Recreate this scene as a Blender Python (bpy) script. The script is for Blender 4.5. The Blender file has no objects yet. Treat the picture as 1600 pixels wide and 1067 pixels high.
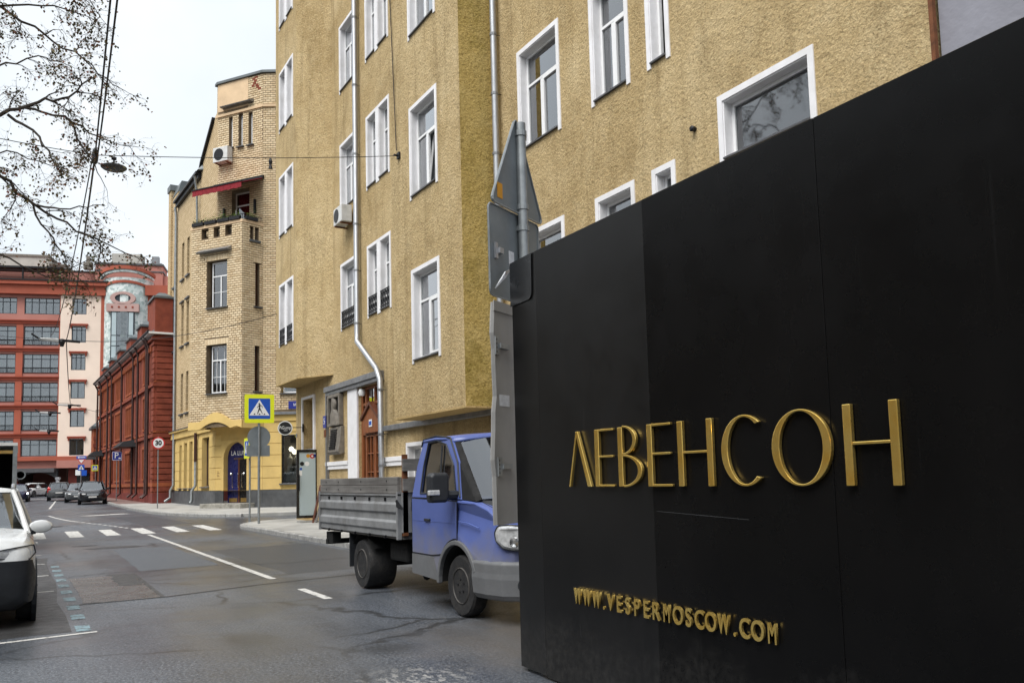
import bpy, bmesh, math, random
from mathutils import Vector, Matrix
random.seed(7)
SC = bpy.context.scene
COL = SC.collection
R_ = math.radians

# ------------------------------------------------------------ camera
cd = bpy.data.cameras.new("Camera")
CAM = bpy.data.objects.new("Camera", cd)
COL.objects.link(CAM)
cd.sensor_width = 36.0
cd.lens = 29.25
cd.shift_y = 0.0578
cd.clip_start = 0.05
cd.clip_end = 5000
rt, up, fw = (.86124982, -.50753885, -.02555503), (-.02367318, -.09030237, .995633), (.50763011, .85688377, .08978796)
CAM.matrix_world = Matrix(((rt[0], up[0], -fw[0], 0), (rt[1], up[1], -fw[1], 0), (rt[2], up[2], -fw[2], 1.6), (0, 0, 0, 1)))
SC.camera = CAM
cy = SC.cycles
cy.max_bounces = 6; cy.diffuse_bounces = 3; cy.glossy_bounces = 3; cy.transmission_bounces = 3; cy.transparent_max_bounces = 6
cy.caustics_reflective = False; cy.caustics_refractive = False

# ------------------------------------------------------------ overcast sky
W = bpy.data.worlds.new("World")
SC.world = W
W.use_nodes = True
wn, wl = W.node_tree.nodes, W.node_tree.links
bg = wn['Background']
sky = wn.new('ShaderNodeTexSky')
sky.sky_type = 'NISHITA'
sky.sun_disc = False
sky.sun_elevation = R_(57)
sky.sun_rotation = R_(-117)
hs = wn.new('ShaderNodeHueSaturation')
hs.inputs['Saturation'].default_value = .25
wl.new(sky.outputs[0], hs.inputs['Color'])
tc = wn.new('ShaderNodeTexCoord')
nz = wn.new('ShaderNodeTexNoise')
nz.inputs['Scale'].default_value = 3.0
nz.inputs['Detail'].default_value = 5
wl.new(tc.outputs['Generated'], nz.inputs['Vector'])
cr = wn.new('ShaderNodeValToRGB')
cr.color_ramp.elements[0].position = .3
cr.color_ramp.elements[0].color = (5.7, 6.3, 6.8, 1)
cr.color_ramp.elements[1].position = .7
cr.color_ramp.elements[1].color = (7.5, 7.8, 8.05, 1)
wl.new(nz.outputs['Fac'], cr.inputs[0])
mx = wn.new('ShaderNodeMix')
mx.data_type = 'RGBA'
mx.inputs['Factor'].default_value = .9
wl.new(hs.outputs[0], mx.inputs['A'])
wl.new(cr.outputs[0], mx.inputs['B'])
wl.new(mx.outputs['Result'], bg.inputs['Color'])
bg.inputs['Strength'].default_value = .058

sd = bpy.data.lights.new("Sun", 'SUN')
sd.energy = 1.5
sd.angle = R_(40)
sd.color = (1, .98, .95)
SUN = bpy.data.objects.new("Sun", sd)
COL.objects.link(SUN)
SUN.rotation_euler = Vector((-.49, -.25, .835)).to_track_quat('Z', 'Y').to_euler()
SUN.location = (-20, 10, 30)

vs = SC.view_settings
vs.view_transform = 'Standard'
vs.look = 'None'
vs.exposure = 1.4
vs.gamma = 1

# ------------------------------------------------------------ helpers
ORG = {}

def V(*a):
    return Vector(a)

def props(o, label=None, cat=None, group=None, kind=None):
    if label: o['label'] = label
    if cat: o['category'] = cat
    if group: o['group'] = group
    if kind: o['kind'] = kind
    return o

def thing(name, label, cat, loc=(0, 0, 0), group=None, kind=None):
    o = bpy.data.objects.new(name, None)
    o.empty_display_size = .2
    COL.objects.link(o)
    o.location = loc
    ORG[o] = Vector(loc)
    return props(o, label, cat, group, kind)

def gz(y):
    return 0 if y < 30 else .009 * (min(y, 170) - 30)

class Fr:
    """facade frame: s along, o outward, z up"""
    def __init__(s, P, d):
        s.P = Vector((P[0], P[1], 0)); s.d = Vector((d[0], d[1], 0)).normalized()
        s.n = Vector((s.d.y, -s.d.x, 0))
    def __call__(s, a, o, z):
        q = s.P + s.d * a + s.n * o
        return Vector((q.x, q.y, z))

class MB:
    def __init__(s):
        s.v = []; s.f = []; s.m = []; s.mi = 0
    def poly(s, pts):
        b = len(s.v)
        s.v += [Vector(p) for p in pts]
        s.f.append(tuple(range(b, b + len(pts)))); s.m.append(s.mi)
        return s
    def hexa(s, p):
        b = len(s.v); s.v += [Vector(q) for q in p]
        for f in ((0, 3, 2, 1), (4, 5, 6, 7), (0, 1, 5, 4), (1, 2, 6, 5), (2, 3, 7, 6), (3, 0, 4, 7)):
            s.f.append(tuple(b + i for i in f)); s.m.append(s.mi)
        return s
    def box(s, x0, x1, y0, y1, z0, z1):
        return s.hexa([(x0, y0, z0), (x1, y0, z0), (x1, y1, z0), (x0, y1, z0), (x0, y0, z1), (x1, y0, z1), (x1, y1, z1), (x0, y1, z1)])
    def fbox(s, fr, a0, a1, o0, o1, z0, z1):
        return s.hexa([fr(a0, o0, z0), fr(a1, o0, z0), fr(a1, o1, z0), fr(a0, o1, z0), fr(a0, o0, z1), fr(a1, o0, z1), fr(a1, o1, z1), fr(a0, o1, z1)])
    def prism(s, pts, d):
        """polygon pts (3d) extruded by vector d"""
        d = Vector(d); n = len(pts); b = len(s.v)
        s.v += [Vector(p) for p in pts] + [Vector(p) + d for p in pts]
        s.f.append(tuple(range(b + n - 1, b - 1, -1))); s.f.append(tuple(range(b + n, b + 2 * n)))
        for i in range(n):
            j = (i + 1) % n
            s.f.append((b + i, b + j, b + n + j, b + n + i))
        s.m += [s.mi] * (n + 2)
        return s
    def fprism(s, fr, pts, o0, o1):
        return s.prism([fr(a, o0, z) for a, z in pts], fr.n * (o1 - o0))
    def loft(s, rings, closed=True, caps=True):
        n = len(rings[0]); b = len(s.v)
        for r in rings: s.v += [Vector(p) for p in r]
        for k in range(len(rings) - 1):
            for i in range(n if closed else n - 1):
                j = (i + 1) % n
                s.f.append((b + k * n + i, b + k * n + j, b + (k + 1) * n + j, b + (k + 1) * n + i)); s.m.append(s.mi)
        if caps and closed:
            s.f.append(tuple(b + i for i in range(n - 1, -1, -1))); s.m.append(s.mi)
            e = b + (len(rings) - 1) * n
            s.f.append(tuple(e + i for i in range(n))); s.m.append(s.mi)
        return s
    def tube(s, path, r, n=8, caps=True):
        path = [Vector(p) for p in path]
        rr = r if isinstance(r, (list, tuple)) else [r] * len(path)
        rings = []; ref = None
        for i, p in enumerate(path):
            t = (path[min(i + 1, len(path) - 1)] - path[max(i - 1, 0)])
            if t.length < 1e-9: t = Vector((0, 0, 1))
            t.normalize()
            if ref is None:
                ref = t.orthogonal().normalized()
            ref = (ref - t * ref.dot(t))
            if ref.length < 1e-6: ref = t.orthogonal()
            ref.normalize()
            u = t.cross(ref)
            rings.append([p + (ref * math.cos(2 * math.pi * k / n) + u * math.sin(2 * math.pi * k / n)) * rr[i] for k in range(n)])
        return s.loft(rings, True, caps)
    def lathe(s, c, axis, prof, n=24):
        """prof: list of (distance along axis, radius)"""
        c = Vector(c); a = Vector(axis).normalized(); u = a.orthogonal().normalized(); w = a.cross(u)
        return s.loft([[c + a * d + (u * math.cos(2 * math.pi * k / n) + w * math.sin(2 * math.pi * k / n)) * r for k in range(n)] for d, r in prof], True, True)
    def build(s, name, mat, parent=None, smooth=False, bevel=0, seg=2, normals=True, loc=None):
        me = bpy.data.meshes.new(name)
        if parent is not None:
            o3 = ORG[parent]
        else:
            o3 = Vector(loc) if loc is not None else Vector((0, 0, 0))
        me.from_pydata([tuple(p - o3) for p in s.v], [], s.f)
        mats = mat if isinstance(mat, (list, tuple)) else [mat]
        for m in mats: me.materials.append(m)
        if len(mats) > 1:
            me.polygons.foreach_set('material_index', s.m)
        if normals:
            bm = bmesh.new(); bm.from_mesh(me)
            bmesh.ops.remove_doubles(bm, verts=bm.verts, dist=1e-5)
            bmesh.ops.recalc_face_normals(bm, faces=bm.faces)
            bm.to_mesh(me); bm.free()
        if smooth:
            me.polygons.foreach_set('use_smooth', [True] * len(me.polygons))
            try: me.set_sharp_from_angle(angle=R_(38))
            except Exception: pass
        o = bpy.data.objects.new(name, me)
        COL.objects.link(o)
        ORG[o] = o3.copy()
        if parent is not None:
            o.parent = parent
        else:
            o.location = o3
        if bevel:
            b = o.modifiers.new('bevel', 'BEVEL'); b.width = bevel; b.segments = seg; b.limit_method = 'ANGLE'; b.angle_limit = R_(35)
            b.harden_normals = False
        return o

def arc(c0, c1, r, a0, a1, n):
    return [(c0 + r * math.cos(R_(a0 + (a1 - a0) * i / n)), c1 + r * math.sin(R_(a0 + (a1 - a0) * i / n))) for i in range(n + 1)]

def wall(mb, fr, s0, s1, z0, z1, holes=(), o=0.0, depth=.3, reveal=True):
    S = sorted({s0, s1, *[q for h in holes for q in h[:2] if s0 < q < s1]})
    Z = sorted({z0, z1, *[q for h in holes for q in h[2:] if z0 < q < z1]})
    for i in range(len(S) - 1):
        for j in range(len(Z) - 1):
            cs, cz = (S[i] + S[i + 1]) / 2, (Z[j] + Z[j + 1]) / 2
            if any(h[0] < cs < h[1] and h[2] < cz < h[3] for h in holes): continue
            mb.poly([fr(S[i], o, Z[j]), fr(S[i + 1], o, Z[j]), fr(S[i + 1], o, Z[j + 1]), fr(S[i], o, Z[j + 1])])
    if reveal:
        for a, b, c, d in holes:
            for p, q in (((a, c), (b, c)), ((b, c), (b, d)), ((b, d), (a, d)), ((a, d), (a, c))):
                mb.poly([fr(p[0], o, p[1]), fr(q[0], o, q[1]), fr(q[0], o - depth, q[1]), fr(p[0], o - depth, p[1])])

def ring(mb, fr, a0, a1, z0, z1, w, o0, o1, bottom=True):
    mb.fbox(fr, a0, a0 + w, o0, o1, z0, z1)
    mb.fbox(fr, a1 - w, a1, o0, o1, z0, z1)
    mb.fbox(fr, a0 + w, a1 - w, o0, o1, z1 - w, z1)
    if bottom: mb.fbox(fr, a0 + w, a1 - w, o0, o1, z0, z0 + w)

FONT = None
def text_mesh(body, size, ext, bevel=0.0, sx=1.0, align='CENTER', off=0.0):
    c = bpy.data.curves.new('text', 'FONT')
    c.body = body; c.size = size; c.extrude = ext; c.bevel_depth = bevel; c.offset = off; c.resolution_u = 6
    c.align_x = align; c.align_y = 'CENTER'
    o = bpy.data.objects.new('text', c)
    COL.objects.link(o)
    bpy.context.view_layer.update()
    me = bpy.data.meshes.new_from_object(o.evaluated_get(bpy.context.evaluated_depsgraph_get()))
    bpy.data.objects.remove(o)
    bpy.data.curves.remove(c)
    for v in me.vertices: v.co.x *= sx
    return me

def put_text(body, size, ext, mat, parent, pos, right, upv, sx=1.0, name='lettering', bevel=0, off=0.0):
    me = text_mesh(body, size, ext, bevel, sx, off=off)
    me.materials.clear(); me.materials.append(mat)
    r = Vector(right).normalized(); u = Vector(upv).normalized(); n = r.cross(u)
    p = Vector(pos) - ORG[parent]
    me.transform(Matrix(((r.x, u.x, n.x, p.x), (r.y, u.y, n.y, p.y), (r.z, u.z, n.z, p.z), (0, 0, 0, 1))))
    o = bpy.data.objects.new(name, me)
    COL.objects.link(o); o.parent = parent; ORG[o] = ORG[parent].copy()
    return o

# ------------------------------------------------------------ materials
MT = {}
def srgb(r, g, b):
    f = lambda c: ((c / 255 + .055) / 1.055) ** 2.4 if c > 10 else c / 255 / 12.92
    return (f(r), f(g), f(b))

class NT:
    def __init__(s, name):
        s.m = bpy.data.materials.new(name); s.m.use_nodes = True
        s.t = s.m.node_tree; s.n = s.t.nodes; s.l = s.t.links
        s.b = s.n['Principled BSDF']; s.out = s.n['Material Output']
        s.tc = s.n.new('ShaderNodeTexCoord')
    def geo(s):
        return s.n.new('ShaderNodeNewGeometry').outputs['Position']
    def noise(s, scale, detail=4, rough=.55, vec=None, stretch=None, dist=0):
        v = vec or s.tc.outputs['Object']
        if stretch:
            mp = s.n.new('ShaderNodeMapping'); mp.inputs['Scale'].default_value = stretch
            s.l.new(v, mp.inputs['Vector']); v = mp.outputs[0]
        t = s.n.new('ShaderNodeTexNoise')
        t.inputs['Scale'].default_value = scale; t.inputs['Detail'].default_value = detail; t.inputs['Roughness'].default_value = rough
        t.inputs['Distortion'].default_value = dist
        s.l.new(v, t.inputs['Vector'])
        return t.outputs['Fac']
    def ramp(s, fac, stops):
        r = s.n.new('ShaderNodeValToRGB'); e = r.color_ramp.elements
        while len(e) < len(stops): e.new(.5)
        for i, (p, c) in enumerate(stops):
            e[i].position = p; e[i].color = (*c, 1) if isinstance(c, (tuple, list)) else (c, c, c, 1)
        s.l.new(fac, r.inputs[0])
        return r.outputs[0]
    def mix(s, fac, a, b, mode='MIX'):
        m = s.n.new('ShaderNodeMix'); m.data_type = 'RGBA'; m.blend_type = mode
        for k, x in (('Factor', fac), ('A', a), ('B', b)):
            if isinstance(x, (int, float)): m.inputs[k].default_value = x if k == 'Factor' else (x, x, x, 1)
            elif isinstance(x, tuple): m.inputs[k].default_value = (*x, 1)
            else: s.l.new(x, m.inputs[k])
        return m.outputs['Result']
    def math(s, op, a, b=0.0):
        m = s.n.new('ShaderNodeMath'); m.operation = op
        for i, x in enumerate((a, b)):
            if isinstance(x, (int, float)): m.inputs[i].default_value = x
            else: s.l.new(x, m.inputs[i])
        return m.outputs[0]
    def sep(s, vec):
        q = s.n.new('ShaderNodeSeparateXYZ'); s.l.new(vec, q.inputs[0]); return q.outputs
    def set(s, k, x):
        if isinstance(x, (int, float)): s.b.inputs[k].default_value = x
        elif isinstance(x, tuple): s.b.inputs[k].default_value = (*x, 1)
        else: s.l.new(x, s.b.inputs[k])
        return s
    def bump(s, h, dist=.01, strength=1.0, prev=None):
        b = s.n.new('ShaderNodeBump'); b.inputs['Distance'].default_value = dist; b.inputs['Strength'].default_value = strength
        s.l.new(h, b.inputs['Height'])
        if prev is not None: s.l.new(prev, b.inputs['Normal'])
        s.l.new(b.outputs[0], s.b.inputs['Normal'])
        return b.outputs[0]

def mat(name, col, rough=.6, metal=0.0, var=.18, vs=4.0, bump=0.0, bs=60.0, spec=.4, coat=0.0, dirt=None, stretch=None):
    if name in MT: return MT[name]
    k = NT(name)
    n1 = k.noise(vs, 5, .6, stretch=stretch)
    lo = tuple(c * (1 - var) for c in col); hi = tuple(min(1, c * (1 + var)) for c in col)
    c = k.ramp(n1, [(.3, lo), (.7, hi)])
    if dirt:
        d = k.ramp(k.noise(vs * .45, 6, .65), [(.48, 0.0), (.72, 1.0)])
        c = k.mix(k.math('MULTIPLY', d, dirt[1]), c, dirt[0])
    k.set('Base Color', c).set('Metallic', metal).set('Specular IOR Level', spec)
    k.set('Roughness', k.ramp(k.noise(vs * 2.3, 4), [(.3, max(0, rough - .08)), (.7, min(1, rough + .08))]))
    if coat: k.set('Coat Weight', coat).set('Coat Roughness', .08)
    if bump: k.bump(k.noise(bs, 4, .6), bump)
    MT[name] = k.m
    return k.m

def build_mats():
    # ochre roughcast
    def stucco(name, base, dark, light, extra=None, scale=1.0, amp=.05):
        k = NT(name)
        big = k.noise(.45, 4, .65); mid = k.noise(2.6, 4, .65); fine = k.noise(22, 3, .75)
        c = k.ramp(big, [(.28, dark), (.5, base), (.74, light)])
        c = k.mix(.45, c, k.ramp(mid, [(.25, dark), (.5, base), (.75, light)]))
        pv = k.n.new('ShaderNodeTexVoronoi'); pv.inputs['Scale'].default_value = .33; k.l.new(k.tc.outputs['Object'], pv.inputs['Vector'])
        c = k.mix(.16, c, k.ramp(k.sep(pv.outputs['Color'])['X'], [(.1, dark), (.9, light)]))
        streak = k.ramp(k.noise(1.3, 4, .7, stretch=(1.8, 1.8, .10)), [(.52, 0.0), (.72, 1.0)])
        c = k.mix(k.math('MULTIPLY', streak, .6), c, tuple(q * .66 for q in dark))
        bl = k.ramp(k.noise(.8, 5, .72, dist=.6, stretch=(1, 1, .55)), [(.53, 0.0), (.70, 1.0)])
        c = k.mix(k.math('MULTIPLY', bl, .5), c, tuple(q * .72 for q in dark))
        if extra:
            ex = k.ramp(k.noise(.5, 6, .68, dist=.4), [(extra[1], 0.0), (extra[1] + .16, 1.0)])
            c = k.mix(k.math('MULTIPLY', ex, extra[2]), c, extra[0])
        c = k.mix(k.ramp(fine, [(.33, .8), (.45, 0.0)]), c, tuple(q * .42 for q in base))
        c = k.mix(k.ramp(fine, [(.55, 0.0), (.7, .4)]), c, tuple(min(.8, q * 1.35) for q in light))
        k.set('Base Color', c).set('Roughness', .93).set('Specular IOR Level', .15)
        v = k.n.new('ShaderNodeTexVoronoi'); v.inputs['Scale'].default_value = 11 * scale
        mp = k.n.new('ShaderNodeMix'); mp.data_type = 'VECTOR'
        ns = k.n.new('ShaderNodeTexNoise'); ns.inputs['Scale'].default_value = 7 * scale; ns.inputs['Detail'].default_value = 3
        k.l.new(k.tc.outputs['Object'], ns.inputs['Vector'])
        mp.inputs['Factor'].default_value = .16
        k.l.new(k.tc.outputs['Object'], mp.inputs['A']); k.l.new(ns.outputs['Color'], mp.inputs['B'])
        k.l.new(mp.outputs['Result'], v.inputs['Vector'])
        h = k.math('ADD', k.math('MULTIPLY', v.outputs['Distance'], .45), k.math('MULTIPLY', k.noise(19 * scale, 4, .75), 1.4))
        h = k.math('ADD', h, k.math('MULTIPLY', k.noise(6 * scale, 2, .6), .5))
        k.bump(h, amp * .8, .9)
        MT[name] = k.m
    stucco('stucco', (.52, .382, .195), (.35, .24, .105), (.67, .53, .315))
    stucco('stucco_stained', (.50, .36, .12), (.36, .25, .065), (.57, .44, .19), extra=((.17, .13, .012), .50, .85))
    stucco('stucco_smooth', (.46, .33, .15), (.36, .25, .105), (.55, .41, .21), scale=1.6, amp=.012)
    # wet asphalt
    k = NT('asphalt'); P = k.geo()
    big = k.noise(.22, 5, .6, vec=P); mid = k.noise(1.3, 6, .65, vec=P); gr = k.noise(40, 2, .8, vec=P); gr2 = k.noise(30, 2, .8, vec=P)
    c = k.ramp(mid, [(.3, (.052, .063, .080)), (.55, (.076, .090, .112)), (.75, (.10, .114, .136))])
    c = k.mix(k.ramp(gr, [(.50, 0.0), (.62, .9)]), c, (.30, .31, .33))
    c = k.mix(k.ramp(gr2, [(.38, .95), (.48, 0.0)]), c, (.012, .012, .014))
    wet = k.ramp(big, [(.42, 1.0), (.62, 0.0)])
    wl_ = k.n.new('ShaderNodeMix'); 
    c = k.mix(k.math('MULTIPLY', wet, .6), c, (.032, .036, .043))
    X = k.sep(P)
    wob = k.noise(1.6, 4, .7, vec=P)
    def spot(cx, cy, rx, ry, soft=.5, amp=1.2):
        dx = k.math('MULTIPLY', k.math('SUBTRACT', X['X'], cx), 1 / rx); dy = k.math('MULTIPLY', k.math('SUBTRACT', X['Y'], cy), 1 / ry)
        r = k.math('SQRT', k.math('ADD', k.math('MULTIPLY', dx, dx), k.math('MULTIPLY', dy, dy)))
        r = k.math('ADD', r, k.math('MULTIPLY', k.math('SUBTRACT', wob, .5), amp))
        return k.ramp(r, [(max(0, 1 - soft), 1.0), (1.0, 0.0)])
    c = k.mix(k.math('MULTIPLY', spot(4.2, 7.2, 1.2, 1.7, .6), .5), c, (.14, .12, .10))          # grit by the kerb
    fl = k.ramp(k.noise(9, 5, .75, vec=P, stretch=(1.6, .7, 1)), [(.50, 0.0), (.58, 1.0)])
    c = k.mix(k.math('MULTIPLY', k.math('MULTIPLY', spot(2.75, 6.3, .62, .62, .7, .9), fl), .8), c, (.42, .41, .39))   # lime spill
    for cx, cy, rx, ry in ((2.05, 8.9, .35, .5), (3.1, 7.6, .4, .35), (1.5, 19.5, .6, 1.4), (2.6, 11.2, .25, .5), (4.6, 24, .8, 1.5)):
        c = k.mix(k.math('MULTIPLY', spot(cx, cy, rx, ry, .7), .55), c, (.028, .029, .031))         # oil and damp
    tr = k.ramp(k.noise(.9, 3, .6, vec=P, stretch=(2.2, .08, 1)), [(.42, 0.0), (.62, 1.0)])
    c = k.mix(k.math('MULTIPLY', tr, .30), c, (.12, .127, .138))
    cv = k.n.new('ShaderNodeTexVoronoi'); cv.feature = 'DISTANCE_TO_EDGE'; cv.inputs['Scale'].default_value = .42
    dv = k.n.new('ShaderNodeMix'); dv.data_type = 'VECTOR'; dv.inputs['Factor'].default_value = .25
    nv = k.n.new('ShaderNodeTexNoise'); nv.inputs['Scale'].default_value = 2.5; nv.inputs['Detail'].default_value = 4; k.l.new(P, nv.inputs['Vector'])
    k.l.new(P, dv.inputs['A']); k.l.new(nv.outputs['Color'], dv.inputs['B']); k.l.new(dv.outputs['Result'], cv.inputs['Vector'])
    crk = k.math('MULTIPLY', k.ramp(cv.outputs['Distance'], [(.004, 1.0), (.014, 0.0)]), k.ramp(k.noise(.35, 3, .6, vec=P), [(.42, 0.0), (.55, .8)]))
    c = k.mix(crk, c, (.02, .02, .02))
    k.set('Base Color', c)
    k.set('Roughness', k.mix(wet, .5, .3)).set('Specular IOR Level', .38)
    k.bump(k.math('ADD', k.math('MULTIPLY', gr, .6), k.math('ADD', gr2, k.math('MULTIPLY', mid, 1.2))), .0022, k_wet(k, wet))
    MT['asphalt'] = k.m
    mat('patch_asphalt', (.085, .085, .084), .28, 0, .4, 1.6, .003, 90, .5)
    mat('patch_mid', (.088, .10, .118), .5, 0, .45, 34, .002, 60, .38)
    mat('patch_low', (.052, .058, .068), .42, 0, .5, 30, .002, 60, .4)
    mat('patch_dark', (.035, .035, .036), .45, 0, .4, 3, .006, 60, .5)
    mat('brown_grit', (.115, .10, .085), .6, 0, .35, 2.2, .006, 60, .4)
    mat('water', (.012, .013, .014), .06, 0, .1, 2, 0, 1, .6)
    k = NT('worn_paint'); P = k.geo()
    a = k.ramp(k.noise(9, 6, .7, vec=P), [(.36, (.14, .14, .14)), (.47, (.58, .57, .54))])
    k.set('Base Color', a).set('Roughness', .55); k.bump(k.noise(80, 3, vec=P), .002); MT['worn_paint'] = k.m
    k = NT('blue_paint'); P = k.geo()
    a = k.ramp(k.noise(8, 6, .7, vec=P), [(.40, (.09, .095, .1)), (.52, (.19, .29, .33))])
    k.set('Base Color', a).set('Roughness', .55); MT['blue_paint'] = k.m
    mat('lime_spill', (.42, .41, .38), .7, 0, .3, 6, .003, 40)
    mat('pavement', (.40, .395, .375), .55, 0, .2, 1.1, .003, 70, .4, dirt=((.16, .155, .15), .7))
    mat('pavement_red', (.20, .13, .115), .6, 0, .22, 1.4, .003, 60)
    mat('granite_kerb', (.33, .325, .31), .6, 0, .3, 9, .004, 50, .4, dirt=((.1, .1, .095), .6))
    mat('granite_step', (.3, .285, .25), .6, 0, .3, 7, .004, 40, .4, dirt=((.1, .09, .07), .7))
    mat('earth', (.08, .075, .07), .9, 0, .3, .1)
    mat('white_trim', (.78, .77, .78), .6, 0, .06, 3, .001, 50, .3, dirt=((.5, .48, .44), .35))
    mat('white_frame', (.8, .8, .8), .4, 0, .04, 3)
    mat('sill_metal', (.10, .10, .105), .45, .4, .2, 5)
    mat('grey_metal', (.24, .245, .255), .42, .6, .2, 5, dirt=((.12, .12, .12), .5))
    mat('galvanised', (.40, .41, .43), .42, .75, .15, 6, stretch=(4, 4, .5))
    mat('galv_matt', (.30, .32, .33), .5, .7, .2, 7, dirt=((.18, .19, .19), .6))
    mat('iron', (.02, .02, .022), .5, .5, .2, 8)
    mat('brown_pipe', (.055, .026, .022), .45, .3, .3, 5)
    mat('dark_void', (.012, .012, .013), .9, 0, .2, 3)
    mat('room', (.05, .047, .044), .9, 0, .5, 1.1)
    mat('curtain', (.55, .54, .52), .9, 0, .15, 5, .004, 20)
    mat('curtain_grey', (.26, .27, .28), .9, 0, .2, 4, .004, 20)
    mat('wood_door', (.22, .072, .025), .42, 0, .3, 5, .002, 30, stretch=(6, 6, .6))
    mat('wood_dark', (.10, .032, .016), .45, 0, .3, 5)
    mat('stone_relief', (.17, .15, .125), .65, 0, .3, 6, .006, 25)
    mat('navy', (.012, .016, .10), .3, 0, .2, 3, 0, 1, .5, .3)
    mat('black_gloss', (.012, .012, .013), .25, 0, .2, 3, 0, 1, .5)
    mat('brass', (.42, .27, .09), .4, .8, .15, 6)
    mat('chrome', (.75, .75, .75), .18, 1, .05, 6)
    mat('yellow_plaster', (.64, .455, .17), .8, 0, .1, 1.2, .002, 60, .2, dirt=((.45, .32, .13), .5))
    mat('plinth', (.065, .068, .072), .5, 0, .3, 2, .002, 40, dirt=((.13, .13, .13), .5))
    mat('sign_blue', (.008, .075, .42), .4, 0, .05, 5)
    mat('sign_navy', (.02, .03, .22), .4, 0, .08, 5)
    mat('sign_yellow', (.72, .76, .015), .45, 0, .04, 5)
    mat('sign_white', (.75, .75, .74), .45, 0, .05, 5)
    mat('sign_black', (.01, .01, .01), .45, 0, .05, 5)
    mat('sign_red', (.5, .02, .02), .45, 0, .08, 5)
    mat('sign_back', (.20, .225, .24), .5, .45, .12, 3, dirt=((.13, .14, .15), .5))
    mat('panel_grey', (.30, .295, .285), .55, .2, .1, 2, .001, 6, dirt=((.2, .195, .185), .6))
    mat('orange_sticker', (.55, .25, .02), .6)
    mat('white_sticker', (.55, .56, .58), .5, 0, .15, 30)
    # hoarding
    def hoard(name, spec, r0, r1):
        k = NT(name); P = k.geo()
        sm = k.noise(1.2, 5, .6, vec=P, stretch=(1, 1, .5)); sp = k.noise(140, 2, .5, vec=P)
        c = k.ramp(sm, [(.3, (.003, .003, .0032)), (.7, (.006, .0058, .006))])
        c = k.mix(k.ramp(sp, [(.70, 0.0), (.78, .3)]), c, (.05, .05, .05))
        z = k.sep(P)['Z']
        dust = k.math('MULTIPLY', k.ramp(k.math('ADD', z, k.math('MULTIPLY', k.noise(3, 5, .7, vec=P), .8)), [(.35, 1.0), (.95, 0.0)]), k.ramp(k.noise(18, 5, .7, vec=P), [(.4, .15), (.65, .7)]))
        c = k.mix(dust, c, (.05, .048, .045))
        drip = k.math('MULTIPLY', k.ramp(k.noise(5, 4, .7, vec=P, stretch=(1, 3, .06)), [(.6, 0.0), (.75, .35)]), k.ramp(k.noise(.8, 3, vec=P), [(.45, 0.0), (.6, 1.0)]))
        c = k.mix(drip, c, (.03, .03, .031))
        k.set('Base Color', c).set('Specular IOR Level', spec)
        k.set('Roughness', k.ramp(k.noise(2.2, 5, .65, vec=P), [(.3, r0), (.7, r1)]))
        k.bump(k.noise(1.4, 2, vec=P), .012, .35)
        MT[name] = k.m
    hoard('hoarding_black', .16, .2, .34); hoard('hoarding_satin', .42, .30, .42)
    mat('patch_black', (.016, .017, .019), .32, 0, .2, 3)
    k = NT('gold'); k.set('Base Color', k.ramp(k.noise(9, 4), [(.3, (.95, .60, .13)), (.7, (1.0, .74, .24))])).set('Metallic', .88).set('Roughness', .2)
    MT['gold'] = k.m
    # glass: thin reflective pane
    def glass(name, tint, clear):
        k = NT(name)
        k.n.remove(k.b)
        fr = k.n.new('ShaderNodeFresnel'); fr.inputs['IOR'].default_value = 1.55
        g = k.n.new('ShaderNodeBsdfGlossy'); g.inputs['Roughness'].default_value = .03; g.inputs['Color'].default_value = (.95, .97, 1, 1)
        t = k.n.new('ShaderNodeBsdfTransparent'); t.inputs['Color'].default_value = (*tint, 1)
        ms = k.n.new('ShaderNodeMixShader')
        bp = k.n.new('ShaderNodeBump'); bp.inputs['Distance'].default_value = .004; bp.inputs['Strength'].default_value = .25
        k.l.new(k.noise(1.7, 2), bp.inputs['Height'])
        k.l.new(bp.outputs[0], g.inputs['Normal'])
        f2 = k.math('MULTIPLY', fr.outputs[0], clear)
        f2 = k.math('MINIMUM', f2, 1.0)
        k.l.new(f2, ms.inputs[0]); k.l.new(t.outputs[0], ms.inputs[1]); k.l.new(g.outputs[0], ms.inputs[2])
        k.l.new(ms.outputs[0], k.out.inputs[0])
        MT[name] = k.m
    glass('glass', (.74, .78, .78), 3.6)
    glass('car_glass', (.5, .54, .55), 4.0)
    # bricks
    def brick(name, cols, rough=.75):
        k = NT(name)
        oi = k.n.new('ShaderNodeObjectInfo'); at = k.n.new('ShaderNodeAttribute'); at.attribute_name = 'tone'
        r = k.math('FRACT', k.math('ADD', oi.outputs['Random'], at.outputs['Fac']))
        c = k.ramp(r, [(0, cols[0]), (.35, cols[1]), (.7, cols[2]), (1, cols[3])])
        P = k.geo()
        c = k.mix(.35, c, k.ramp(k.noise(14, 5, .7, vec=P), [(.3, cols[3]), (.7, cols[1])]))
        st = k.ramp(k.noise(.7, 6, .7, vec=P), [(.5, 0.0), (.75, .4)])
        c = k.mix(st, c, tuple(q * .55 for q in cols[3]))
        k.set('Base Color', c).set('Roughness', rough).set('Specular IOR Level', .25)
        k.bump(k.noise(40, 4, vec=P), .003)
        MT[name] = k.m
    brick('brick_buff', [(.70, .55, .36), (.78, .64, .43), (.65, .50, .31), (.52, .38, .22)])
    mat('mortar', (.19, .14, .088), .9, 0, .3, 4, .004, 60)
    k = NT('brick_far')   # small buff bricks on the receding street wall
    br = k.n.new('ShaderNodeTexBrick'); br.inputs['Scale'].default_value = 1
    br.inputs['Brick Width'].default_value = .28; br.inputs['Row Height'].default_value = .13; br.inputs['Mortar Size'].default_value = .014
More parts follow.
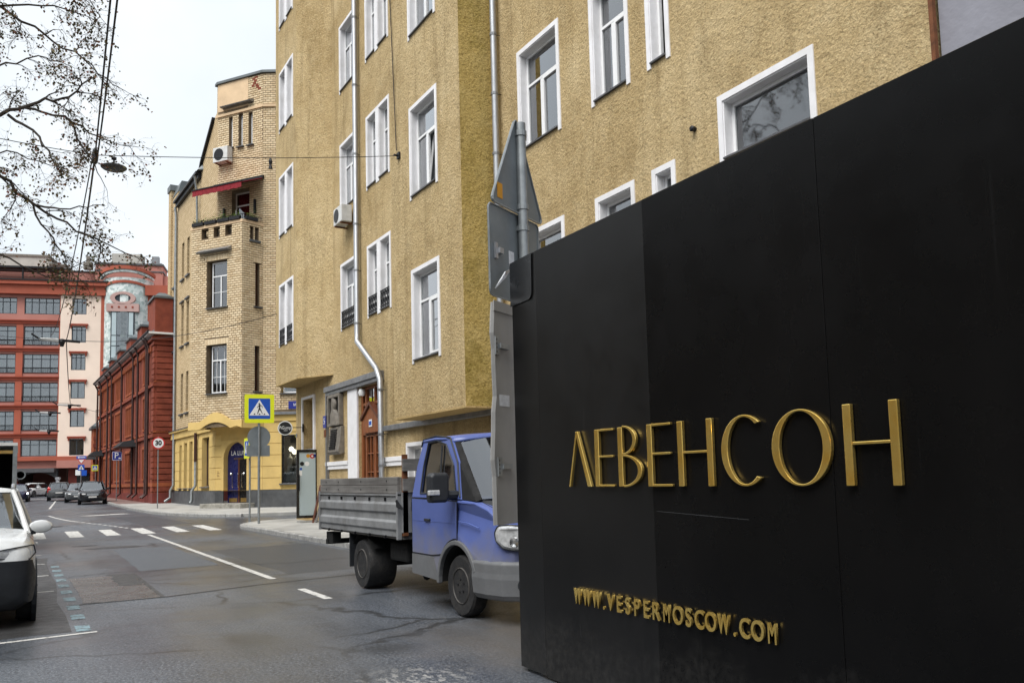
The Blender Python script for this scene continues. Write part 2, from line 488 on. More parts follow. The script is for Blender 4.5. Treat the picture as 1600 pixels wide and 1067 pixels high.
    br.inputs['Color1'].default_value = (.66, .50, .29, 1); br.inputs['Color2'].default_value = (.52, .38, .2, 1); br.inputs['Mortar'].default_value = (.26, .18, .1, 1)
    xs = k.sep(k.geo()); cb = k.n.new('ShaderNodeCombineXYZ')
    k.l.new(k.math('ADD', xs['X'], xs['Y']), cb.inputs[0]); k.l.new(xs['Z'], cb.inputs[1])
    k.l.new(cb.outputs[0], br.inputs['Vector'])
    k.set('Base Color', br.outputs['Color']).set('Roughness', .85)
    k.bump(k.math('SUBTRACT', 1.0, br.outputs['Fac']), .015); MT['brick_far'] = k.m
    mat('buff_plain', (.66, .48, .30), .85, 0, .12, 1.5, .003, 40)
    mat('brick_red', (.235, .06, .036), .8, 0, .22, 1.6, .004, 40, .2, dirt=((.12, .025, .017), .6))
    mat('brick_orange', (.30, .085, .038), .8, 0, .2, 1.6, .004, 40, .2)
    mat('red_dark', (.16, .03, .022), .75, 0, .25, 2)
    mat('roof_grey', (.13, .145, .15), .5, .3, .2, 1.2)
    mat('cream', (.80, .65, .54), .85, 0, .07, .4, 0, 1, .2)
    mat('salmon', (.37, .10, .062), .8, 0, .1, .6, 0, 1, .2)
    mat('salmon_red', (.25, .055, .033), .8, 0, .12, .6, 0, 1, .2)
    mat('pink_trim', (.47, .31, .28), .85, 0, .08, .5, 0, 1, .2)
    mat('pink_wall', (.43, .19, .155), .85, 0, .1, .5, 0, 1, .2)
    k = NT('mosaic'); v = k.n.new('ShaderNodeTexVoronoi'); v.inputs['Scale'].default_value = 3.2
    k.l.new(k.tc.outputs['Object'], v.inputs['Vector'])
    k.set('Base Color', k.ramp(k.sep(v.outputs['Color'])['X'], [(.1, (.34, .42, .41)), (.5, (.52, .6, .58)), (.9, (.7, .74, .72))])).set('Roughness', .5)
    MT['mosaic'] = k.m
    mat('window_dark_frame', (.035, .045, .055), .5, 0, .1, 3)
    mat('concrete', (.45, .43, .39), .85, 0, .15, .8)
    mat('awning_red', (.22, .012, .02), .85, 0, .2, 5)
    mat('ac_white', (.62, .62, .60), .5, 0, .1, 5, dirt=((.35, .33, .3), .5))
    mat('rust', (.16, .06, .025), .8, .2, .4, 8, .003, 50)
    mat('tarp', (.24, .24, .275), .6, 0, .15, .8, .02, 2.2, .4)
    # tree
    mat('bark', (.045, .036, .028), .9, 0, .35, 8, .01, 20)
    k = NT('leaf'); at = k.n.new('ShaderNodeAttribute'); at.attribute_name = 'tone'
    k.set('Base Color', k.ramp(at.outputs['Fac'], [(0, (.05, .06, .015)), (.4, (.09, .075, .02)), (.72, (.13, .055, .02)), (1, (.17, .04, .02))])).set('Roughness', .7)
    MT['leaf'] = k.m
    mat('plant', (.10, .16, .02), .7, 0, .4, 9)
    # vehicles
    mat('tyre', (.022, .022, .023), .75, 0, .3, 20, .002, 40, .3, dirt=((.06, .055, .05), .6))
    mat('steel_rim', (.075, .07, .066), .6, .3, .3, 12, dirt=((.14, .125, .11), .6))
    mat('alloy', (.5, .5, .5), .3, .9, .1, 8)
    mat('black_plastic', (.019, .021, .025), .5, 0, .25, 9)
    mat('grey_bumper', (.13, .134, .14), .55, 0, .12, 4, .001, 60, dirt=((.11, .105, .1), .6))
    mat('seat_dark', (.05, .018, .02), .8, 0, .4, 4)
    mat('planks', (.155, .148, .14), .8, 0, .35, 3, .004, 25, .3, stretch=(1, .35, 5), dirt=((.07, .06, .055), .6))
    mat('bed_metal', (.24, .245, .25), .6, .25, .18, 4, .002, 30, dirt=((.11, .1, .09), .6))
    mat('chassis', (.012, .012, .012), .8, .2, .3, 8)
    def dusty(name, col, dust, z0, z1):
        k = NT(name); P = k.geo()
        z = k.sep(P)['Z']
        t = k.math('MULTIPLY', k.math('SUBTRACT', z1, z), 1 / (z1 - z0))
        t = k.math('ADD', t, k.math('MULTIPLY', k.math('SUBTRACT', k.noise(2.5, 5, .65, vec=P), .5), 1.1))
        t = k.ramp(t, [(.22, 0.0), (.75, .85)])
        c = k.mix(t, k.ramp(k.noise(1.5, 4, vec=P), [(.3, tuple(q * .88 for q in col)), (.7, tuple(q * 1.1 for q in col))]), dust)
        k.set('Base Color', c).set('Roughness', k.mix(t, .38, .8)).set('Specular IOR Level', .5)
        MT[name] = k.m
    dusty('paint_blue', (.085, .122, .34), (.165, .16, .165), .42, 1.16)
    mat('paint_white', (.60, .61, .61), .28, 0, .05, 2, 0, 1, .5, .4)
    mat('paint_black', (.012, .013, .016), .22, 0, .1, 2, 0, 1, .5, .5)
    mat('paint_navy', (.012, .016, .05), .25, 0, .1, 2, 0, 1, .5, .5)
    mat('paint_grey', (.10, .105, .11), .25, .3, .1, 2, 0, 1, .5, .5)
    mat('tail_red', (.55, .02, .015), .25, 0, .1, 5)
    mat('lamp_clear', (.55, .56, .57), .12, .3, .25, 25)
    mat('plate', (.7, .7, .68), .5, 0, .05, 5)
    k = NT('headlight_on'); k.set('Base Color', (.9, .9, .9)).set('Emission Color', (.8, .88, 1.0)).set('Emission Strength', 9.0); MT['headlight_on'] = k.m
    k = NT('lamp_on'); k.set('Base Color', (.9, .85, .75)).set('Emission Color', (1.0, .85, .6)).set('Emission Strength', 2.5); MT['lamp_on'] = k.m
    mat('terracotta', (.3, .13, .07), .8)
    mat('stone_far', (.34, .29, .23), .85, 0, .2, .6)
    mat('beige_far', (.40, .35, .28), .85, 0, .15, .6)
    mat('canvas_dark', (.02, .022, .02), .85, 0, .3, 2)
    mat('frost', (.42, .50, .52), .35, 0, .06, 1)
    mat('orange_pipe', (.50, .20, .02), .5)

def k_wet(k, wet):
    return .55
build_mats()
# ============================================================ ground, road, pavements
def sheet(name, xs, ys, dz, m, kind='structure', parent=None):
    mb = MB()
    for i in range(len(xs) - 1):
        for j in range(len(ys) - 1):
            mb.poly([(x, y, gz(y) + dz) for x, y in ((xs[i], ys[j]), (xs[i + 1], ys[j]), (xs[i + 1], ys[j + 1]), (xs[i], ys[j + 1]))])
    o = mb.build(name, m, parent)
    if kind and parent is None: o['kind'] = kind
    return o

GROUND = sheet('ground', [-1500, 0, 1500], [-1500, 30, 170, 3000], -.04, MT['earth'])
ROAD = sheet('road', [-2.6, 14.5], [-25, 30, 60, 128], 0.0, MT['asphalt'])

def slab(name, pts, h, m, parent=None, down=.3):
    n = len(pts); mb = MB()
    top = [(x, y, gz(y) + h) for x, y in pts]; bot = [(x, y, gz(y) - down) for x, y in pts]
    mb.poly(top)
    for i in range(n):
        j = (i + 1) % n
        mb.poly([bot[i], bot[j], top[j], top[i]])
    return mb.build(name, m, parent)

def kerb_run(path, parent, w=.16, h=.135, drop=None, gap=.012):
    """path = outer kerb edge, stones lie to the right of travel"""
    for i in range(len(path) - 1):
        a, b = Vector((*path[i], 0)), Vector((*path[i + 1], 0))
        L = (b - a).length; d = (b - a) / L; n = Vector((d.y, -d.x, 0))
        k = max(1, round(L / 1.0))
        for q in range(k):
            p0, p1 = a + d * (L * q / k + gap), a + d * (L * (q + 1) / k - gap)
            j = random.uniform(-.006, .006)
            hh = h + j if drop is None else max(.03, h - drop * max(0, (p0.y - drop_from))) + j
            mb = MB()
            c = .025
            pr = [(0, -.25), (0, hh - c), (c, hh), (w, hh), (w, -.25)]
            mb.loft([[Vector((p.x, p.y, gz(p.y))) + n * (x + j * .6) + Vector((0, 0, z)) for x, z in pr] for p in (p0, p1)])
            mb.build('kerb_stone', MT['granite_kerb'], parent)
drop_from = 999
corner = [(6.70, 29.2), (6.72, 30.2), (6.86, 31.0), (7.12, 31.7), (7.6, 32.3), (8.4, 32.75), (9.6, 33.0)]
SW1 = slab('pavement', [(x + .15, y - .05) for x, y in [(6.70, -15)] + corner] + [(14, 33.6), (14, -15)], .13, MT['pavement'])
SW1['kind'] = 'structure'
kerb_run([(6.70, 3), (6.70, 29.2)], SW1)
kerb_run(corner, SW1, h=.11)
far = [(8.6, 38.6), (7.5, 39.9), (6.74, 41.6), (6.2, 43.6), (5.85, 45.7), (5.62, 49.9), (5.5, 54.0)]
inner = [(8.75, 38.75), (7.65, 40.05), (6.9, 41.7), (6.36, 43.7), (6.0, 45.75), (5.78, 49.9), (5.66, 54), (5.66, 61)]
SW2 = slab('pavement', [(14.4, 37.2)] + inner + [(14.4, 61)], .13, MT['pavement'])
SW2['kind'] = 'structure'
kerb_run([(p[0], p[1]) for p in far][::1], SW2, h=.14)
kerb_run([(5.5, 54), (5.5, 61)], SW2, h=.14)
SW3 = slab('pavement', [(5.66, 61), (5.66, 98), (14.4, 98), (14.4, 61)], .134, MT['pavement_red'])
SW3['kind'] = 'structure'
kerb_run([(5.5, 61), (5.5, 98)], SW3, h=.14)
SW4 = slab('pavement', [(-9, -20), (-2.6, -20), (-2.6, 100), (-9, 100)], .12, MT['pavement'])
SW4['kind'] = 'structure'

# painted markings and patches: thin sheets on the road
def mark(name, pts, m, dz=.004, parent=ROAD):
    mb = MB(); mb.poly([(x, y, gz(y) + dz) for x, y in pts])
    return mb.build(name, m, parent)
WP = MT['worn_paint']
for i in range(6):
    x = .35 + i * 1.085 - (.02 * i)
    mark('crosswalk_stripe', [(x, 30.15), (x + .42, 30.15), (x + .42, 33.7), (x, 33.7)], WP)
mark('lane_line', [(3.60, 14.1), (3.72, 14.1), (3.72, 29.6), (3.60, 29.6)], WP)
mark('lane_line', [(3.60, 11.2), (3.72, 11.2), (3.72, 12.5), (3.60, 12.5)], WP)
cur = [(3.5, 34.0), (3.07, 36.5), (2.56, 39.0), (1.95, 42.2), (1.62, 45.0), (1.32, 48.7)]
def lerp_path(path, t):
    t *= len(path) - 1; i = min(int(t), len(path) - 2); f = t - i
    return (path[i][0] * (1 - f) + path[i + 1][0] * f, path[i][1] * (1 - f) + path[i + 1][1] * f)
for i in range(9):
    a, b = lerp_path(cur, i / 18), lerp_path(cur, i / 18 + .034)
    mark('dash', [(a[0] - .06, a[1]), (a[0] + .06, a[1]), (b[0] + .06, b[1]), (b[0] - .06, b[1])], WP)
for i in range(9, 18):
    a, b = lerp_path(cur, i / 18), lerp_path(cur, (i + 1) / 18)
    mark('lane_line', [(a[0] - .06, a[1]), (a[0] + .06, a[1]), (b[0] + .06, b[1]), (b[0] - .06, b[1])], WP)
mark('lane_line', [(1.6, 60), (1.72, 60), (2.9, 84), (2.78, 84)], WP)
mark('lane_line', [(2.6, 47.0), (3.1, 46.6), (5.0, 47.4), (4.6, 48.1)], WP)
mark('lane_line', [(1.0, 90), (2.6, 90), (2.6, 91), (1.0, 91)], WP)
y = 10.6
while y < 19.5:
    mark('parking_square', [(.585, y), (.735, y), (.735, y + .44), (.585, y + .44)], MT['blue_paint'])
    y += .96
mark('parking_line', [(-2.4, 10.05), (.78, 10.42), (.78, 10.5), (-2.4, 10.13)], WP)
for yy in (14.9, 17.6, 20.3, 23.0):
    mark('parking_line', [(-.9, yy), (.5, yy), (.5, yy + .1), (-.9, yy + .1)], WP)

def blob(name, cx, cy, rx, ry, m, dz, seed, n=26, jag=.25, parent=ROAD):
    rnd = random.Random(seed)
    ph = [rnd.uniform(0, 6.3) for _ in range(4)]
    pts = []
    for i in range(n):
        a = 2 * math.pi * i / n
        r = 1 + jag * (.5 * math.sin(3 * a + ph[0]) + .35 * math.sin(5 * a + ph[1]) + .4 * math.sin(9 * a + ph[2])) + rnd.uniform(-.08, .08) * jag * 3
        pts.append((cx + rx * r * math.cos(a), cy + ry * r * math.sin(a)))
    return mark(name, pts, m, dz, parent)
def rough_quad(name, c, m, dz, seed, j=.05, parent=ROAD):
    rnd = random.Random(seed); pts = []
    for i in range(4):
        a, b = c[i], c[(i + 1) % 4]
        for k in range(8):
            t = k / 8
            pts.append((a[0] + (b[0] - a[0]) * t + rnd.uniform(-j, j), a[1] + (b[1] - a[1]) * t + rnd.uniform(-j, j)))
    return mark(name, pts, m, dz, parent)
rough_quad('asphalt_patch', [(.8, 13.05), (1.78, 13.0), (1.80, 16.7), (.78, 16.65)], MT['patch_asphalt'], .0045, 3, .02)
rough_quad('asphalt_patch', [(1.45, 14.9), (1.8, 14.9), (1.82, 16.8), (1.42, 16.9)], MT['patch_dark'], .0062, 8, .05)
rough_quad('asphalt_patch', [(-2.5, 10.6), (.5, 10.6), (.55, 22), (-2.5, 22)], MT['patch_dark'], .0025, 4, .06)
mark('tar_seam', [(.6, 12.93), (1.9, 12.97), (3.3, 13.45), (3.3, 13.5), (1.9, 13.03), (.6, 12.98)], MT['patch_dark'], .0066)
mark('tar_seam', [(3.3, 13.45), (5.5, 13.8), (5.5, 13.84), (3.3, 13.5)], MT['patch_dark'], .0066)
mark('tar_seam', [(1.78, 13.0), (1.84, 13.0), (1.86, 16.6), (1.80, 16.7)], MT['patch_dark'], .0068)
blob('hole_patch', 2.2, 24.3, .62, .35, MT['patch_dark'], .0055, 5)  # flat dark patch standing in for a cracked hole in the asphalt
blob('hole_patch', 1.6, 25.6, .3, .2, MT['patch_dark'], .0055, 6)
mb = MB(); mb.lathe((1.2, 37.5, gz(37.5) + .002), (0, 0, 1), [(0, .33), (.006, .33)], 24)
mb.build('manhole_cover', MT['iron'], ROAD)

rough_quad('asphalt_patch', [(2.0, 17.2), (3.45, 17.3), (3.4, 23.5), (2.05, 23.3)], MT['patch_mid'], .0012, 31, .03)
rough_quad('asphalt_patch', [(4.1, 14.6), (6.5, 14.7), (6.5, 21.5), (4.0, 21.2)], MT['patch_low'], .0014, 32, .04)
rough_quad('asphalt_patch', [(4.2, 35), (6.0, 35), (5.4, 44), (3.9, 44)], MT['patch_low'], .0014, 34, .05)
for k, pts in enumerate(([(.8, 17.0), (1.4, 17.3), (2.0, 17.25)], [(2.1, 17.1), (3.5, 17.2), (4.6, 16.6), (6.4, 16.9)])):
    mb = MB(); w = .016
    for i in range(len(pts) - 1):
        a, b = Vector((*pts[i], 0)), Vector((*pts[i + 1], 0))
        for j in range(6):
            p, q = a.lerp(b, j / 6), a.lerp(b, (j + 1) / 6)
            o1, o2 = math.sin(j * 2.3 + i + k) * .035, math.sin((j + 1) * 2.3 + i + k) * .035
            if j == 0: o1 = 0
            if j == 5: o2 = 0
            n = Vector((-(b - a).y, (b - a).x, 0)).normalized()
            mb.poly([(p + n * (o1 - w)).xy[:] + (.0072 + k * .0003,), (q + n * (o2 - w)).xy[:] + (.0072 + k * .0003,), (q + n * (o2 + w)).xy[:] + (.0072 + k * .0003,), (p + n * (o1 + w)).xy[:] + (.0072 + k * .0003,)])
    mb.build('tar_seam', MT['patch_dark'], ROAD)
# ============================================================ ochre apartment house (right)
OC = thing('apartment_house', 'tall ochre roughcast apartment house with white-framed windows behind the black hoarding', 'building', (9.2, 18, .13))
XF, XR, XL = 9.2, 8.3, 8.34
FW = Fr((XF, 0), (0, -1)); FR = Fr((XR, 0), (0, -1)); FL = Fr((XL, 0), (0, -1))
TOP = 24.5

def ochre_window(fr, y0, y1, z0, z1, style='cross', rail=False, pair=False, open_leaf=False, seed=0, curtains=True):
    rnd = random.Random(seed * 7 + 3)
    a0, a1 = -y1, -y0
    t = .10
    spans = [(a0 + t, a1 - t)]
    if pair:
        c = (a0 + a1) / 2
        spans = [(a0 + t, c - .13), (c + .13, a1 - t)]
    mb = MB()
    # trim on wall face
    mb.fbox(fr, a0, a0 + t, -.0, .022, z0 - .1, z1); mb.fbox(fr, a1 - t, a1, -.0, .022, z0 - .1, z1)
    mb.fbox(fr, a0 + t, a1 - t, -.0, .022, z1 - t, z1)
    if pair: mb.fbox(fr, spans[0][1], spans[1][0], -.22, .022, z0 - .1, z1 - t)
    for b0, b1 in spans:   # white lining of the reveal
        mb.fbox(fr, b0 - .004, b0 + .02, -.24, .0, z0, z1 - t); mb.fbox(fr, b1 - .02, b1 + .004, -.24, .0, z0, z1 - t)
        mb.fbox(fr, b0 + .02, b1 - .02, -.24, .0, z1 - t - .02, z1 - t + .004)
    w = mb.build('window', MT['white_trim'], OC)
    for b0, b1 in spans:
        b0 += .02; b1 -= .02; zt = z1 - t - .02
        sl = MB(); sl.hexa([fr(b0 - .02, -.24, z0 - .03), fr(b1 + .02, -.24, z0 - .03), fr(b1 + .02, .05, z0 - .03), fr(b0 - .02, .05, z0 - .03), fr(b0 - .02, -.24, z0 + .02), fr(b1 + .02, -.24, z0 + .02), fr(b1 + .02, .05, z0), fr(b0 - .02, .05, z0)])
        sl.build('sill', MT['sill_metal'], w)
        f = MB(); fw = .06; o0, o1 = -.22, -.16
        ring(f, fr, b0, b1, z0 + .02, zt, fw, o0, o1)
        zr = z0 + (zt - z0) * .66
        panes = []
        narrow = (b1 - b0) < .75
        if zt - z0 > 1.5:
            f.fbox(fr, b0 + fw, b1 - fw, o0, o1 + .004, zr, zr + fw)
            panes.append((b0 + fw, b1 - fw, zr + fw, zt - fw)) if narrow else None
            if not narrow:
                panes.append((b0 + fw, b1 - fw, zr + fw, zt - fw))
                c = b0 + (b1 - b0) * .42
                f.fbox(fr, c - .045, c + .045, o0, o1 + .002, z0 + .02 + fw, zr)
                panes += [(b0 + fw, c - .045, z0 + .08, zr), (c + .045, b1 - fw, z0 + .08, zr)]
                # casement leaf frame
                ring(f, fr, c + .045, b1 - fw, z0 + .08, zr, .05, o0 + .01, o1 + .012)
            else:
                panes.append((b0 + fw, b1 - fw, z0 + .08, zr))
        else:
            panes.append((b0 + fw, b1 - fw, z0 + .08, zt - fw))
        f.build('window_frame', MT['white_frame'], w, bevel=.004, seg=1)
        if open_leaf:
            lf = MB(); c = b0 + (b1 - b0) * .42 + .05
            h = zr - z0 - .12
            P = [fr(c + q * .01, -.27, 0) for q in (0,)]
            # tilted-in leaf shown standing proud of the frame
            for aa, bb in ((c, c + .05), (b1 - .11, b1 - .06)):
                lf.hexa([fr(aa, -.18, z0 + .1), fr(bb, -.18, z0 + .1), fr(bb, -.14, z0 + .1), fr(aa, -.14, z0 + .1), fr(aa, -.34, zr - .03), fr(bb, -.34, zr - .03), fr(bb, -.30, zr - .03), fr(aa, -.30, zr - .03)])
            lf.build('open_casement', MT['white_frame'], w)
            panes = panes[:-1]
        for p in panes:
            g = MB(); g.fbox(fr, p[0], p[1], -.198, -.192, p[2], p[3]); g.build('pane', MT['glass'], w)
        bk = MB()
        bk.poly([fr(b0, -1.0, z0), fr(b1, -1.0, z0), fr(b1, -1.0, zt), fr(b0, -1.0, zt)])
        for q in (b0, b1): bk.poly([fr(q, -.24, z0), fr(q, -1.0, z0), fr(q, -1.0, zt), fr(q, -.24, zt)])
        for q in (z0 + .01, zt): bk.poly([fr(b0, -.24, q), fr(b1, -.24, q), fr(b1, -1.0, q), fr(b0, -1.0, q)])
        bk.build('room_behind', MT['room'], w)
        if curtains and rnd.random() < .75:
            cu = MB(); n = 14; side = rnd.choice((0, 1, 2)); wd = (b1 - b0)
            lo, hi = [(b0, b0 + wd * .45), (b1 - wd * .5, b1), (b0, b1)][side]
            top = [fr(lo + (hi - lo) * i / n, -.35 + .025 * math.sin(i * 2.1), zt) for i in range(n + 1)]
            bot = [fr(lo + (hi - lo) * i / n, -.35 + .035 * math.sin(i * 2.1 + .4), z0 + .05) for i in range(n + 1)]
            cu.loft([bot, top], closed=False, caps=False)
            cu.build('curtain', MT[rnd.choice(['curtain', 'curtain_grey', 'curtain_grey'])], w, smooth=True, normals=False)
        if rail:
            r = MB(); z2 = z0 + .52
            r.fbox(fr, b0 - .02, b1 + .02, .0, .03, z2, z2 + .035); r.fbox(fr, b0 - .02, b1 + .02, .0, .03, z0 + .06, z0 + .09); r.fbox(fr, b0 - .02, b1 + .02, .005, .025, z0 + .36, z0 + .385)
            n = max(4, round((b1 - b0) / .16))
            for i in range(n + 1):
                q = b0 + (b1 - b0) * i / n
                r.fbox(fr, q - .012, q + .012, .004, .026, z0 + .02, z2)
                if i < n:
                    m = q + (b1 - b0) / n / 2
                    r.lathe(fr(m, .003, z0 + .45), fr.n, [(0, .055), (.02, .055), (.02, .03), (0, .03)], 10)
                    r.lathe(fr(m, .003, z0 + .22), fr.n, [(0, .07), (.02, .07), (.02, .045), (0, .045)], 10)
            r.build('window_railing', MT['iron'], w)
    return (a0 + t, a1 - t, z0, z1 - t)

H_W, H_R, H_L = [], [], []
sd_ = 1
for i, (z0, z1) in enumerate([(6.66, 8.84), (10.72, 13.0), (14.9, 17.22), (19.1, 21.4)]):
    H_W.append(ochre_window(FW, 25.2, 26.66, z0, z1, rail=(i == 0), seed=sd_)); sd_ += 1
    H_W.append(ochre_window(FW, 22.24, 24.16, z0, z1, rail=(i == 0), pair=True, seed=sd_)); sd_ += 1
for i, (z0, z1) in enumerate([(6.72, 9.0), (10.9, 13.2), (15.05, 17.35), (19.2, 21.5)]):
    H_L.append(ochre_window(FL, 29.3, 31.2, z0, z1, rail=(i == 0), pair=True, seed=sd_)); sd_ += 1
for i, (z0, z1) in enumerate([(4.5, 6.75), (8.62, 10.92), (12.8, 15.1), (16.95, 19.2), (21, 23.2)]):
    H_R.append(ochre_window(FR, 17.15, 18.76, z0, z1, open_leaf=(i == 1), seed=sd_)); sd_ += 1
for z0, z1 in ((4.45, 6.73), (8.6, 10.83), (12.8, 15.0)):
    for y0, y1 in ((13.3, 14.93), (11.1, 12.26), (10.04, 10.63)):
        H_W.append(ochre_window(FW, y0, y1, z0, z1, open_leaf=(z0 == 8.6 and y0 < 10.5), seed=sd_)); sd_ += 1
H_W.append(ochre_window(FW, 7.21, 9.03, 6.36, 7.36, seed=sd_, curtains=False))
H_W.append(ochre_window(FW, 20.2, 21.32, 1.25, 2.58, seed=sd_ + 1))
# door opening and lane-side shaft
DOOR = (-25.07, -23.2, .2, 4.5); SHAFT = (-31.05, -29.6, .2, 4.66)
w = MB()
wall(w, FW, -32.0, -28.2, .0, TOP, [h for h in H_W if h[0] < -28.2] + [SHAFT], depth=.45)
wall(w, FW, -28.2, -20.0, .0, TOP, [h for h in H_W if -28.2 < h[0] < -20.0] + [DOOR], depth=.4)
wall(w, FW, -20.0, -5.55, .0, TOP, [h for h in H_W if h[0] > -20], depth=.4)
# far end wall, near end, back, roof
w.poly([(9.2, 32, 0), (16, 32, 0), (16, 32, TOP), (9.2, 32, TOP)])
w.poly([(9.2, 5.55, 0), (16, 5.55, 0), (16, 5.55, TOP), (9.2, 5.55, TOP)])
w.poly([(16, 5.55, 0), (16, 32, 0), (16, 32, TOP), (16, 5.55, TOP)])
w.build('wall', MT['stucco'], OC)
rf = MB(); rf.box(8.2, 16.3, 5.4, 32.2, TOP, TOP + .25); rf.build('roof', MT['roof_grey'], OC)
# right (square) bay
b = MB()
wall(b, FR, -19.98, -15.98, 3.14, TOP, H_R, depth=.4)
b.poly([(8.3, 19.98, 3.14), (9.2, 19.98, 3.14), (9.2, 19.98, TOP), (8.3, 19.98, TOP)])
b.build('bay', MT['stucco'], OC)
b = MB()
b.poly([(8.3, 15.98, 3.14), (9.2, 15.98, 3.14), (9.2, 15.98, TOP), (8.3, 15.98, TOP)])
b.build('bay_return', MT['stucco_stained'], OC)
b = MB(); b.box(8.29, 9.19, 15.97, 19.99, 3.10, 3.139); b.build('bay_underside', MT['stucco_smooth'], OC)
# left (splayed) bay
b = MB()
wall(b, FL, -31.72, -28.9, 5.24, TOP, H_L, depth=.4)
b.poly([(8.34, 28.9, 5.24), (9.2, 27.5, 5.24), (9.2, 27.5, TOP), (8.34, 28.9, TOP)])
b.poly([(8.34, 31.72, 5.24), (9.2, 32.0, 5.24), (9.2, 32.0, TOP), (8.34, 31.72, TOP)])
b.build('bay', MT['stucco'], OC)
b = MB(); b.prism([(8.335, 31.73, 5.20), (8.335, 28.89, 5.20), (9.19, 27.49, 5.20), (9.19, 31.99, 5.20)], (0, 0, .039))
b.build('bay_underside', MT['stucco_smooth'], OC)
# smooth plaster ground floor skin (slightly proud) between ledges
# metal-capped ledges
l = MB(); l.fbox(FW, -28.0, -22.9, 0, .2, 4.62, 4.80); l.fbox(FW, -28.0, -22.9, 0, .14, 4.50, 4.615)
l.build('ledge', MT['grey_metal'], OC, bevel=.01)
l = MB(); l.fbox(FW, -22.66, -16.1, 0, .16, 2.98, 3.13); l.build('ledge', MT['grey_metal'], OC, bevel=.01)
for y0, y1 in ((25.95, 28.22), (21.4, 22.95), (16, 20.1)):
    l = MB(); l.fbox(FW, -y1, -y0, 0, .06, 1.97, 2.1); l.fbox(FW, -y1, -y0, 0, .09, 2.1, 2.23); l.build('string_course', MT['white_trim'], OC, bevel=.008)
l = MB(); l.fbox(FW, -25.93, -25.07, 0, .07, .15, 4.5); l.build('pilaster', MT['white_trim'], OC, bevel=.01)
l = MB(); l.fbox(FW, -28.12, -28.0, 0, .1, .2, 4.62); l.build('corner_strip', MT['grey_metal'], OC)
FDR = Fr((XF - .2, 0), (0, -1))
# wooden entrance door
dr = MB(); dr.fbox(FDR, -25.06, -23.21, -.40, -.36, .2, 4.49); D0 = dr.build('entrance_door', MT['wood_dark'], OC)
fr_ = MB()
for a, b2 in ((-25.06, -24.92), (-24.70, -24.60), (-23.95, -23.85), (-23.3, -23.21)):
    fr_.fbox(FDR, a, b2, -.36, -.28, .2, 4.49)
for z in (.2, 1.15, 2.98, 3.9, 4.40):
    fr_.fbox(FDR, -25.06, -23.21, -.36, -.29, z, z + .09)
fr_.build('door_frame', MT['wood_door'], D0, bevel=.01)
for a0, a1 in ((-24.58, -24.30), (-24.25, -23.97)) + ((-23.83, -23.58), (-23.55, -23.32)):
    for z0 in (1.28, 1.85, 2.42):
        g = MB(); g.fbox(FDR, a0, a1, -.345, -.335, z0, z0 + .5); g.build('door_pane', MT['glass'], D0)
for a0, a1 in ((-24.58, -23.97), (-23.83, -23.32)):
    l = MB(); ring(l, FDR, a0 - .02, a1 + .02, 1.24, 2.96, .05, -.34, -.27); l.fbox(FDR, (a0 + a1) / 2 - .02, (a0 + a1) / 2 + .02, -.34, -.28, 1.24, 2.96)
    for z0 in (1.81, 2.38): l.fbox(FDR, a0, a1, -.34, -.28, z0, z0 + .035)
    l.fbox(FDR, a0 + .08, a1 - .08, -.34, -.27, .4, 1.05)
    l.build('door_leaf', MT['wood_door'], D0, bevel=.008)
l = MB(); l.fprism(FDR, [(-24.66, 3.02), (-23.35, 3.02), (-23.35, 3.45), (-24.0, 3.86), (-24.66, 3.45)], -.34, -.18); l.build('pediment', MT['wood_door'], D0, bevel=.012)
l = MB(); l.fprism(FDR, [(-24.74, 3.42), (-24.0, 3.88), (-23.3, 3.42), (-23.3, 3.52), (-24.0, 3.98), (-24.74, 3.52)], -.34, -.12); l.build('pediment_moulding', MT['wood_dark'], D0)
l = MB(); l.fbox(FDR, -24.1, -23.85, -.175, -.165, 3.2, 3.42); l.build('number_plate', MT['sign_white'], D0)
l = MB(); l.fbox(FDR, -24.07, -23.88, -.163, -.158, 3.25, 3.37); l.build('number_plate', MT['sign_blue'], D0)
for a in (-24.4, -24.0, -23.6):
    l = MB(); l.fbox(FDR, a - .14, a + .14, -.345, -.335, 3.98, 4.38); l.build('transom_pane', MT['glass'], D0)
l = MB(); l.lathe(FDR(-24.75, -.2, 4.32), (0, 0, 1), [(-.12, .02), (-.1, .09), (0, .12), (.1, .09), (.12, .03)], 12); l.build('porch_lamp', MT['sign_white'], D0, smooth=True)
# white framed shaft with vent grille
l = MB(); ring(l, FW, -31.13, -29.56, 2.75, 4.74, .09, 0, .06, bottom=False); l.fbox(FW, -29.66, -29.55, 0, .07, .15, 4.74)
SH = l.build('side_entrance', MT['white_trim'], OC)
l = MB(); l.fbox(FW, -31.04, -29.6, -.44, -.40, .2, 4.66); l.build('back_wall', MT['stucco_smooth'], SH)
for i in range(11):
    l = MB(); z = 3.9 + i * .056
    l.hexa([FW(-30.4, -.39, z), FW(-29.75, -.39, z), FW(-29.75, -.33, z - .03), FW(-30.4, -.33, z - .03), FW(-30.4, -.39, z + .012), FW(-29.75, -.39, z + .012), FW(-29.75, -.33, z - .018), FW(-30.4, -.33, z - .018)])
    l.build('vent_slat', MT['grey_metal'], SH)
l = MB(); l.fbox(FW, -31.04, -29.66, -.4, .05, 2.72, 2.78); l.build('shelf_ledge', MT['grey_metal'], SH)
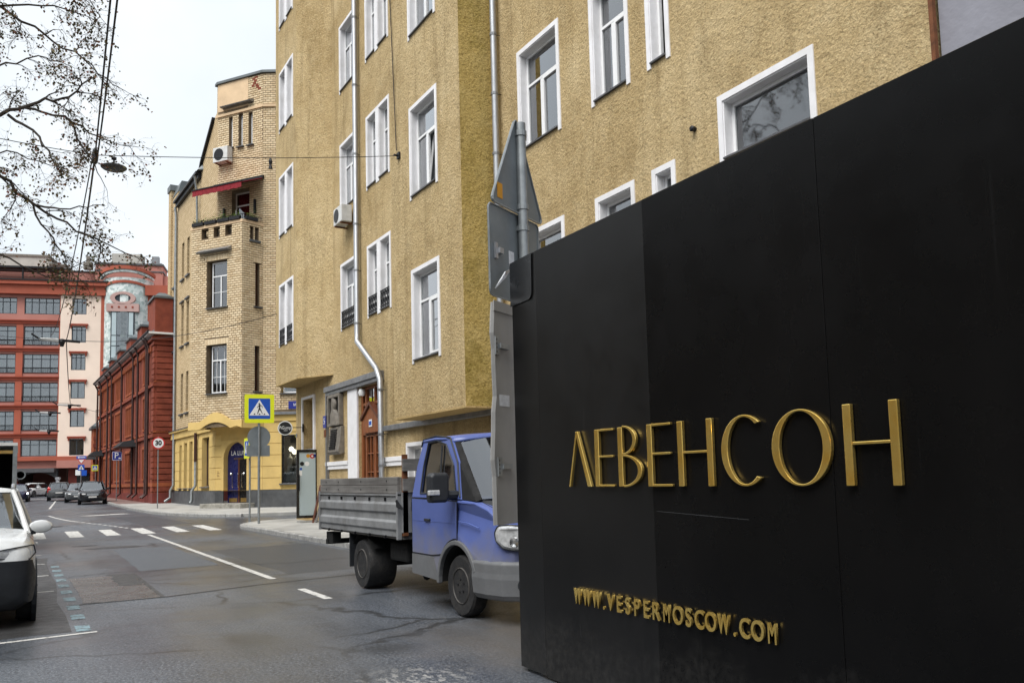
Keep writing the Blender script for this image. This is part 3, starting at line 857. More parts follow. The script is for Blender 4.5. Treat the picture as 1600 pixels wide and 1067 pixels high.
# bas-relief memorial plaque
l = MB(); ring(l, FW, -27.75, -26.5, 3.42, 4.48, .1, 0, .16); PLQ = l.build('memorial_plaque', MT['stone_relief'], OC, bevel=.015)
l = MB(); l.fbox(FW, -27.65, -26.6, .0, .05, 3.5, 4.4); l.build('backing', MT['iron'], PLQ)
l = MB()
c = FW(-27.15, .1, 4.12)
l.loft([[FW(-27.15 + x * math.cos(a), .08 + .12 * max(-.3, math.sin(a)) , z) for a in [2 * math.pi * k / 12 for k in range(12)]] for z, x in ((3.44, .42), (3.6, .36), (3.8, .34), (3.93, .2), (3.98, .1), (4.04, .13), (4.18, .17), (4.3, .14), (4.36, .06))])
l.build('relief_bust', MT['stone_relief'], PLQ, smooth=True)
l = MB(); pr = [(0, 3.40), (.12, 3.38), (.16, 2.9), (.22, 2.55), (.16, 2.45), (0, 2.5)]
l.loft([[FW(a, o, z) for o, z in pr] for a in (-27.55, -27.2, -26.8, -26.42)]); LP = l.build('inscription_tablet', MT['stone_relief'], PLQ, bevel=.01)
for i in range(11):
    l = MB(); z = 3.27 - i * .062
    l.fbox(FW, -27.45 + .04 * (i % 3), -26.75 - .05 * (i % 2), .13 + .008 * i, .152 + .0085 * i, z, z + .028); l.build('inscription_line', MT['iron'], LP)
# blue number plate
l = MB(); l.fbox(FW, -28.3, -27.98, .11, .125, 3.42, 3.84); NP = l.build('house_number', MT['sign_navy'], OC)
put_text('5', .3, .004, MT['sign_white'], NP, FW(-28.14, .132, 3.64), FW.d, (0, 0, 1))
l = MB(); l.fbox(FW, -28.24, -28.02, .0, .12, 3.1, 3.36); l.build('intercom', MT['rust'], OC, bevel=.01)
# drainpipes
def downpipe(path, r, m, parent, name='drainpipe', bands=()):
    p = MB(); p.tube(path, r, 12); o = p.build(name, m, parent, smooth=True)
    for q in bands:
        bnd = MB(); bnd.lathe(q, (0, 0, 1), [(-.03, r + .012), (.03, r + .012)], 12); bnd.build('pipe_band', MT['grey_metal'], o)
        br = MB(); br.tube([q, (q[0] + .22, q[1] - .05, q[2])], .008, 5); br.build('pipe_bracket', MT['iron'], o)
    return o
downpipe([(9.05, 24.76, TOP), (9.05, 24.74, 6.25), (9.0, 24.6, 5.9), (9.0, 23.0, 4.85), (9.0, 22.72, 4.5), (9.02, 22.7, .5)], .085, MT['galvanised'], OC, bands=[(9.05, 24.75, z) for z in (18.9, 16.6, 14.3, 12.0, 9.7, 8.2, 6.5)] + [(9.01, 22.7, z) for z in (4.2, 2.9, 2.0)])
downpipe([(9.05, 15.72, TOP), (9.05, 15.68, .5)], .075, MT['galvanised'], OC, bands=[(9.05, 15.7, z) for z in (13, 11.6, 10.2, 8.8, 7.4, 6.0)])
# air conditioner on bracket
def ac_unit(fr, a, z, parent, w=.8, h=.56, d=.3, o=.08):
    l = MB(); l.fbox(fr, a - w / 2, a + w / 2, o, o + d, z, z + h); A = l.build('air_conditioner', MT['ac_white'], parent, bevel=.02)
    l = MB(); l.lathe(fr(a - .1, o + d + .002, z + h / 2), fr.n, [(0, h * .40), (.012, h * .40)], 20); l.build('fan_grille', MT['iron'], A)
    for q in (a - w * .35, a + w * .35):
        l = MB(); l.fbox(fr, q - .02, q + .02, 0, o + d, z - .05, z - .005); l.build('bracket', MT['rust'], A)
    return A
ac_unit(FW, -25.7, 9.95, OC, .8, .56, .36)
# hook, vertical cable and anchor plate
l = MB(); l.lathe(FW(-9.55, 0, 7.05), FW.n, [(0, .04), (.08, .05), (.1, .03)], 8); l.build('wall_hook', MT['iron'], OC)
l = MB(); l.tube([FR(-19.95, .03, TOP), FR(-19.9, .03, 15), FR(-19.5, .05, 10.1)], .012, 5); l.build('wall_cable', MT['iron'], OC)
l = MB(); l.fbox(FR, -19.5, -19.35, 0, .05, 9.86, 10.02); l.lathe(FR(-19.43, .05, 9.94), FR.n, [(0, .03), (.1, .03)], 8); l.build('wall_anchor', MT['iron'], OC)

# neighbour wrapped in grey tarpaulin (far right, above the hoarding)
TN = thing('wrapped_house', 'house front wrapped in grey tarpaulin at the far right edge above the hoarding', 'building', (9.3, 2, .13))
l = MB(); l.box(9.5, 16, -6, 5.5, 0, 17); l.build('wall', MT['concrete'], TN)
l = MB(); rings = []
for j in range(25):
    z = j * 17 / 24
    rings.append([(9.32 + .06 * math.sin(i * .9 + z * .8) + .04 * math.sin(i * 2.3 - z * 1.7), 5.5 - i * .38, z) for i in range(31)])
l.loft(rings, closed=False, caps=False); l.build('tarpaulin', MT['tarp'], TN, smooth=True, normals=False)
l = MB(); l.fbox(FW, -5.55, -5.50, -.05, .02, 0, 17); l.build('edge_batten', MT['rust'], TN)
# ============================================================ buff brick corner house with yellow ground floor
LA = thing('corner_house', 'buff brick corner house with tower, balcony and yellow plastered ground floor', 'building', (9.33, 48, .3))
dB = (.58219, -.81305)
FA = Fr((9.33, 48), (.05, -1)); FB = Fr((8.354, 47.301), dB); FC = Fr((10.037, 44.952), (.94606, .324)); FT = Fr((9.33, 48), dB); FD = Fr((11.222, 45.358), (.86148, -.50779))
rb = random.Random(11)
BR = []
def bricks(fr, s0, s1, z0, z1, holes, zmin=None, prio=1, ch=.128, bl=.275):
    r = 0; z = z0
    while z + ch * .6 < z1:
        zt = min(z + ch, z1)
        cuts = sorted([(h[0], h[1]) for h in holes if h[2] < zt - .03 and h[3] > z + .03])
        segs = []; a = s0
        for c0, c1 in cuts:
            if c0 > a: segs.append((a, c0))
            a = max(a, c1)
        if a < s1: segs.append((a, s1))
        for p, q in segs:
            x = p - (bl / 2 if r % 2 else 0)
            while x < q:
                u0, u1 = max(x, p), min(x + bl, q)
                if u1 - u0 > .05 and (zmin is None or z > zmin((u0 + u1) / 2)):
                    BR.append((prio, fr, u0 + .011, u1 - .011, z + .016, zt - .016))
                x += bl
        z += ch; r += 1

LIGHT = MT['buff_plain']
def la_window(fr, s0, s1, z0, z1, wood=True, arch=True, sill=True, mull=1, bars=2, parent=None, fmat='white_frame', depth=.32, trans=.68):
    parent = parent or LA
    l = MB(); f = .07
    ring(l, fr, s0, s1, z0, z1, f, -depth, -depth + .06)
    zr = z0 + (z1 - z0) * trans
    if bars >= 1: l.fbox(fr, s0 + f, s1 - f, -depth, -depth + .065, zr, zr + f)
    xs = [s0 + (s1 - s0) * (i + 1) / (mull + 1) for i in range(mull)]
    for x in xs: l.fbox(fr, x - .035, x + .035, -depth, -depth + .062, z0 + f, zr if bars else z1 - f)
    w = l.build('window', MT[fmat], parent)
    if bars >= 2:
        b_ = MB()
        E = [s0 + f] + xs + [s1 - f]
        for i in range(len(E) - 1):
            c = (E[i] + E[i + 1]) / 2
            if bars >= 3: b_.fbox(fr, c - .012, c + .012, -depth + .01, -depth + .05, z0 + f, zr)
            b_.fbox(fr, E[i], E[i + 1], -depth + .01, -depth + .05, (z0 + zr) / 2 - .012, (z0 + zr) / 2 + .012)
        if bars >= 3:
            for q in (.3, .7): b_.fbox(fr, s0 + (s1 - s0) * q - .012, s0 + (s1 - s0) * q + .012, -depth + .01, -depth + .05, zr + f, z1 - f)
        b_.build('glazing_bar', MT[fmat], w)
    E = [s0 + f] + xs + [s1 - f]
    for i in range(len(E) - 1):
        g = MB(); g.fbox(fr, E[i], E[i + 1], -depth + .025, -depth + .03, z0 + f, zr if bars else z1 - f); g.build('pane', MT['glass'], w)
    if bars:
        g = MB(); g.fbox(fr, s0 + f, s1 - f, -depth + .025, -depth + .03, zr + f, z1 - f); g.build('pane', MT['glass'], w)
    g = MB(); g.poly([fr(s0, -depth - .5, z0), fr(s1, -depth - .5, z0), fr(s1, -depth - .5, z1), fr(s0, -depth - .5, z1)])
    for q in (s0, s1): g.poly([fr(q, -depth, z0), fr(q, -depth - .5, z0), fr(q, -depth - .5, z1), fr(q, -depth, z1)])
    g.build('room_behind', MT['room'], w)
    if sill:
        g = MB(); g.hexa([fr(s0 - .12, -depth, z0 - .1), fr(s1 + .12, -depth, z0 - .1), fr(s1 + .12, .16, z0 - .1), fr(s0 - .12, .16, z0 - .1), fr(s0 - .12, -depth, z0 + .01), fr(s1 + .12, -depth, z0 + .01), fr(s1 + .12, .16, z0 - .05), fr(s0 - .12, .16, z0 - .05)])
        g.build('sill', MT['plinth'], w)
    return w

# ---- oriel faces
HB = [(.42, 1.84, 11.1, 13.71), (.42, 1.84, 6.42, 9.07), (.02, .51, 15.02, 15.55), (.88, 1.31, 15.02, 15.55), (1.70, 2.15, 15.02, 15.55)]
HC = [(.78, 1.04, 11.09, 13.5), (.75, 1.04, 6.48, 8.93), (.46, .66, 14.75, 15.45), (.74, .98, 14.75, 15.45)]
PARZ = 15.76
m_ = MB()
wall(m_, FB, -.72, 2.89, 4.6, PARZ - .16, HB, depth=.34)
wall(m_, FC, 0, 1.253, 4.6, PARZ - .16, HC, depth=.34)
m_.poly([FB(-.72, 0, 4.6), FB(-.72, -1.7, 4.6), FB(-.72, -1.7, PARZ - .16), FB(-.72, 0, PARZ - .16)])
ORI = m_.build('oriel', MT['mortar'], LA)
cap = MB(); tp = [FB(-.78, .05, 0), FB(2.92, .05, 0), FC(1.25, .05, 0)]
inn = [FB(-.78, -.3, 0), FB(2.62, -.3, 0), FC(1.25, -.3, 0)]
for i in range(2):
    q = [tp[i], tp[i + 1], inn[i + 1], inn[i]]
    cap.hexa([Vector((p.x, p.y, PARZ - .16)) for p in q] + [Vector((p.x, p.y, PARZ)) for p in q])
cap.build('parapet_cap', LIGHT, LA)
fl = MB(); q = [FB(-.72, -.02, 14.6), FB(2.85, -.02, 14.6), FC(1.25, -.02, 14.6), FT(0, 0, 14.6)]
fl.prism(q, (0, 0, .08)); fl.build('balcony_floor', MT['concrete'], LA)
lint = lambda h, e=.16: (h[0] - .14, h[1] + .14, h[3], h[3] + .32)
lB = [lint(HB[0]), lint(HB[1])]; lC = [(.66, 1.16, 13.5, 13.8), (.63, 1.16, 8.93, 9.23)]
def arch_top(s):
    t = (s - 1.13) / 1.15
    return 4.92 + (.46 * math.cos(t * math.pi / 2) ** 1.3 if abs(t) < 1 else 0)
bricks(FB, -.72, 2.89, 4.72, PARZ - .17, HB + lB, zmin=lambda s: arch_top(s) - .12, prio=0)
bricks(FC, 0, 1.253, 4.72, PARZ - .17, HC + lC, zmin=lambda s: 4.8)
for h, fr in ((lB[0], FB), (lB[1], FB), (lC[0], FC), (lC[1], FC)):
    n = max(3, round((h[1] - h[0]) / .11))
    for i in range(n):
        a = h[0] + (h[1] - h[0]) * i / n
        BR.append((1, fr, a + .008, a + (h[1] - h[0]) / n - .008, h[2] + .005, h[3] - .01))
w1 = la_window(FB, .56, 1.80, 11.14, 13.66, bars=2); w2 = la_window(FB, .56, 1.80, 6.46, 9.03, bars=3)
for h in HB[2:]:
    g = MB()
    for i in range(4): g.fbox(FB, h[0] + .08 + i * (h[1] - h[0] - .16) / 3 - .008, h[0] + .08 + i * (h[1] - h[0] - .16) / 3 + .008, -.2, -.18, h[2], h[3])
    g.fbox(FB, h[0], h[1], -.2, -.18, (h[2] + h[3]) / 2 - .01, (h[2] + h[3]) / 2 + .01)
    g.build('parapet_grille', MT['iron'], LA)
for h in HC[:2]:
    la_window(FC, h[0], h[1], h[2] + .02, h[3], mull=0, bars=1, trans=.75, fmat='wood_dark')
g = MB(); g.fbox(FC, .4, 1.05, .0, .12, 14.6, 14.72); g.build('sill', MT['plinth'], LA)
g = MB(); g.hexa([FB(-.1, 0, 14.15), FB(2.15, 0, 14.15), FB(2.15, .3, 14.15), FB(-.1, .3, 14.15), FB(-.1, 0, 14.42), FB(2.15, 0, 14.42), FB(2.15, .34, 14.2), FB(-.1, .34, 14.2)])
g.build('window_hood', MT['grey_metal'], LA)
# yellow arched moulding under the oriel
top = [(-.78 + 3.72 * i / 24, arch_top(-.78 + 3.72 * i / 24)) for i in range(25)]
def low(s):
    if .07 < s < 2.18: return 4.5 + .36 * math.sin((s - .07) / 2.11 * math.pi) ** .8
    if s >= 2.18: return 4.5 + .10 * math.sin((s - 2.18) / .76 * math.pi)
    return 4.5
bot = [(s, low(s)) for s, _ in top]
mo = MB()
for i in range(24):
    a, b, c, d = bot[i], bot[i + 1], top[i + 1], top[i]
    mo.hexa([FB(a[0], -.25, a[1]), FB(b[0], -.25, b[1]), FB(b[0], .09, b[1]), FB(a[0], .09, a[1]), FB(d[0], -.25, d[1]), FB(c[0], -.25, c[1]), FB(c[0], .07, c[1]), FB(d[0], .07, d[1])])
mo.build('arched_moulding', MT['yellow_plaster'], LA)
mo = MB(); mo.fbox(FC, 0.02, 1.3, -.2, .08, 4.5, 4.92); mo.build('oriel_moulding', MT['yellow_plaster'], LA)
so = MB(); so.prism([FB(-.7, -.2, 4.72), FB(2.85, -.2, 4.72), FC(1.25, -.1, 4.72), FT(3.2, .005, 4.72), FT(0.0, .005, 4.72), FB(-.7, -1.68, 4.72)], (0, 0, .05)); so.build('oriel_underside', MT['yellow_plaster'], LA)

# ---- tower face, lane face, street face : upper walls
HT = [(.82, 1.08, 20.5, 22.3), (1.53, 1.82, 20.45, 22.36), (2.24, 2.52, 20.42, 22.3), (1.05, 2.3, 15.75, 17.9)]
HD = [(1.02, 3.4, 1.5, 4.12), (1.0, 2.6, 6.37, 9.0)]
HA = []
for z0, z1 in ((6.2, 8.7), (10.62, 13.2), (15.0, 17.35)):
    for s0, s1 in ((-7.65, -6.95), (-9.15, -8.45), (-11.6, -10.95)): HA.append((s0, s1, z0, z1))
m_ = MB(); wall(m_, FT, 0, 3.25, 5.0, 24.4, HT, depth=.3); m_.build('tower_wall', MT['mortar'], LA)
m_ = MB(); wall(m_, FD, 0, 9, 5.3, 24.4, HD, depth=.3); m_.build('lane_wall', MT['mortar'], LA)
m_ = MB(); wall(m_, FA, -12.85, 0, 5.0, 20.4, HA, depth=.28)
m_.poly([FA(0, 0, 20.4), FA(0, 0, 24.4), FA(-.2, 0, 24.4), FA(-.25, 0, 22.9), FA(-.8, 0, 22.6), FA(-3.6, 0, 20.95), FA(-4.0, 0, 20.4)])
m_.build('street_wall', MT['brick_far'], LA)
bricks(FT, 0, 3.25, 15.8, 24.35, HT + [(-.1, 2.2, 22.62, 24.4)])
bricks(FD, 0, 1.0, 5.45, 24.35, [])
bricks(FD, 1.0, 2.4, 5.45, 6.3, [])
for i, h in enumerate(HT[:3]):
    la_window(FT, h[0] + .03, h[1], h[2] + .03, h[3], mull=0, bars=0, fmat='white_frame', depth=.24)
dw = la_window(FT, 1.1, 2.26, 15.8, 17.86, mull=0, bars=1, trans=.62, sill=False)
# tower trimmings
g = MB(); g.fbox(FT, -.12, 3.3, 0, .1, 22.42, 22.56); g.fbox(FD, -.02, 1.2, 0, .1, 22.42, 22.56); g.build('string_course', LIGHT, LA)
g = MB(); g.fbox(FT, .0, 2.2, 0, .025, 22.75, 24.38); g.build('rendered_panel', LIGHT, LA)
g = MB(); g.hexa([FT(.4, 0, 22.85), FT(2.6, 0, 22.85), FT(2.6, .3, 22.85), FT(.4, .3, 22.85), FT(.4, 0, 23.08), FT(2.6, 0, 23.08), FT(2.6, .33, 22.9), FT(.4, .33, 22.9)]); g.build('window_hood', MT['grey_metal'], LA)
g = MB(); q = [FA(-.3, .12, 0), FT(0, .12, 0), FT(3.27, .12, 0), FD(.04, .12, 0), FD(9, .12, 0), FD(9, -6, 0), FA(-.3, -6, 0)]
g.prism([Vector((p.x, p.y, 24.4)) for p in q], (0, 0, .14)); g.build('tower_roof', MT['roof_grey'], LA)
g = MB(); g.hexa([FD(-.3, -.8, 24.54), FD(2.2, -.8, 24.54), FD(2.2, -2.2, 24.54), FD(-.3, -2.2, 24.54), FD(.3, -1.2, 25.1), FD(1.7, -1.2, 25.1), FD(1.7, -1.8, 25.1), FD(.3, -1.8, 25.1)]); g.build('skylight', MT['frost'], LA)
ac_unit(FT, .62, 19.6, LA, 1.05, .85, .42)
# red damaged brickwork
for s_, z_ in ((2.45, 23.75), (2.72, 23.75), (2.55, 23.88), (2.62, 24.01), (2.5, 24.14), (2.78, 23.62), (2.9, 23.49), (2.66, 24.2)):
    g = MB(); g.fbox(FT, s_, s_ + .22, .02, .029, z_, z_ + .1); g.build('exposed_brick', MT['brick_red'], LA)
# awning
aw = MB(); A0, A1 = -.15, 3.3
aw.hexa([FT(A0, .1, 18.30), FT(A1, .1, 18.30), FT(A1, 1.75, 17.55), FT(A0, 1.75, 17.55), FT(A0, .1, 18.35), FT(A1, .1, 18.35), FT(A1, 1.75, 17.6), FT(A0, 1.75, 17.6)])
AW = aw.build('awning', MT['awning_red'], LA)
for i in range(14):
    a = A0 + (A1 - A0) * i / 14
    v = MB(); v.fbox(FT, a + .004, a + (A1 - A0) / 14 - .004, 1.75, 1.765, 17.28 + .02 * (i % 2), 17.6); v.build('valance_flap', MT['awning_red'], AW)
v = MB(); v.fbox(FT, A0 - .03, A1 + .03, .0, .14, 18.3, 18.48); v.build('awning_case', MT['iron'], AW)
v = MB(); v.fbox(FT, A0 - .03, A1 + .03, 1.70, 1.80, 17.60, 17.66); v.build('front_bar', MT['iron'], AW)
# balcony railing and planters
ra = MB()
def railrun(fr, a0, a1, o):
    n = max(2, round((a1 - a0) / .12))
    ra.fbox(fr, a0, a1, o, o + .025, PARZ + .3, PARZ + .325)
    for i in range(n + 1):
        x = a0 + (a1 - a0) * i / n
        ra.fbox(fr, x - .008, x + .008, o, o + .02, PARZ, PARZ + .3)
railrun(FB, -.7, 2.85, -.06); railrun(FC, .03, 1.22, -.06)
ra.build('balcony_railing', MT['iron'], LA)
rp = random.Random(4)
for fr, a, ln in ((FB, -.2, .8), (FB, .7, .8), (FB, 1.6, .8), (FB, 2.4, .7), (FC, .5, .7)):
    p = MB(); p.fbox(fr, a - ln / 2, a + ln / 2, -.03, .13, PARZ + .02, PARZ + .2); P = p.build('planter', MT['iron'], LA)
    p = MB()
    for k in range(60):
        c = fr(a + rp.uniform(-ln / 2, ln / 2), .05 + rp.uniform(-.1, .1), PARZ + .2 + rp.uniform(0, .2 + .25 * (rp.random() < .2)))
        d = Vector((rp.uniform(-1, 1), rp.uniform(-1, 1), rp.uniform(-.3, 1))).normalized() * rp.uniform(.05, .11); e = d.orthogonal().normalized() * .03
        p.poly([c, c + d * .5 + e, c + d, c + d * .5 - e])
    p.build('planter_greenery', MT['plant'], P, normals=False)['kind'] = 'stuff'
for s, zz in ((.55, 16.2), (2.75, 16.4)):
    p = MB(); p.fbox(FT, s - .05, s + .05, .02, .14, zz, zz + .8); p.build('wall_lantern', MT['iron'], LA)
# street wall ledges, eave, mansard, corner turret
for z in (6.1, 10.5, 13.45, 14.9):
    for s0, s1 in ((-7.8, -6.8), (-9.3, -8.3), (-11.8, -10.8)):
        g = MB(); g.fbox(FA, s0, s1, 0, .12, z - .1, z); g.build('window_ledge', MT['plinth'], LA)
for h in HA: 
    g = MB(); g.fbox(FA, h[0], h[1], -.27, -.25, h[2], h[3]); g.build('window', MT['room'], LA)
    p = MB(); p.fbox(FA, h[0] + .08, h[1] - .08, -.245, -.24, h[2] + .1, h[3] - .1); 
    p.build('pane', MT['glass'], LA)
g = MB(); g.fbox(FA, -10.4, -3.9, -.2, .35, 20.4, 20.55); g.fbox(FA, -10.4, -3.9, -.2, .2, 20.15, 20.4); g.build('eave', MT['iron'], LA)
g = MB(); g.hexa([FA(-10.4, .3, 20.55), FA(-3.6, .3, 20.55), FA(-.3, -6, 20.55), FA(-10.4, -6, 20.55), FA(-10.4, -1.4, 22.6), FA(-3.6, -1.4, 22.6), FA(-.6, -6, 22.6), FA(-10.4, -6, 22.6)]); g.build('mansard_roof', MT['roof_grey'], LA)
g = MB()
for p, q in (((-.8, 22.62), (-3.7, 20.93)), ((-3.7, 20.93), (-4.1, 20.5))):
    g.hexa([FA(p[0], -.1, p[1]), FA(q[0], -.1, q[1]), FA(q[0], .16, q[1]), FA(p[0], .16, p[1]), FA(p[0], -.1, p[1] + .16), FA(q[0], -.1, q[1] + .16), FA(q[0], .16, q[1] + .16), FA(p[0], .16, p[1] + .16)])
g.build('gable_coping', MT['iron'], LA)
g = MB(); g.fbox(FA, -13.0, -12.2, -.8, .12, .3, 21.9); g.fbox(FA, -13.05, -10.4, -.8, .02, 20.4, 21.3); TU = g.build('end_turret', MT['brick_far'], LA)
g = MB(); g.fbox(FA, -13.1, -12.1, -.85, .2, 21.9, 22.3); g.hexa([FA(-12.1, .05, 21.3), FA(-10.4, .05, 21.3), FA(-10.4, -.8, 21.3), FA(-12.1, -.8, 21.3), FA(-12.1, -.2, 22.1), FA(-10.4, -.2, 22.1), FA(-10.4, -.8, 22.1), FA(-12.1, -.8, 22.1)]); g.build('turret_roof', MT['roof_grey'], TU)

# ---- ground floor, yellow plaster courses
GH_A = [(-3.12, -1.4, 1.44, 4.26), (-6.37, -5.5, 1.37, 4.2), (-7.85, -7.0, 1.37, 4.17), (-9.2, -8.5, 1.37, 4.1), (-11.55, -10.7, 1.3, 4.1)]
GH_T = [(.57, 2.18, .5, 3.84)]
PLZ = 1.19
y_ = MB()
wall(y_, FA, -12.85, 0, PLZ, 5.0, GH_A, depth=.35); wall(y_, FT, 0, 3.25, PLZ, 5.0, [(.45, 2.3, PLZ, 3.9)], depth=.4); wall(y_, FD, 0, 9, PLZ, 5.3, HD, depth=.35)
y_.build('ground_floor_wall', MT['yellow_plaster'], LA)
def courses(fr, s0, s1, holes, zs):
    for i in range(len(zs) - 1):
        z0, z1 = zs[i] + .014, zs[i + 1] - .014
        cuts = sorted((h[0], h[1]) for h in holes if h[2] < z1 - .02 and h[3] > z0 + .02)
        a = s0; segs = []
        for c0, c1 in cuts:
            if c0 > a: segs.append((a, c0))
            a = max(a, c1)
        if a < s1: segs.append((a, s1))
        for p, q in segs:
            b = MB(); b.fbox(fr, p, q, 0, .035, z0, z1); b.build('rusticated_block', MT['yellow_plaster'], LA, bevel=.008, seg=1)
ZS = [PLZ, 1.82, 2.44, 3.05, 3.66, 4.27]
courses(FA, -12.85, 0, GH_A, ZS); courses(FT, .0, .42, [], ZS); courses(FT, 2.33, 3.25, [], ZS); courses(FD, 0, 3.4, HD, ZS + [4.85])
g = MB(); g.fbox(FD, 0, 6, 0, .1, 4.86, 5.2); g.build('ground_floor_band', MT['yellow_plaster'], LA)
g = MB(); g.fbox(FD, -.05, 6, 0, .24, 5.2, 5.34); g.build('ledge', MT['grey_metal'], LA)
g = MB(); g.fbox(FA, -12.85, 0, 0, .12, 4.55, 4.95); g.fbox(FA, -12.9, 0, 0, .24, 4.95, 5.05); g.build('ground_floor_band', MT['yellow_plaster'], LA)
g = MB(); g.fbox(FA, -12.9, -1, 0, .27, 5.05, 5.09); g.build('ledge', MT['plinth'], LA)
for h in GH_A:
    la_window(FA, h[0] + .02, h[1] - .02, h[2] + .02, h[3] - .02, mull=0, bars=0, sill=True, fmat='brown_pipe', depth=.3)
la_window(FD, 1.04, 3.38, 1.54, 4.1, mull=0, bars=0, fmat='black_gloss', depth=.12)
# shop window contents: a warm lamp cluster and pale dress forms
for k, (s, z) in enumerate(((1.45, 3.35), (1.62, 3.2))):
    p = MB(); p.lathe(FD(s, -.35, z), (0, 0, 1), [(-.14, .02), (-.1, .1), (0, .14), (.1, .1), (.14, .02)], 10); p.build('shop_lamp', MT['lamp_on'], LA, smooth=True)
for s in (1.35, 1.75):
    p = MB(); p.lathe(FD(s, -.42, 1.6), (0, 0, 1), [(0, .22), (.5, .2), (.9, .12), (1.25, .17), (1.4, .06), (1.5, .05)], 10); p.build('dress_form', MT['curtain'], LA, smooth=True)
la_window(FD, 1.04, 2.56, 6.4, 8.96, mull=1, bars=1)
# plinth
p = MB(); p.fbox(FA, -12.88, .02, 0, .06, .1, PLZ); p.fbox(FT, 0, .57, .0, .06, .1, PLZ); p.fbox(FT, 2.2, 3.28, 0, .06, .1, PLZ); p.fbox(FD, .0, 6, 0, .06, .0, PLZ)
p.build('plinth', MT['plinth'], LA)
# navy arched doors
def archpts(a0, a1, z0, zs, z1, n=16):
    c = (a0 + a1) / 2; r = (a1 - a0) / 2
    return [(a0, z0)] + [(a1, z0)] + [(c + r * math.cos(math.pi * i / n), zs + (z1 - zs) * math.sin(math.pi * i / n)) for i in range(n + 1)]
p = MB(); p.fprism(FT, archpts(.57, 2.18, .5, 2.95, 3.84), -.36, -.30); DR = p.build('double_door', MT['navy'], LA)
# arch infill of wall
p = MB(); n = 16
pts = [(2.3, PLZ), (2.3, 3.9)] + [(.45, 3.9), (.45, PLZ), (.57, PLZ)] + [(1.375 + .805 * math.cos(math.pi * i / n), 2.95 + .89 * math.sin(math.pi * i / n)) for i in range(n, -1, -1)] + [(2.18, PLZ)]
ins = [(1.375 + .805 * math.cos(math.pi * i / n), 2.95 + .89 * math.sin(math.pi * i / n)) for i in range(n + 1)]
p.fbox(FT, .42, .57, -.3, .036, PLZ, 3.0); p.fbox(FT, 2.18, 2.33, -.3, .036, PLZ, 3.0)
for i in range(n):
    a, b = ins[i], ins[i + 1]
    oa = (2.33 if a[0] > 1.375 else .42, a[1]); 
    p.hexa([FT(a[0], -.3, a[1]), FT(b[0], -.3, b[1]), FT(b[0], .036, b[1]), FT(a[0], .036, a[1]), FT(a[0], -.3, 3.95), FT(b[0], -.3, 3.95), FT(b[0], .036, 3.95), FT(a[0], .036, 3.95)]) if True else None
p.fbox(FT, .42, .57, -.3, .036, 3.0, 3.95); p.fbox(FT, 2.18, 2.33, -.3, .036, 3.0, 3.95)
p.build('door_arch', MT['yellow_plaster'], LA)
p = MB(); p.fbox(FT, 1.42, 2.14, -.30, -.285, .52, 2.95); p.build('door_leaf', MT['black_gloss'], DR)
p = MB(); p.fbox(FT, 1.32, 1.42, -.30, -.27, .52, 2.98); p.build('door_rebate', MT['wood_dark'], DR)
for s in (.95, 1.35, 1.62):
    p = MB(); p.tube([FT(s, -.285, 1.35), FT(s, -.22, 1.40), FT(s, -.22, 2.1), FT(s, -.285, 2.15)], .018, 6); p.build('pull_handle', MT['chrome'], DR, smooth=True)
for s0, s1 in ((.68, 1.25), (1.5, 2.05)):
    p = MB(); p.fbox(FT, s0, s1, -.298, -.28, .56, .78); p.build('kick_plate', MT['brass'], DR)
for s in (.82, 1.72):
    p = MB(); p.lathe(FT(s, -.29, 2.1), FT.n, [(0, .05), (.05, .07), (.09, .02)], 8); p.build('door_knocker', MT['chrome'], DR, smooth=True)
put_text('LA LUNA', .36, .006, MT['sign_white'], DR, FT(1.45, -.27, 3.22), FT.d, (0, 0, 1), .85)
put_text('BOUTIQUE', .14, .004, MT['brass'], DR, FT(1.35, -.27, 2.92), FT.d, (0, 0, 1), .9)
p = MB(); p.fbox(FT, .08, .33, .036, .045, 1.9, 2.3); HN = p.build('hours_notice', MT['yellow_plaster'], LA)
for i in range(4):
    p = MB(); p.fbox(FT, .12, .29 - .04 * (i % 2), .045, .047, 1.97 + i * .085, 2.0 + i * .085); p.build('notice_line', MT['wood_dark'], HN)
# granite steps
ST = MB(); ST.fbox(FT, -.05, 2.75, -.3, 1.15, .1, .52); ST.build('doorstep', MT['granite_step'], LA, bevel=.02)
# drainpipes with outlets
downpipe([FA(-10.5, .18, 20.2), FA(-10.5, .12, 19.6), FA(-10.5, .12, 1.55), FA(-10.5, .3, 1.2), FA(-10.5, .3, .75), FA(-10.5, .65, .5)], .085, MT['galv_matt'], LA)
downpipe([FA(-4.12, .16, 4.6), FA(-4.12, .16, 1.5), FA(-4.12, .36, 1.2), FA(-4.12, .36, .62), FA(-4.12, .45, .5)], .085, MT['galv_matt'], LA)
downpipe([FA(-4.12, .165, 4.62), FA(-4.12, .165, 2.9)], .09, MT['brown_pipe'], LA)
downpipe([FA(-3.9, .4, 20.2), FA(-4.2, .2, 19.4), FA(-4.2, .12, 15.9)], .07, MT['galv_matt'], LA)
# street name plate
p = MB(); p.fbox(FD, 1.4, 3.2, .03, .05, 5.5, 5.92); SPN = p.build('street_name_plate', MT['sign_navy'], LA)
put_text('М. КАЗЁННЫЙ', .2, .003, MT['sign_white'], SPN, FD(2.3, .054, 5.71), FD.d, (0, 0, 1), .9)
# orange gas pipe at the far corner
downpipe([FA(-13.25, .2, 5.2), FA(-13.25, .2, .5)], .07, MT['orange_pipe'], LA, 'gas_pipe')
downpipe([FA(-13.25, .2, 5.2), FA(-12.8, .2, 5.2)], .06, MT['orange_pipe'], LA, 'gas_pipe')

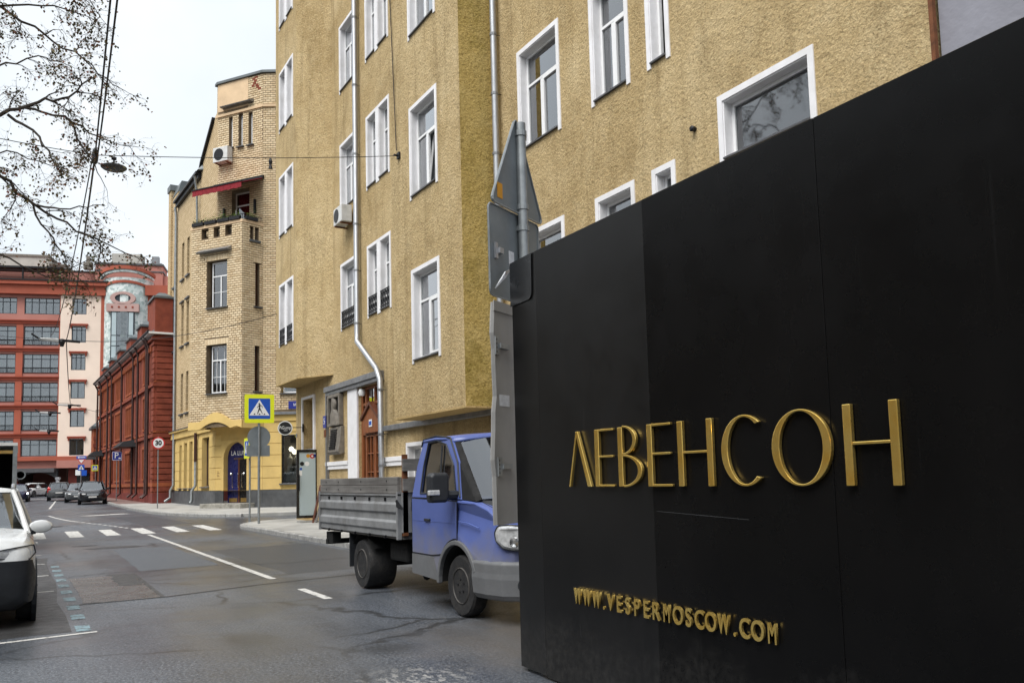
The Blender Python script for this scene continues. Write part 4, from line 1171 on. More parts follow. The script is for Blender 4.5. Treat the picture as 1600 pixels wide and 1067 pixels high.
# ---- lay the bricks: the largest 300 single, the rest one part
BR.sort(key=lambda t: (t[0], abs(t[4] - 9.0)))
unit = {}
def brick_mesh(L, h):
    key = (round(L, 2), round(h, 3))
    if key not in unit:
        b = MB(); c = .006
        b.loft([[(-key[0] / 2 + q, y, z) for q, y, z in ()] or [(-key[0] / 2, 0, -h / 2), (key[0] / 2, 0, -h / 2), (key[0] / 2, 0, h / 2), (-key[0] / 2, 0, h / 2)],
                [(-key[0] / 2, .016, -h / 2), (key[0] / 2, .016, -h / 2), (key[0] / 2, .016, h / 2), (-key[0] / 2, .016, h / 2)],
                [(-key[0] / 2 + c, .022, -h / 2 + c), (key[0] / 2 - c, .022, -h / 2 + c), (key[0] / 2 - c, .022, h / 2 - c), (-key[0] / 2 + c, .022, h / 2 - c)]], True, True)
        me = bpy.data.meshes.new('brick'); me.from_pydata([tuple(p) for p in b.v], [], b.f); me.materials.append(MT['brick_buff'])
        bm = bmesh.new(); bm.from_mesh(me); bmesh.ops.recalc_face_normals(bm, faces=bm.faces); bm.to_mesh(me); bm.free()
        unit[key] = me
    return unit[key]
for pr, fr, a0, a1, z0, z1 in BR[:300]:
    o = bpy.data.objects.new('brick', brick_mesh(a1 - a0, z1 - z0)); COL.objects.link(o); o.parent = ORI
    c = fr((a0 + a1) / 2, rb.uniform(0, .004), (z0 + z1) / 2) - ORG[ORI]
    x, y, z = fr.d, fr.n, Vector((0, 0, 1))
    o.matrix_local = Matrix(((x.x, y.x, z.x, c.x), (x.y, y.y, z.y, c.y), (x.z, y.z, z.z, c.z), (0, 0, 0, 1)))
rest = MB(); tones = []
for pr, fr, a0, a1, z0, z1 in BR[300:]:
    q = rb.uniform(0, .004); c = .006
    rest.loft([[fr(a0, 0, z0), fr(a1, 0, z0), fr(a1, 0, z1), fr(a0, 0, z1)], [fr(a0, .016 + q, z0), fr(a1, .016 + q, z0), fr(a1, .016 + q, z1), fr(a0, .016 + q, z1)],
               [fr(a0 + c, .022 + q, z0 + c), fr(a1 - c, .022 + q, z0 + c), fr(a1 - c, .022 + q, z1 - c), fr(a0 + c, .022 + q, z1 - c)]], True, True)
    tones += [rb.random()] * 12
ro = rest.build('brickwork', MT['brick_buff'], LA, normals=False); ro['kind'] = 'stuff'
at = ro.data.attributes.new('tone', 'FLOAT', 'POINT'); at.data.foreach_set('value', tones)
# ============================================================ red brick house
RD = thing('red_brick_house', 'long dark red brick house with brown drainpipes and arched windows beyond the corner house', 'building', (7.6, 61, .4))
FD1 = Fr((7.6, 61), (.03, -1)); RE = 11.75
ends = Fr(FD1(1.5, 0, 0)[:2], (1, .03))
HRD = []; specs = []
for c in (-1.0, 2.8, 5.9, 10.1, 16.4, 21.0, 25.0, 29.0):
    offs = {-1.0: (0,), 2.8: (0,), 5.9: (0,)}.get(c, (-1.35, -.45, .45, 1.35) if c in (10.1, 16.4) else (-.9, 0, .9))
    for o in offs:
        for z0, z1 in ((8.75, 10.55), (5.5, 7.55), (2.05, 4.0)):
            specs.append((-(c + o) - .29, -(c + o) + .29, z0, z1))
wl_ = MB(); wall(wl_, FD1, -31, 1.5, .3, RE, specs, depth=.25)
wall(wl_, ends, 0, 9, .3, RE, [], depth=.1)
e2 = FD1(-31, 0, 0)
wl_.poly([(e2.x, e2.y, .3), (e2.x + 8, e2.y, .3), (e2.x + 8, e2.y, RE), (e2.x, e2.y, RE)])
wl_.build('wall', MT['brick_red'], RD)
for s0, s1, z0, z1 in specs:
    l = MB(); l.fbox(FD1, s0, s1, -.24, -.2, z0, z1); w = l.build('window', MT['room'], RD)
    l = MB(); ring(l, FD1, s0, s1, z0, z1, .05, -.2, -.15); l.fbox(FD1, (s0 + s1) / 2 - .02, (s0 + s1) / 2 + .02, -.2, -.155, z0, z1); l.fbox(FD1, s0, s1, -.2, -.157, z0 + (z1 - z0) * .7, z0 + (z1 - z0) * .7 + .05); l.build('window_frame', MT['brick_orange'], w)
    l = MB(); l.fbox(FD1, s0 + .05, s1 - .05, -.185, -.18, z0, z1); l.build('pane', MT['glass'], w)
    l = MB(); l.fbox(FD1, s0 - .1, s1 + .1, 0, .1, z0 - .14, z0); l.fbox(FD1, s0 - .1, s0, 0, .07, z0, z1); l.fbox(FD1, s1, s1 + .1, 0, .07, z0, z1)
    n = 8; r = (s1 - s0) / 2 + .1; c = (s0 + s1) / 2
    for i in range(n):
        a, b = math.pi * i / n, math.pi * (i + 1) / n
        l.hexa([FD1(c + (r - .13) * math.cos(a), 0, z1 + (r - .13) * math.sin(a) * .5), FD1(c + (r - .13) * math.cos(b), 0, z1 + (r - .13) * math.sin(b) * .5), FD1(c + (r - .13) * math.cos(b), .08, z1 + (r - .13) * math.sin(b) * .5), FD1(c + (r - .13) * math.cos(a), .08, z1 + (r - .13) * math.sin(a) * .5),
                FD1(c + r * math.cos(a), 0, z1 + .12 + r * math.sin(a) * .5), FD1(c + r * math.cos(b), 0, z1 + .12 + r * math.sin(b) * .5), FD1(c + r * math.cos(b), .08, z1 + .12 + r * math.sin(b) * .5), FD1(c + r * math.cos(a), .08, z1 + .12 + r * math.sin(a) * .5)])
    l.build('window_surround', MT['brick_orange'], w)
for z, o, h in ((1.5, .12, .25), (4.75, .16, .22), (5.05, .1, .12), (8.15, .18, .2), (8.42, .1, .1), (10.95, .14, .18), (11.25, .26, .2)):
    l = MB(); l.fbox(FD1, -31, 1.5 + o, 0, o, z, z + h); l.fbox(ends, 0, 8.9, 0, o, z + .001, z + h - .001); l.build('string_course', MT['brick_red'] if o > .13 else MT['brick_orange'], RD)
for i in range(46):   # dentils under the eave
    l = MB(); l.fbox(FD1, -31 + i * .7, -31 + i * .7 + .3, 0, .2, 10.6, 10.9); l.build('dentil', MT['brick_orange'], RD)
l = MB(); l.fbox(FD1, -31.2, 1.9, -.1, .5, RE - .12, RE); l.fbox(ends, -.5, 9, -.1, .45, RE - .121, RE - .001); l.build('eave', MT['sign_white'], RD)
l = MB(); l.tube([FD1(1.8, .5, RE + .02), FD1(-31.2, .5, RE + .02)], .1, 8); l.build('gutter', MT['iron'], RD)
l = MB(); q = [FD1(1.8, .4, 0), FD1(-31.2, .4, 0), FD1(-31.2, -8, 0), FD1(1.8, -8, 0)]; q2 = [FD1(-.5, -3, 0), FD1(-29, -3, 0), FD1(-29, -5, 0), FD1(-.5, -5, 0)]
l.hexa([Vector((p.x, p.y, RE)) for p in q] + [Vector((p.x, p.y, RE + 2.2)) for p in q2]); l.build('roof', MT['roof_grey'], RD)
# rusticated corner courses (each its own)
for i in range(28):
    z = .75 + i * .39
    l = MB(); l.fbox(ends, .06, 1.6, .0, .1, z + .03, z + .36); l.fbox(FD1, .55, 1.5, .0, .1, z + .031, z + .359)
    l.build('rusticated_course', MT['brick_red'], RD)
# plinth
l = MB(); l.fbox(FD1, -31, 1.62, 0, .12, .2, 1.05); l.fbox(ends, .01, 6, 0, .14, .2, 1.06); l.build('plinth', MT['red_dark'], RD)
for t in (.2, .9, 4.7, 7.0, 13.2, 19.6, 22.4, 27.5, 30.5):
    downpipe([FD1(-t, .5, RE), FD1(-t, .2, RE - .7), FD1(-t, .2, 1.0), FD1(-t, .5, .75)], .085, MT['brown_pipe'], RD)
def canopy(t0, t1, z, parent):
    l = MB(); l.hexa([FD1(-t1, 0, z), FD1(-t0, 0, z), FD1(-t0, 1.3, z), FD1(-t1, 1.3, z), FD1(-t1 + .2, 0, z + .55), FD1(-t0 - .2, 0, z + .55), FD1(-t0 - .2, .9, z + .4), FD1(-t1 + .2, .9, z + .4)])
    l.build('door_canopy', MT['iron'], parent)
canopy(5.9, 9.2, 4.45, RD); canopy(26, 28.5, 4.45, RD)
# roof parapets with hip caps
for t, w_, h_ in ((-.6, 2.6, 2.3), (4.8, 2.0, 1.3), (10.3, 2.4, 1.2), (16, 2, 1.1), (21.5, 2, 1.0), (26.5, 2, .9)):
    l = MB(); l.fbox(FD1, -t - w_ / 2, -t + w_ / 2, -1.0, .12, RE, RE + h_); D = l.build('roof_parapet', MT['brick_red'], RD)
    l = MB(); l.fbox(FD1, -t - w_ / 2 - .1, -t + w_ / 2 + .1, -1.1, .24, RE + h_, RE + h_ + .14); l.hexa([FD1(-t - w_ / 2, .15, RE + h_ + .14), FD1(-t + w_ / 2, .15, RE + h_ + .14), FD1(-t + w_ / 2, -1, RE + h_ + .14), FD1(-t - w_ / 2, -1, RE + h_ + .14), FD1(-t - w_ / 4, -.2, RE + h_ + .5), FD1(-t + w_ / 4, -.2, RE + h_ + .5), FD1(-t + w_ / 4, -.6, RE + h_ + .5), FD1(-t - w_ / 4, -.6, RE + h_ + .5)])
    l.build('hip_cap', MT['roof_grey'], D)
l = MB(); c = [ends(.3, .05, RE), ends(2.6, .05, RE), ends(2.6, -1.5, RE), ends(.3, -1.5, RE)]
l.hexa([p for p in c] + [ends(.8, -.3, RE + 1.35), ends(2.2, -.3, RE + 1.35), ends(2.2, -1, RE + 1.35), ends(.8, -1, RE + 1.35)]); l.build('corner_roof', MT['roof_grey'], RD)
l = MB(); l.fbox(ends, 1.2, 2.8, -1.6, -.5, RE, RE + 3.0); l.build('chimney_block', MT['brick_orange'], RD)

# low red wing at the far end
WG = thing('brick_wing', 'small orange brick wing with black railing at the far end of the red house', 'building', (6.5, 94, .6))
l = MB(); l.box(6.35, 9, 93.5, 97, .4, 7.4); l.build('wall', MT['brick_orange'], WG)
l = MB(); l.box(6.1, 9, 93.3, 97.1, 7.4, 7.65); l.hexa([(6.1, 93.3, 7.65), (9, 93.3, 7.65), (9, 97, 7.65), (6.1, 97, 7.65), (6.6, 93.8, 8.1), (9, 93.8, 8.1), (9, 97, 8.1), (6.6, 97, 8.1)]); l.build('roof', MT['roof_grey'], WG)
l = MB()
for i in range(12): l.box(6.5 + i * .18, 6.53 + i * .18, 93.8, 93.83, 8.1, 9.3)
l.box(6.5, 8.6, 93.8, 93.83, 9.25, 9.32); l.build('railing', MT['iron'], WG)
for i in range(8):
    l = MB(); l.box(6.3, 6.65, 93.44, 93.6, 1 + i * .75, 1.4 + i * .75); l.build('quoin', MT['brick_red'], WG)
l = MB(); l.box(6.85, 7.3, 93.47, 93.55, 5.0, 6.8); l.build('window', MT['room'], WG)
l = MB(); l.hexa([(5.6, 92.6, 4.3), (7.6, 92.6, 4.3), (7.6, 93.5, 4.3), (5.6, 93.5, 4.3), (6.0, 93.0, 4.8), (7.6, 93.0, 4.8), (7.6, 93.5, 4.8), (6.0, 93.5, 4.8)]); l.build('door_canopy', MT['iron'], WG)

# ============================================================ salmon and cream apartment block closing the street
PK = thing('apartment_block', 'salmon and cream apartment block with round mosaic stair tower closing the street', 'building', (3.6, 106, .7))
FK = Fr((3.6, 106), (.958, -.286))
def far_window(fr, s0, s1, z0, z1, cols, trans, parent, curtain=.6, hood=None, low=None, seed=0, depth=.18):
    rnd = random.Random(seed)
    l = MB(); f = .09
    ring(l, fr, s0, s1, z0, z1, f, -depth, -depth + .06)
    zt = z1 - (z1 - z0) * trans
    if trans: l.fbox(fr, s0, s1, -depth, -depth + .062, zt - .04, zt + .04)
    for i in range(1, cols):
        x = s0 + (s1 - s0) * i / cols; l.fbox(fr, x - .04, x + .04, -depth, -depth + .064, z0, z1)
    w = l.build('window', MT['window_dark_frame'], parent)
    for i in range(cols):
        a, b = s0 + (s1 - s0) * i / cols, s0 + (s1 - s0) * (i + 1) / cols
        p = MB(); p.fbox(fr, a + .04, b - .04, -depth + .02, -depth + .026, z0 + .05, z1 - .05); p.build('pane', MT['glass'], w)
    p = MB(); p.poly([fr(s0, -depth - .5, z0), fr(s1, -depth - .5, z0), fr(s1, -depth - .5, z1), fr(s0, -depth - .5, z1)]); p.build('room_behind', MT['room'], w)
    for i in range(cols):
        if rnd.random() < curtain:
            a, b = s0 + (s1 - s0) * i / cols, s0 + (s1 - s0) * (i + 1) / cols
            c = MB(); n = 8
            c.loft([[fr(a + (b - a) * j / n, -depth - .2 + .04 * math.sin(j * 2.2), z) for j in range(n + 1)] for z in (z0, z1)], False, False)
            c.build('curtain', MT[rnd.choice(['curtain', 'curtain_grey'])], w, normals=False)
    if hood:
        p = MB(); p.fbox(fr, s0 - .2, s1 + .2, 0, .22, z1 + .08, z1 + .3); p.fbox(fr, s0 - .12, s0 + .02, 0, .18, z1 - .2, z1 + .08); p.fbox(fr, s1 - .02, s1 + .12, 0, .18, z1 - .2, z1 + .08); p.build('window_hood', MT['salmon_red'], w)
    if low:
        p = MB(); p.fbox(fr, s0, s1, .02, .07, z0 + .55, z0 + .62); p.fbox(fr, s0, s1, .02, .07, z0 + .0, z0 + .06)
        for i in range(int((s1 - s0) / .25) + 1): p.fbox(fr, s0 + i * .25 - .015, s0 + i * .25 + .015, .03, .06, z0, z0 + .6)
        p.build('window_railing', MT['iron'], w)
    return w
tops = [22.95, 19.72, 16.57, 13.35, 10.14, 6.96]
HKc = [(1.22, 2.72, t - 1.82, t) for t in tops]
BAYS = [(-3.72, -.1), (-8.1, -4.48), (-12.5, -8.85)]
HKb = [(a, b, t - (2.15 if i not in (0, 5) else 1.85), t) for a, b in BAYS for i, t in enumerate(tops)]
w_ = MB(); wall(w_, FK, .04, 4.25, 5.05, 24.3, HKc, depth=.2, o=.25); w_.build('cream_wall', MT['cream'], PK)
w_ = MB(); w_.fbox(FK, .0, .04, -.3, .25, 5.05, 24.3); w_.fbox(FK, 4.25, 4.6, -1, .3, 3.0, 24.3); w_.build('edge_pier', MT['salmon'], PK)
w_ = MB(); wall(w_, FK, -14, .0, 3.75, 24.3, HKb, depth=.2); w_.build('salmon_wall', MT['pink_wall'], PK)
Fc = Fr(FK(0, .25, 0)[:2], FK.d)
for i, h in enumerate(HKc): far_window(Fc, *h, 2 if i > 2 else 3, .22 if i < 3 else 0, PK, hood=(i > 0), seed=i)
for i, h in enumerate(HKb): far_window(FK, *h, 5 if h[3] > 22 else 4, .26 if i % 6 != 5 else .3, PK, low=(i % 6 not in (0, 5)), curtain=.55, seed=30 + i)
for i, t in enumerate(tops[:-1]):
    zb = tops[i + 1] + .25
    p = MB(); p.fbox(FK, -14, .0, 0, .2, zb, zb + .28); p.fbox(FK, -14, .0, 0, .3, zb + .28, zb + .42); p.build('floor_band', MT['salmon_red'], PK)
for a in (-.1, -4.44, -8.8):
    p = MB(); p.fbox(FK, a - .0 if a > -1 else a - .0, a + (.09 if a > -1 else .68), 0, .12, 5.1, 20.3); p.build('pier', MT['salmon'], PK)
p = MB(); p.fbox(FK, -14, 4.6, 0, .45, 4.6, 5.05); p.build('floor_band', MT['salmon'], PK)
p = MB(); p.fbox(FK, .04, 4.6, -.2, .5, 3.75, 4.6); p.build('shop_fascia', MT['pink_wall'], PK)
p = MB(); p.fbox(FK, -14, 4.9, -.2, .9, 24.35, 24.75); p.fbox(FK, -14, 4.75, -.2, .6, 23.3, 24.35); p.build('cornice', MT['salmon'], PK)
p = MB(); p.fbox(FK, -14, 4.95, -.2, 1.0, 24.75, 24.9); p.build('cornice_flashing', MT['iron'], PK)
# archway and ground floor
p = MB(); n = 14
p.fbox(FK, -14, -3.9, -.3, .1, .3, 3.75); p.fbox(FK, 1.0, 4.6, -.6, -.5, .3, 3.75)
p.build('ground_wall', MT['red_dark'], PK)
p = MB()
pts = [(-3.9 + 3.95 * i / n, 2.35 + .95 * math.sin(math.pi * i / n) ** .6) for i in range(n + 1)]
for i in range(n):
    a, b = pts[i], pts[i + 1]
    p.hexa([FK(a[0], -.4, a[1]), FK(b[0], -.4, b[1]), FK(b[0], .15, b[1]), FK(a[0], .15, a[1]), FK(a[0], -.4, 3.74), FK(b[0], -.4, 3.74), FK(b[0], .15, 3.74), FK(a[0], .15, 3.74)])
p.build('archway', MT['plinth'], PK)
p = MB(); p.fbox(FK, -.05, .22, -.3, .2, .4, 2.5); p.fbox(FK, -.12, .3, -.35, .28, 2.5, 2.75); p.fbox(FK, -.12, .3, -.35, .28, .4, .75); p.build('arch_column', MT['white_trim'], PK)
p = MB(); p.fbox(FK, -14, 0, .16, 1.2, 3.3, 3.75); p.build('canopy', MT['sill_metal'], PK)
p = MB(); q = [FK(-4.4, -9, 0), FK(1, -9, 0)]; p.poly([(q[0].x, q[0].y, .4), (q[1].x, q[1].y, .4), (q[1].x, q[1].y, 4), (q[0].x, q[0].y, 4)])
for s in (-4.2, .9): 
    a, b = FK(s, -.4, 0), FK(s, -9, 0); p.poly([(a.x, a.y, .4), (b.x, b.y, .4), (b.x, b.y, 4), (a.x, a.y, 4)])
a, b, c, d = FK(-4.2, -.4, 0), FK(.9, -.4, 0), FK(.9, -9, 0), FK(-4.2, -9, 0)
p.poly([(v.x, v.y, 3.8) for v in (a, b, c, d)]); p.build('passage', MT['stone_relief'], PK)
p = MB(); p.fbox(FK, 1.9, 3.2, -.49, -.45, .5, 3.1); p.build('shop_door', MT['black_gloss'], PK)
for s, z in ((2.2, 1.6), (2.5, 2.0), (2.9, 1.5)):
    p = MB(); p.lathe(FK(s, -.42, z), (0, 0, 1), [(-.1, .03), (0, .12), (.1, .03)], 8); p.build('door_lamp', MT['lamp_on'], PK)
p = MB(); p.fbox(FK, 2.0, 2.5, .5, .56, 2.9, 3.5); p.build('shop_sign', MT['sign_white'], PK)
p = MB(); p.fbox(FK, 2.55, 3.15, .5, .56, 2.85, 3.45); p.build('shop_sign', MT['sign_blue'], PK)
# mosaic drum
DC = FK(6.9, -1.2, 0); rad = 2.75
def drum(name, r, z0, z1, m, a0=-100, a1=100, n=28):
    l = MB(); base = math.atan2(FK.n.y, FK.n.x)
    l.loft([[(DC.x + r * math.cos(base + R_(a0 + (a1 - a0) * i / n)), DC.y + r * math.sin(base + R_(a0 + (a1 - a0) * i / n)), z) for i in range(n + 1)] for z in (z0, z1)], False, False)
    return l.build(name, m, PK, smooth=True)
drum('mosaic_drum', rad, 0.5, 25.3, MT['mosaic'])
for r, z0, z1, m in ((rad + .12, 24.1, 24.4, 'salmon'), (rad + .35, 25.3, 25.6, 'mosaic'), (rad + .5, 25.6, 26.0, 'salmon')):
    l = MB(); base = math.atan2(FK.n.y, FK.n.x); n = 24
    for i in range(n):
        t0, t1 = base + R_(-70 + 140 * i / n), base + R_(-70 + 140 * (i + 1) / n)
        k0, k1 = .55 * math.cos((i / n - .5) * math.pi), .55 * math.cos(((i + 1) / n - .5) * math.pi)
        P = lambda t, rr, z: (DC.x + rr * math.cos(t), DC.y + rr * math.sin(t), z)
        l.hexa([P(t0, r - .3, z0 + k0), P(t1, r - .3, z0 + k1), P(t1, r, z0 + k1), P(t0, r, z0 + k0), P(t0, r - .3, z1 + k0), P(t1, r - .3, z1 + k1), P(t1, r, z1 + k1), P(t0, r, z1 + k0)])
    l.build('drum_moulding', MT[m], PK)
Fg = Fr(FK(6.78, 1.58, 0)[:2], FK.d)
for i in range(3):
    for j, (z0, z1) in enumerate(((14.5, 15.9), (16.0, 17.3), (17.4, 18.5), (18.6, 21.2))):
        a = (-1.15, -.62, .62, 1.15)
        l = MB(); l.fbox(Fg, a[i] + .03, a[i + 1] - .03, -.05, 0, z0, z1); l.build('stair_pane', MT['frost'] if i != 1 else MT['glass'], PK)
l = MB(); l.fbox(Fg, -1.25, 1.25, -.3, -.06, 10, 21.3); l.build('stair_window_frame', MT['window_dark_frame'], PK)
l = MB(); l.fbox(Fg, -1.7, 1.7, -.6, .08, 21.3, 22.2); l.build('stair_lintel', MT['pink_trim'], PK)
for i in range(4):
    p = MB(); p.fbox(Fg, -1.2 + i * .72, -1.0 + i * .72, .08, .12, 21.7, 21.9); p.build('stud', MT['salmon_red'], PK)
l = MB()
for k in range(24):
    a, b = 2 * math.pi * k / 24, 2 * math.pi * (k + 1) / 24
    E = lambda t, q, o: Fg(1.35 * q * math.cos(t), o, 22.85 + .75 * q * math.sin(t))
    l.hexa([E(a, .62, -.3), E(b, .62, -.3), E(b, 1, -.3), E(a, 1, -.3), E(a, .62, .08), E(b, .62, .08), E(b, 1, .08), E(a, 1, .08)])
l.build('oval_surround', MT['pink_trim'], PK)
l = MB(); l.prism([Fg(.84 * math.cos(2 * math.pi * k / 20), -.12, 22.85 + .46 * math.sin(2 * math.pi * k / 20)) for k in range(20)], Fg.n * .05); l.build('oval_window', MT['window_dark_frame'], PK)
# pink attic, right wing and roof plant
l = MB(); l.fbox(FK, 3.3, 10.6, -4, -.9, 24.5, 27.3); l.fbox(FK, -14, 3.3, -6, -2.2, 24.5, 26.6); l.fbox(FK, 10.6, 18, -5, -1.2, 24.5, 26.2); l.build('attic', MT['pink_wall'], PK)
l = MB(); l.fbox(FK, 3.2, 10.7, -4.1, -.75, 27.3, 27.5); l.fbox(FK, -14, 3.2, -6, -2.1, 26.6, 26.75); l.fbox(FK, 3.2, 10.7, -4, -.84, 26.5, 26.65); l.build('attic_coping', MT['plinth'], PK)
l = MB(); l.fbox(FK, 9.2, 18, -1.0, .3, .5, 24.3); l.fbox(FK, 9.0, 18, -1, .9, 23.4, 24.6); l.build('right_wing', MT['salmon'], PK)
far_window(Fr(FK(0, .3, 0)[:2], FK.d), 10.4, 12.6, 21.1, 22.9, 4, .2, PK, seed=99, depth=-.02)
l = MB(); l.fbox(FK, 4.9, 8.2, -3.5, -1.5, 27.5, 28.8); l.build('roof_plant', MT['concrete'], PK)
l = MB(); l.fbox(FK, 8.9, 10.4, -3, -1.5, 27.5, 27.8); l.fbox(FK, 9.2, 10.0, -2.6, -1.9, 27.8, 28.7); l.build('roof_vent', MT['grey_metal'], PK)
l = MB(); l.fbox(FK, -14, .3, -1.9, .4, 26.3, 26.5); 
for s in (-12, -8, -4, -.2): l.fbox(FK, s, s + .15, .1, .25, 24.9, 26.3)
l.build('roof_terrace_canopy', MT['iron'], PK)
l = MB()
for z in (25.2, 25.6, 26.0): l.fbox(FK, -14, .2, .3, .33, z, z + .04)
l.build('terrace_railing', MT['iron'], PK)
l = MB(); l.fbox(FK, 2.0, 2.9, -1.6, -.9, 26.7, 27.5); l.fbox(FK, 2.25, 2.65, -1.4, -1.1, 27.5, 28.3); l.build('chimney', MT['stone_relief'], PK)
l = MB(); l.fbox(FK, -14, 18, -12, -6.2, .5, 24); l.build('rear_wall', MT['pink_wall'], PK)

# pale house rising behind the block
BH = thing('stepped_house', 'pale concrete house with stepped roof behind the salmon block', 'building', (1.5, 122, .8))
FH = Fr((1.5, 122), FK.d)
l = MB(); l.fbox(FH, -12, 1.2, -8, 0, .8, 31.4); l.fbox(FH, 1.2, 3.0, -8, -.4, .8, 30.4); l.build('wall', MT['concrete'], BH)
l = MB(); l.fbox(FH, -12, 1.3, -8, .12, 31.4, 31.7); l.fbox(FH, 1.2, 3.2, -8, -.2, 30.4, 30.65); l.build('coping', MT['stone_relief'], BH)
for s in (-.6, .3, 2.0):
    l = MB(); l.fbox(FH, s, s + .5, .0, .06, 28.6, 29.2); l.build('window', MT['window_dark_frame'], BH)

# ============================================================ house opposite (seen as reflection in the hoarding)
LH = thing('facing_house', 'beige house with rows of windows across the street on the left', 'building', (-9, 20, .1))
FO = Fr((-9, 0), (0, 1))
hs_ = [(y, y + 1.4, z, z + 2.0) for y in range(-26, 80, 4) for z in (1.2, 5.0)]
l = MB(); wall(l, FO, -30, 84, 0, 8.6, hs_, depth=.25); l.build('wall', MT['beige_far'], LH)
l = MB(); l.fbox(FO, -30, 84, -8, .5, 8.6, 9.0); l.build('roof', MT['roof_grey'], LH)
for h in hs_:
    l = MB(); l.fbox(FO, h[0], h[1], -.24, -.2, h[2], h[3]); l.build('window', MT['black_gloss'], LH)
# ============================================================ black hoarding with gold lettering
HO = thing('hoarding', 'tall glossy black site hoarding with large gold letters', 'hoarding', (3.6, 3, 0))
FHd = Fr((3.6, 0), (0, -1))
edges = [(-5.648, -4.2855), (-4.283, -2.8565), (-2.854, -1.43), (-1.427, .0), (.003, 1.43), (1.433, 2.9)]
ht = 3.432
p = MB(); p.hexa([(3.602, 5.652, .03), (3.66, 5.652, .03), (3.685, 6.08, .03), (3.626, 6.08, .03), (3.602, 5.652, ht), (3.66, 5.652, ht), (3.685, 6.08, ht), (3.626, 6.08, ht)])
p.build('panel', MT['hoarding_satin'], HO, bevel=.004, seg=1)
for i, (a, b) in enumerate(edges):
    f_ = .0015 if i % 2 else 0; ta, tb = ht + (a + 5.65) * .0098, ht + (b + 5.65) * .0098
    p = MB(); p.hexa([FHd(a, -.06, .02), FHd(b, -.06, .02), FHd(b, f_, .02), FHd(a, f_, .02), FHd(a, -.06, ta), FHd(b, -.06, tb), FHd(b, f_, tb), FHd(a, f_, ta)]); p.build('panel', MT['hoarding_satin' if i == 0 else 'hoarding_black'], HO, bevel=.003, seg=1)
for a in (-6.0, -4.28, -2.85, -1.43, .0, 1.43, 2.8):
    p = MB(); p.fbox(FHd, a - .04, a + .04, -.16, -.065, .0, 3.3); p.build('post', MT['galv_matt'], HO)
p = MB(); p.fbox(FHd, -6.02, 2.9, -.14, -.07, .06, .14); p.build('bottom_rail', MT['rust'], HO)
# thin black patch with one rounded corner on the first panel's top
p = MB(); n = 6
pts = [(-6.09, 3.05), (-5.77, 3.05)] + [(-5.77 + .06 * math.sin(R_(90 * i / n)), 3.11 - .06 * math.cos(R_(90 * i / n))) for i in range(1, n + 1)] + [(-5.70, 3.428), (-6.09, 3.428)]
p.prism([(3.6 - .006 + .06 * (-(a) - 5.652) , -a, z) for a, z in pts], (-.004, 0, 0)); p.build('corner_patch', MT['patch_black'], HO)
# fine scratches
for a0, z0, a1, z1 in ((-4.25, 1.345, -3.45, 1.315), (-5.17, .50, -5.16, .40)):
    p = MB(); p.hexa([FHd(a0, .0016, z0), FHd(a1, .0016, z1), FHd(a1, .0022, z1), FHd(a0, .0022, z0), FHd(a0, .0016, z0 + .002), FHd(a1, .0016, z1 + .002), FHd(a1, .0022, z1 + .002), FHd(a0, .0022, z0 + .002)]); p.build('scratch', MT['plinth'], HO)

Z0, Z1 = 1.507, 1.916
def letter(polys, o1=.034):
    m = MB()
    for i, pl in enumerate(polys):
        m.fprism(FHd, pl, .006, o1 - .0012 * i)
    return m.build('letter', MT['gold'], HO, bevel=.0042, seg=2)
def rect(a0, a1, z0, z1): return [(a0, z0), (a1, z0), (a1, z1), (a0, z1)]
zm = 1.722
letter([[(-5.113, Z1), (-5.082, Z1), (-4.925, Z0), (-4.972, Z0)], [(-5.213, Z0), (-5.196, Z0), (-5.105, Z1 - .045), (-5.108, Z1 - .004)]])
def E(a, w): letter([rect(a, a + .048, Z0, Z1), rect(a + .048, a + w, Z1 - .016, Z1), rect(a + .048, a + w, Z0, Z0 + .016), rect(a + .048, a + w * .96, zm - .01, zm + .006)])
E(-4.872, .215)
# B
def ringarc(ca, cz, ra, rz, ta, tz, a0, a1, n=18):
    o = [(ca + ra * math.cos(R_(a0 + (a1 - a0) * i / n)), cz + rz * math.sin(R_(a0 + (a1 - a0) * i / n))) for i in range(n + 1)]
    q = [(ca + (ra - ta) * math.cos(R_(a0 + (a1 - a0) * i / n)), cz + (rz - tz) * math.sin(R_(a0 + (a1 - a0) * i / n))) for i in range(n + 1)]
    return [[o[i], o[i + 1], q[i + 1], q[i]] for i in range(n)]
def letter_mesh(stems, arcs, o1=.034):
    m = MB()
    for i, pl in enumerate(stems): m.fprism(FHd, pl, .006, o1 - .0012 * i)
    for quads in arcs:
        n = len(quads)
        rings = [[FHd(q[0][0], .006, q[0][1]), FHd(q[0][0], o1 - .0006, q[0][1]), FHd(q[3][0], o1 - .0006, q[3][1]), FHd(q[3][0], .006, q[3][1])] for q in quads]
        q = quads[-1]; rings.append([FHd(q[1][0], .006, q[1][1]), FHd(q[1][0], o1 - .0006, q[1][1]), FHd(q[2][0], o1 - .0006, q[2][1]), FHd(q[2][0], .006, q[2][1])])
        m.loft(rings)
    return m.build('letter', MT['gold'], HO, bevel=.0042, seg=2)
letter_mesh([rect(-4.602, -4.554, Z0, Z1)], [ringarc(-4.55, (zm + Z1) / 2 + .005, .145, (Z1 - zm) / 2 + .005, .034, .013, -90, 90), ringarc(-4.55, (zm + Z0) / 2, .2, (zm - Z0) / 2 + .004, .042, .014, -90, 90)])
E(-4.289, .232)
def H(a0, a1): letter([rect(a0, a0 + .047, Z0, Z1), rect(a1 - .047, a1, Z0, Z1), rect(a0 + .047, a1 - .047, zm - .012, zm + .004)])
H(-3.992, -3.686)
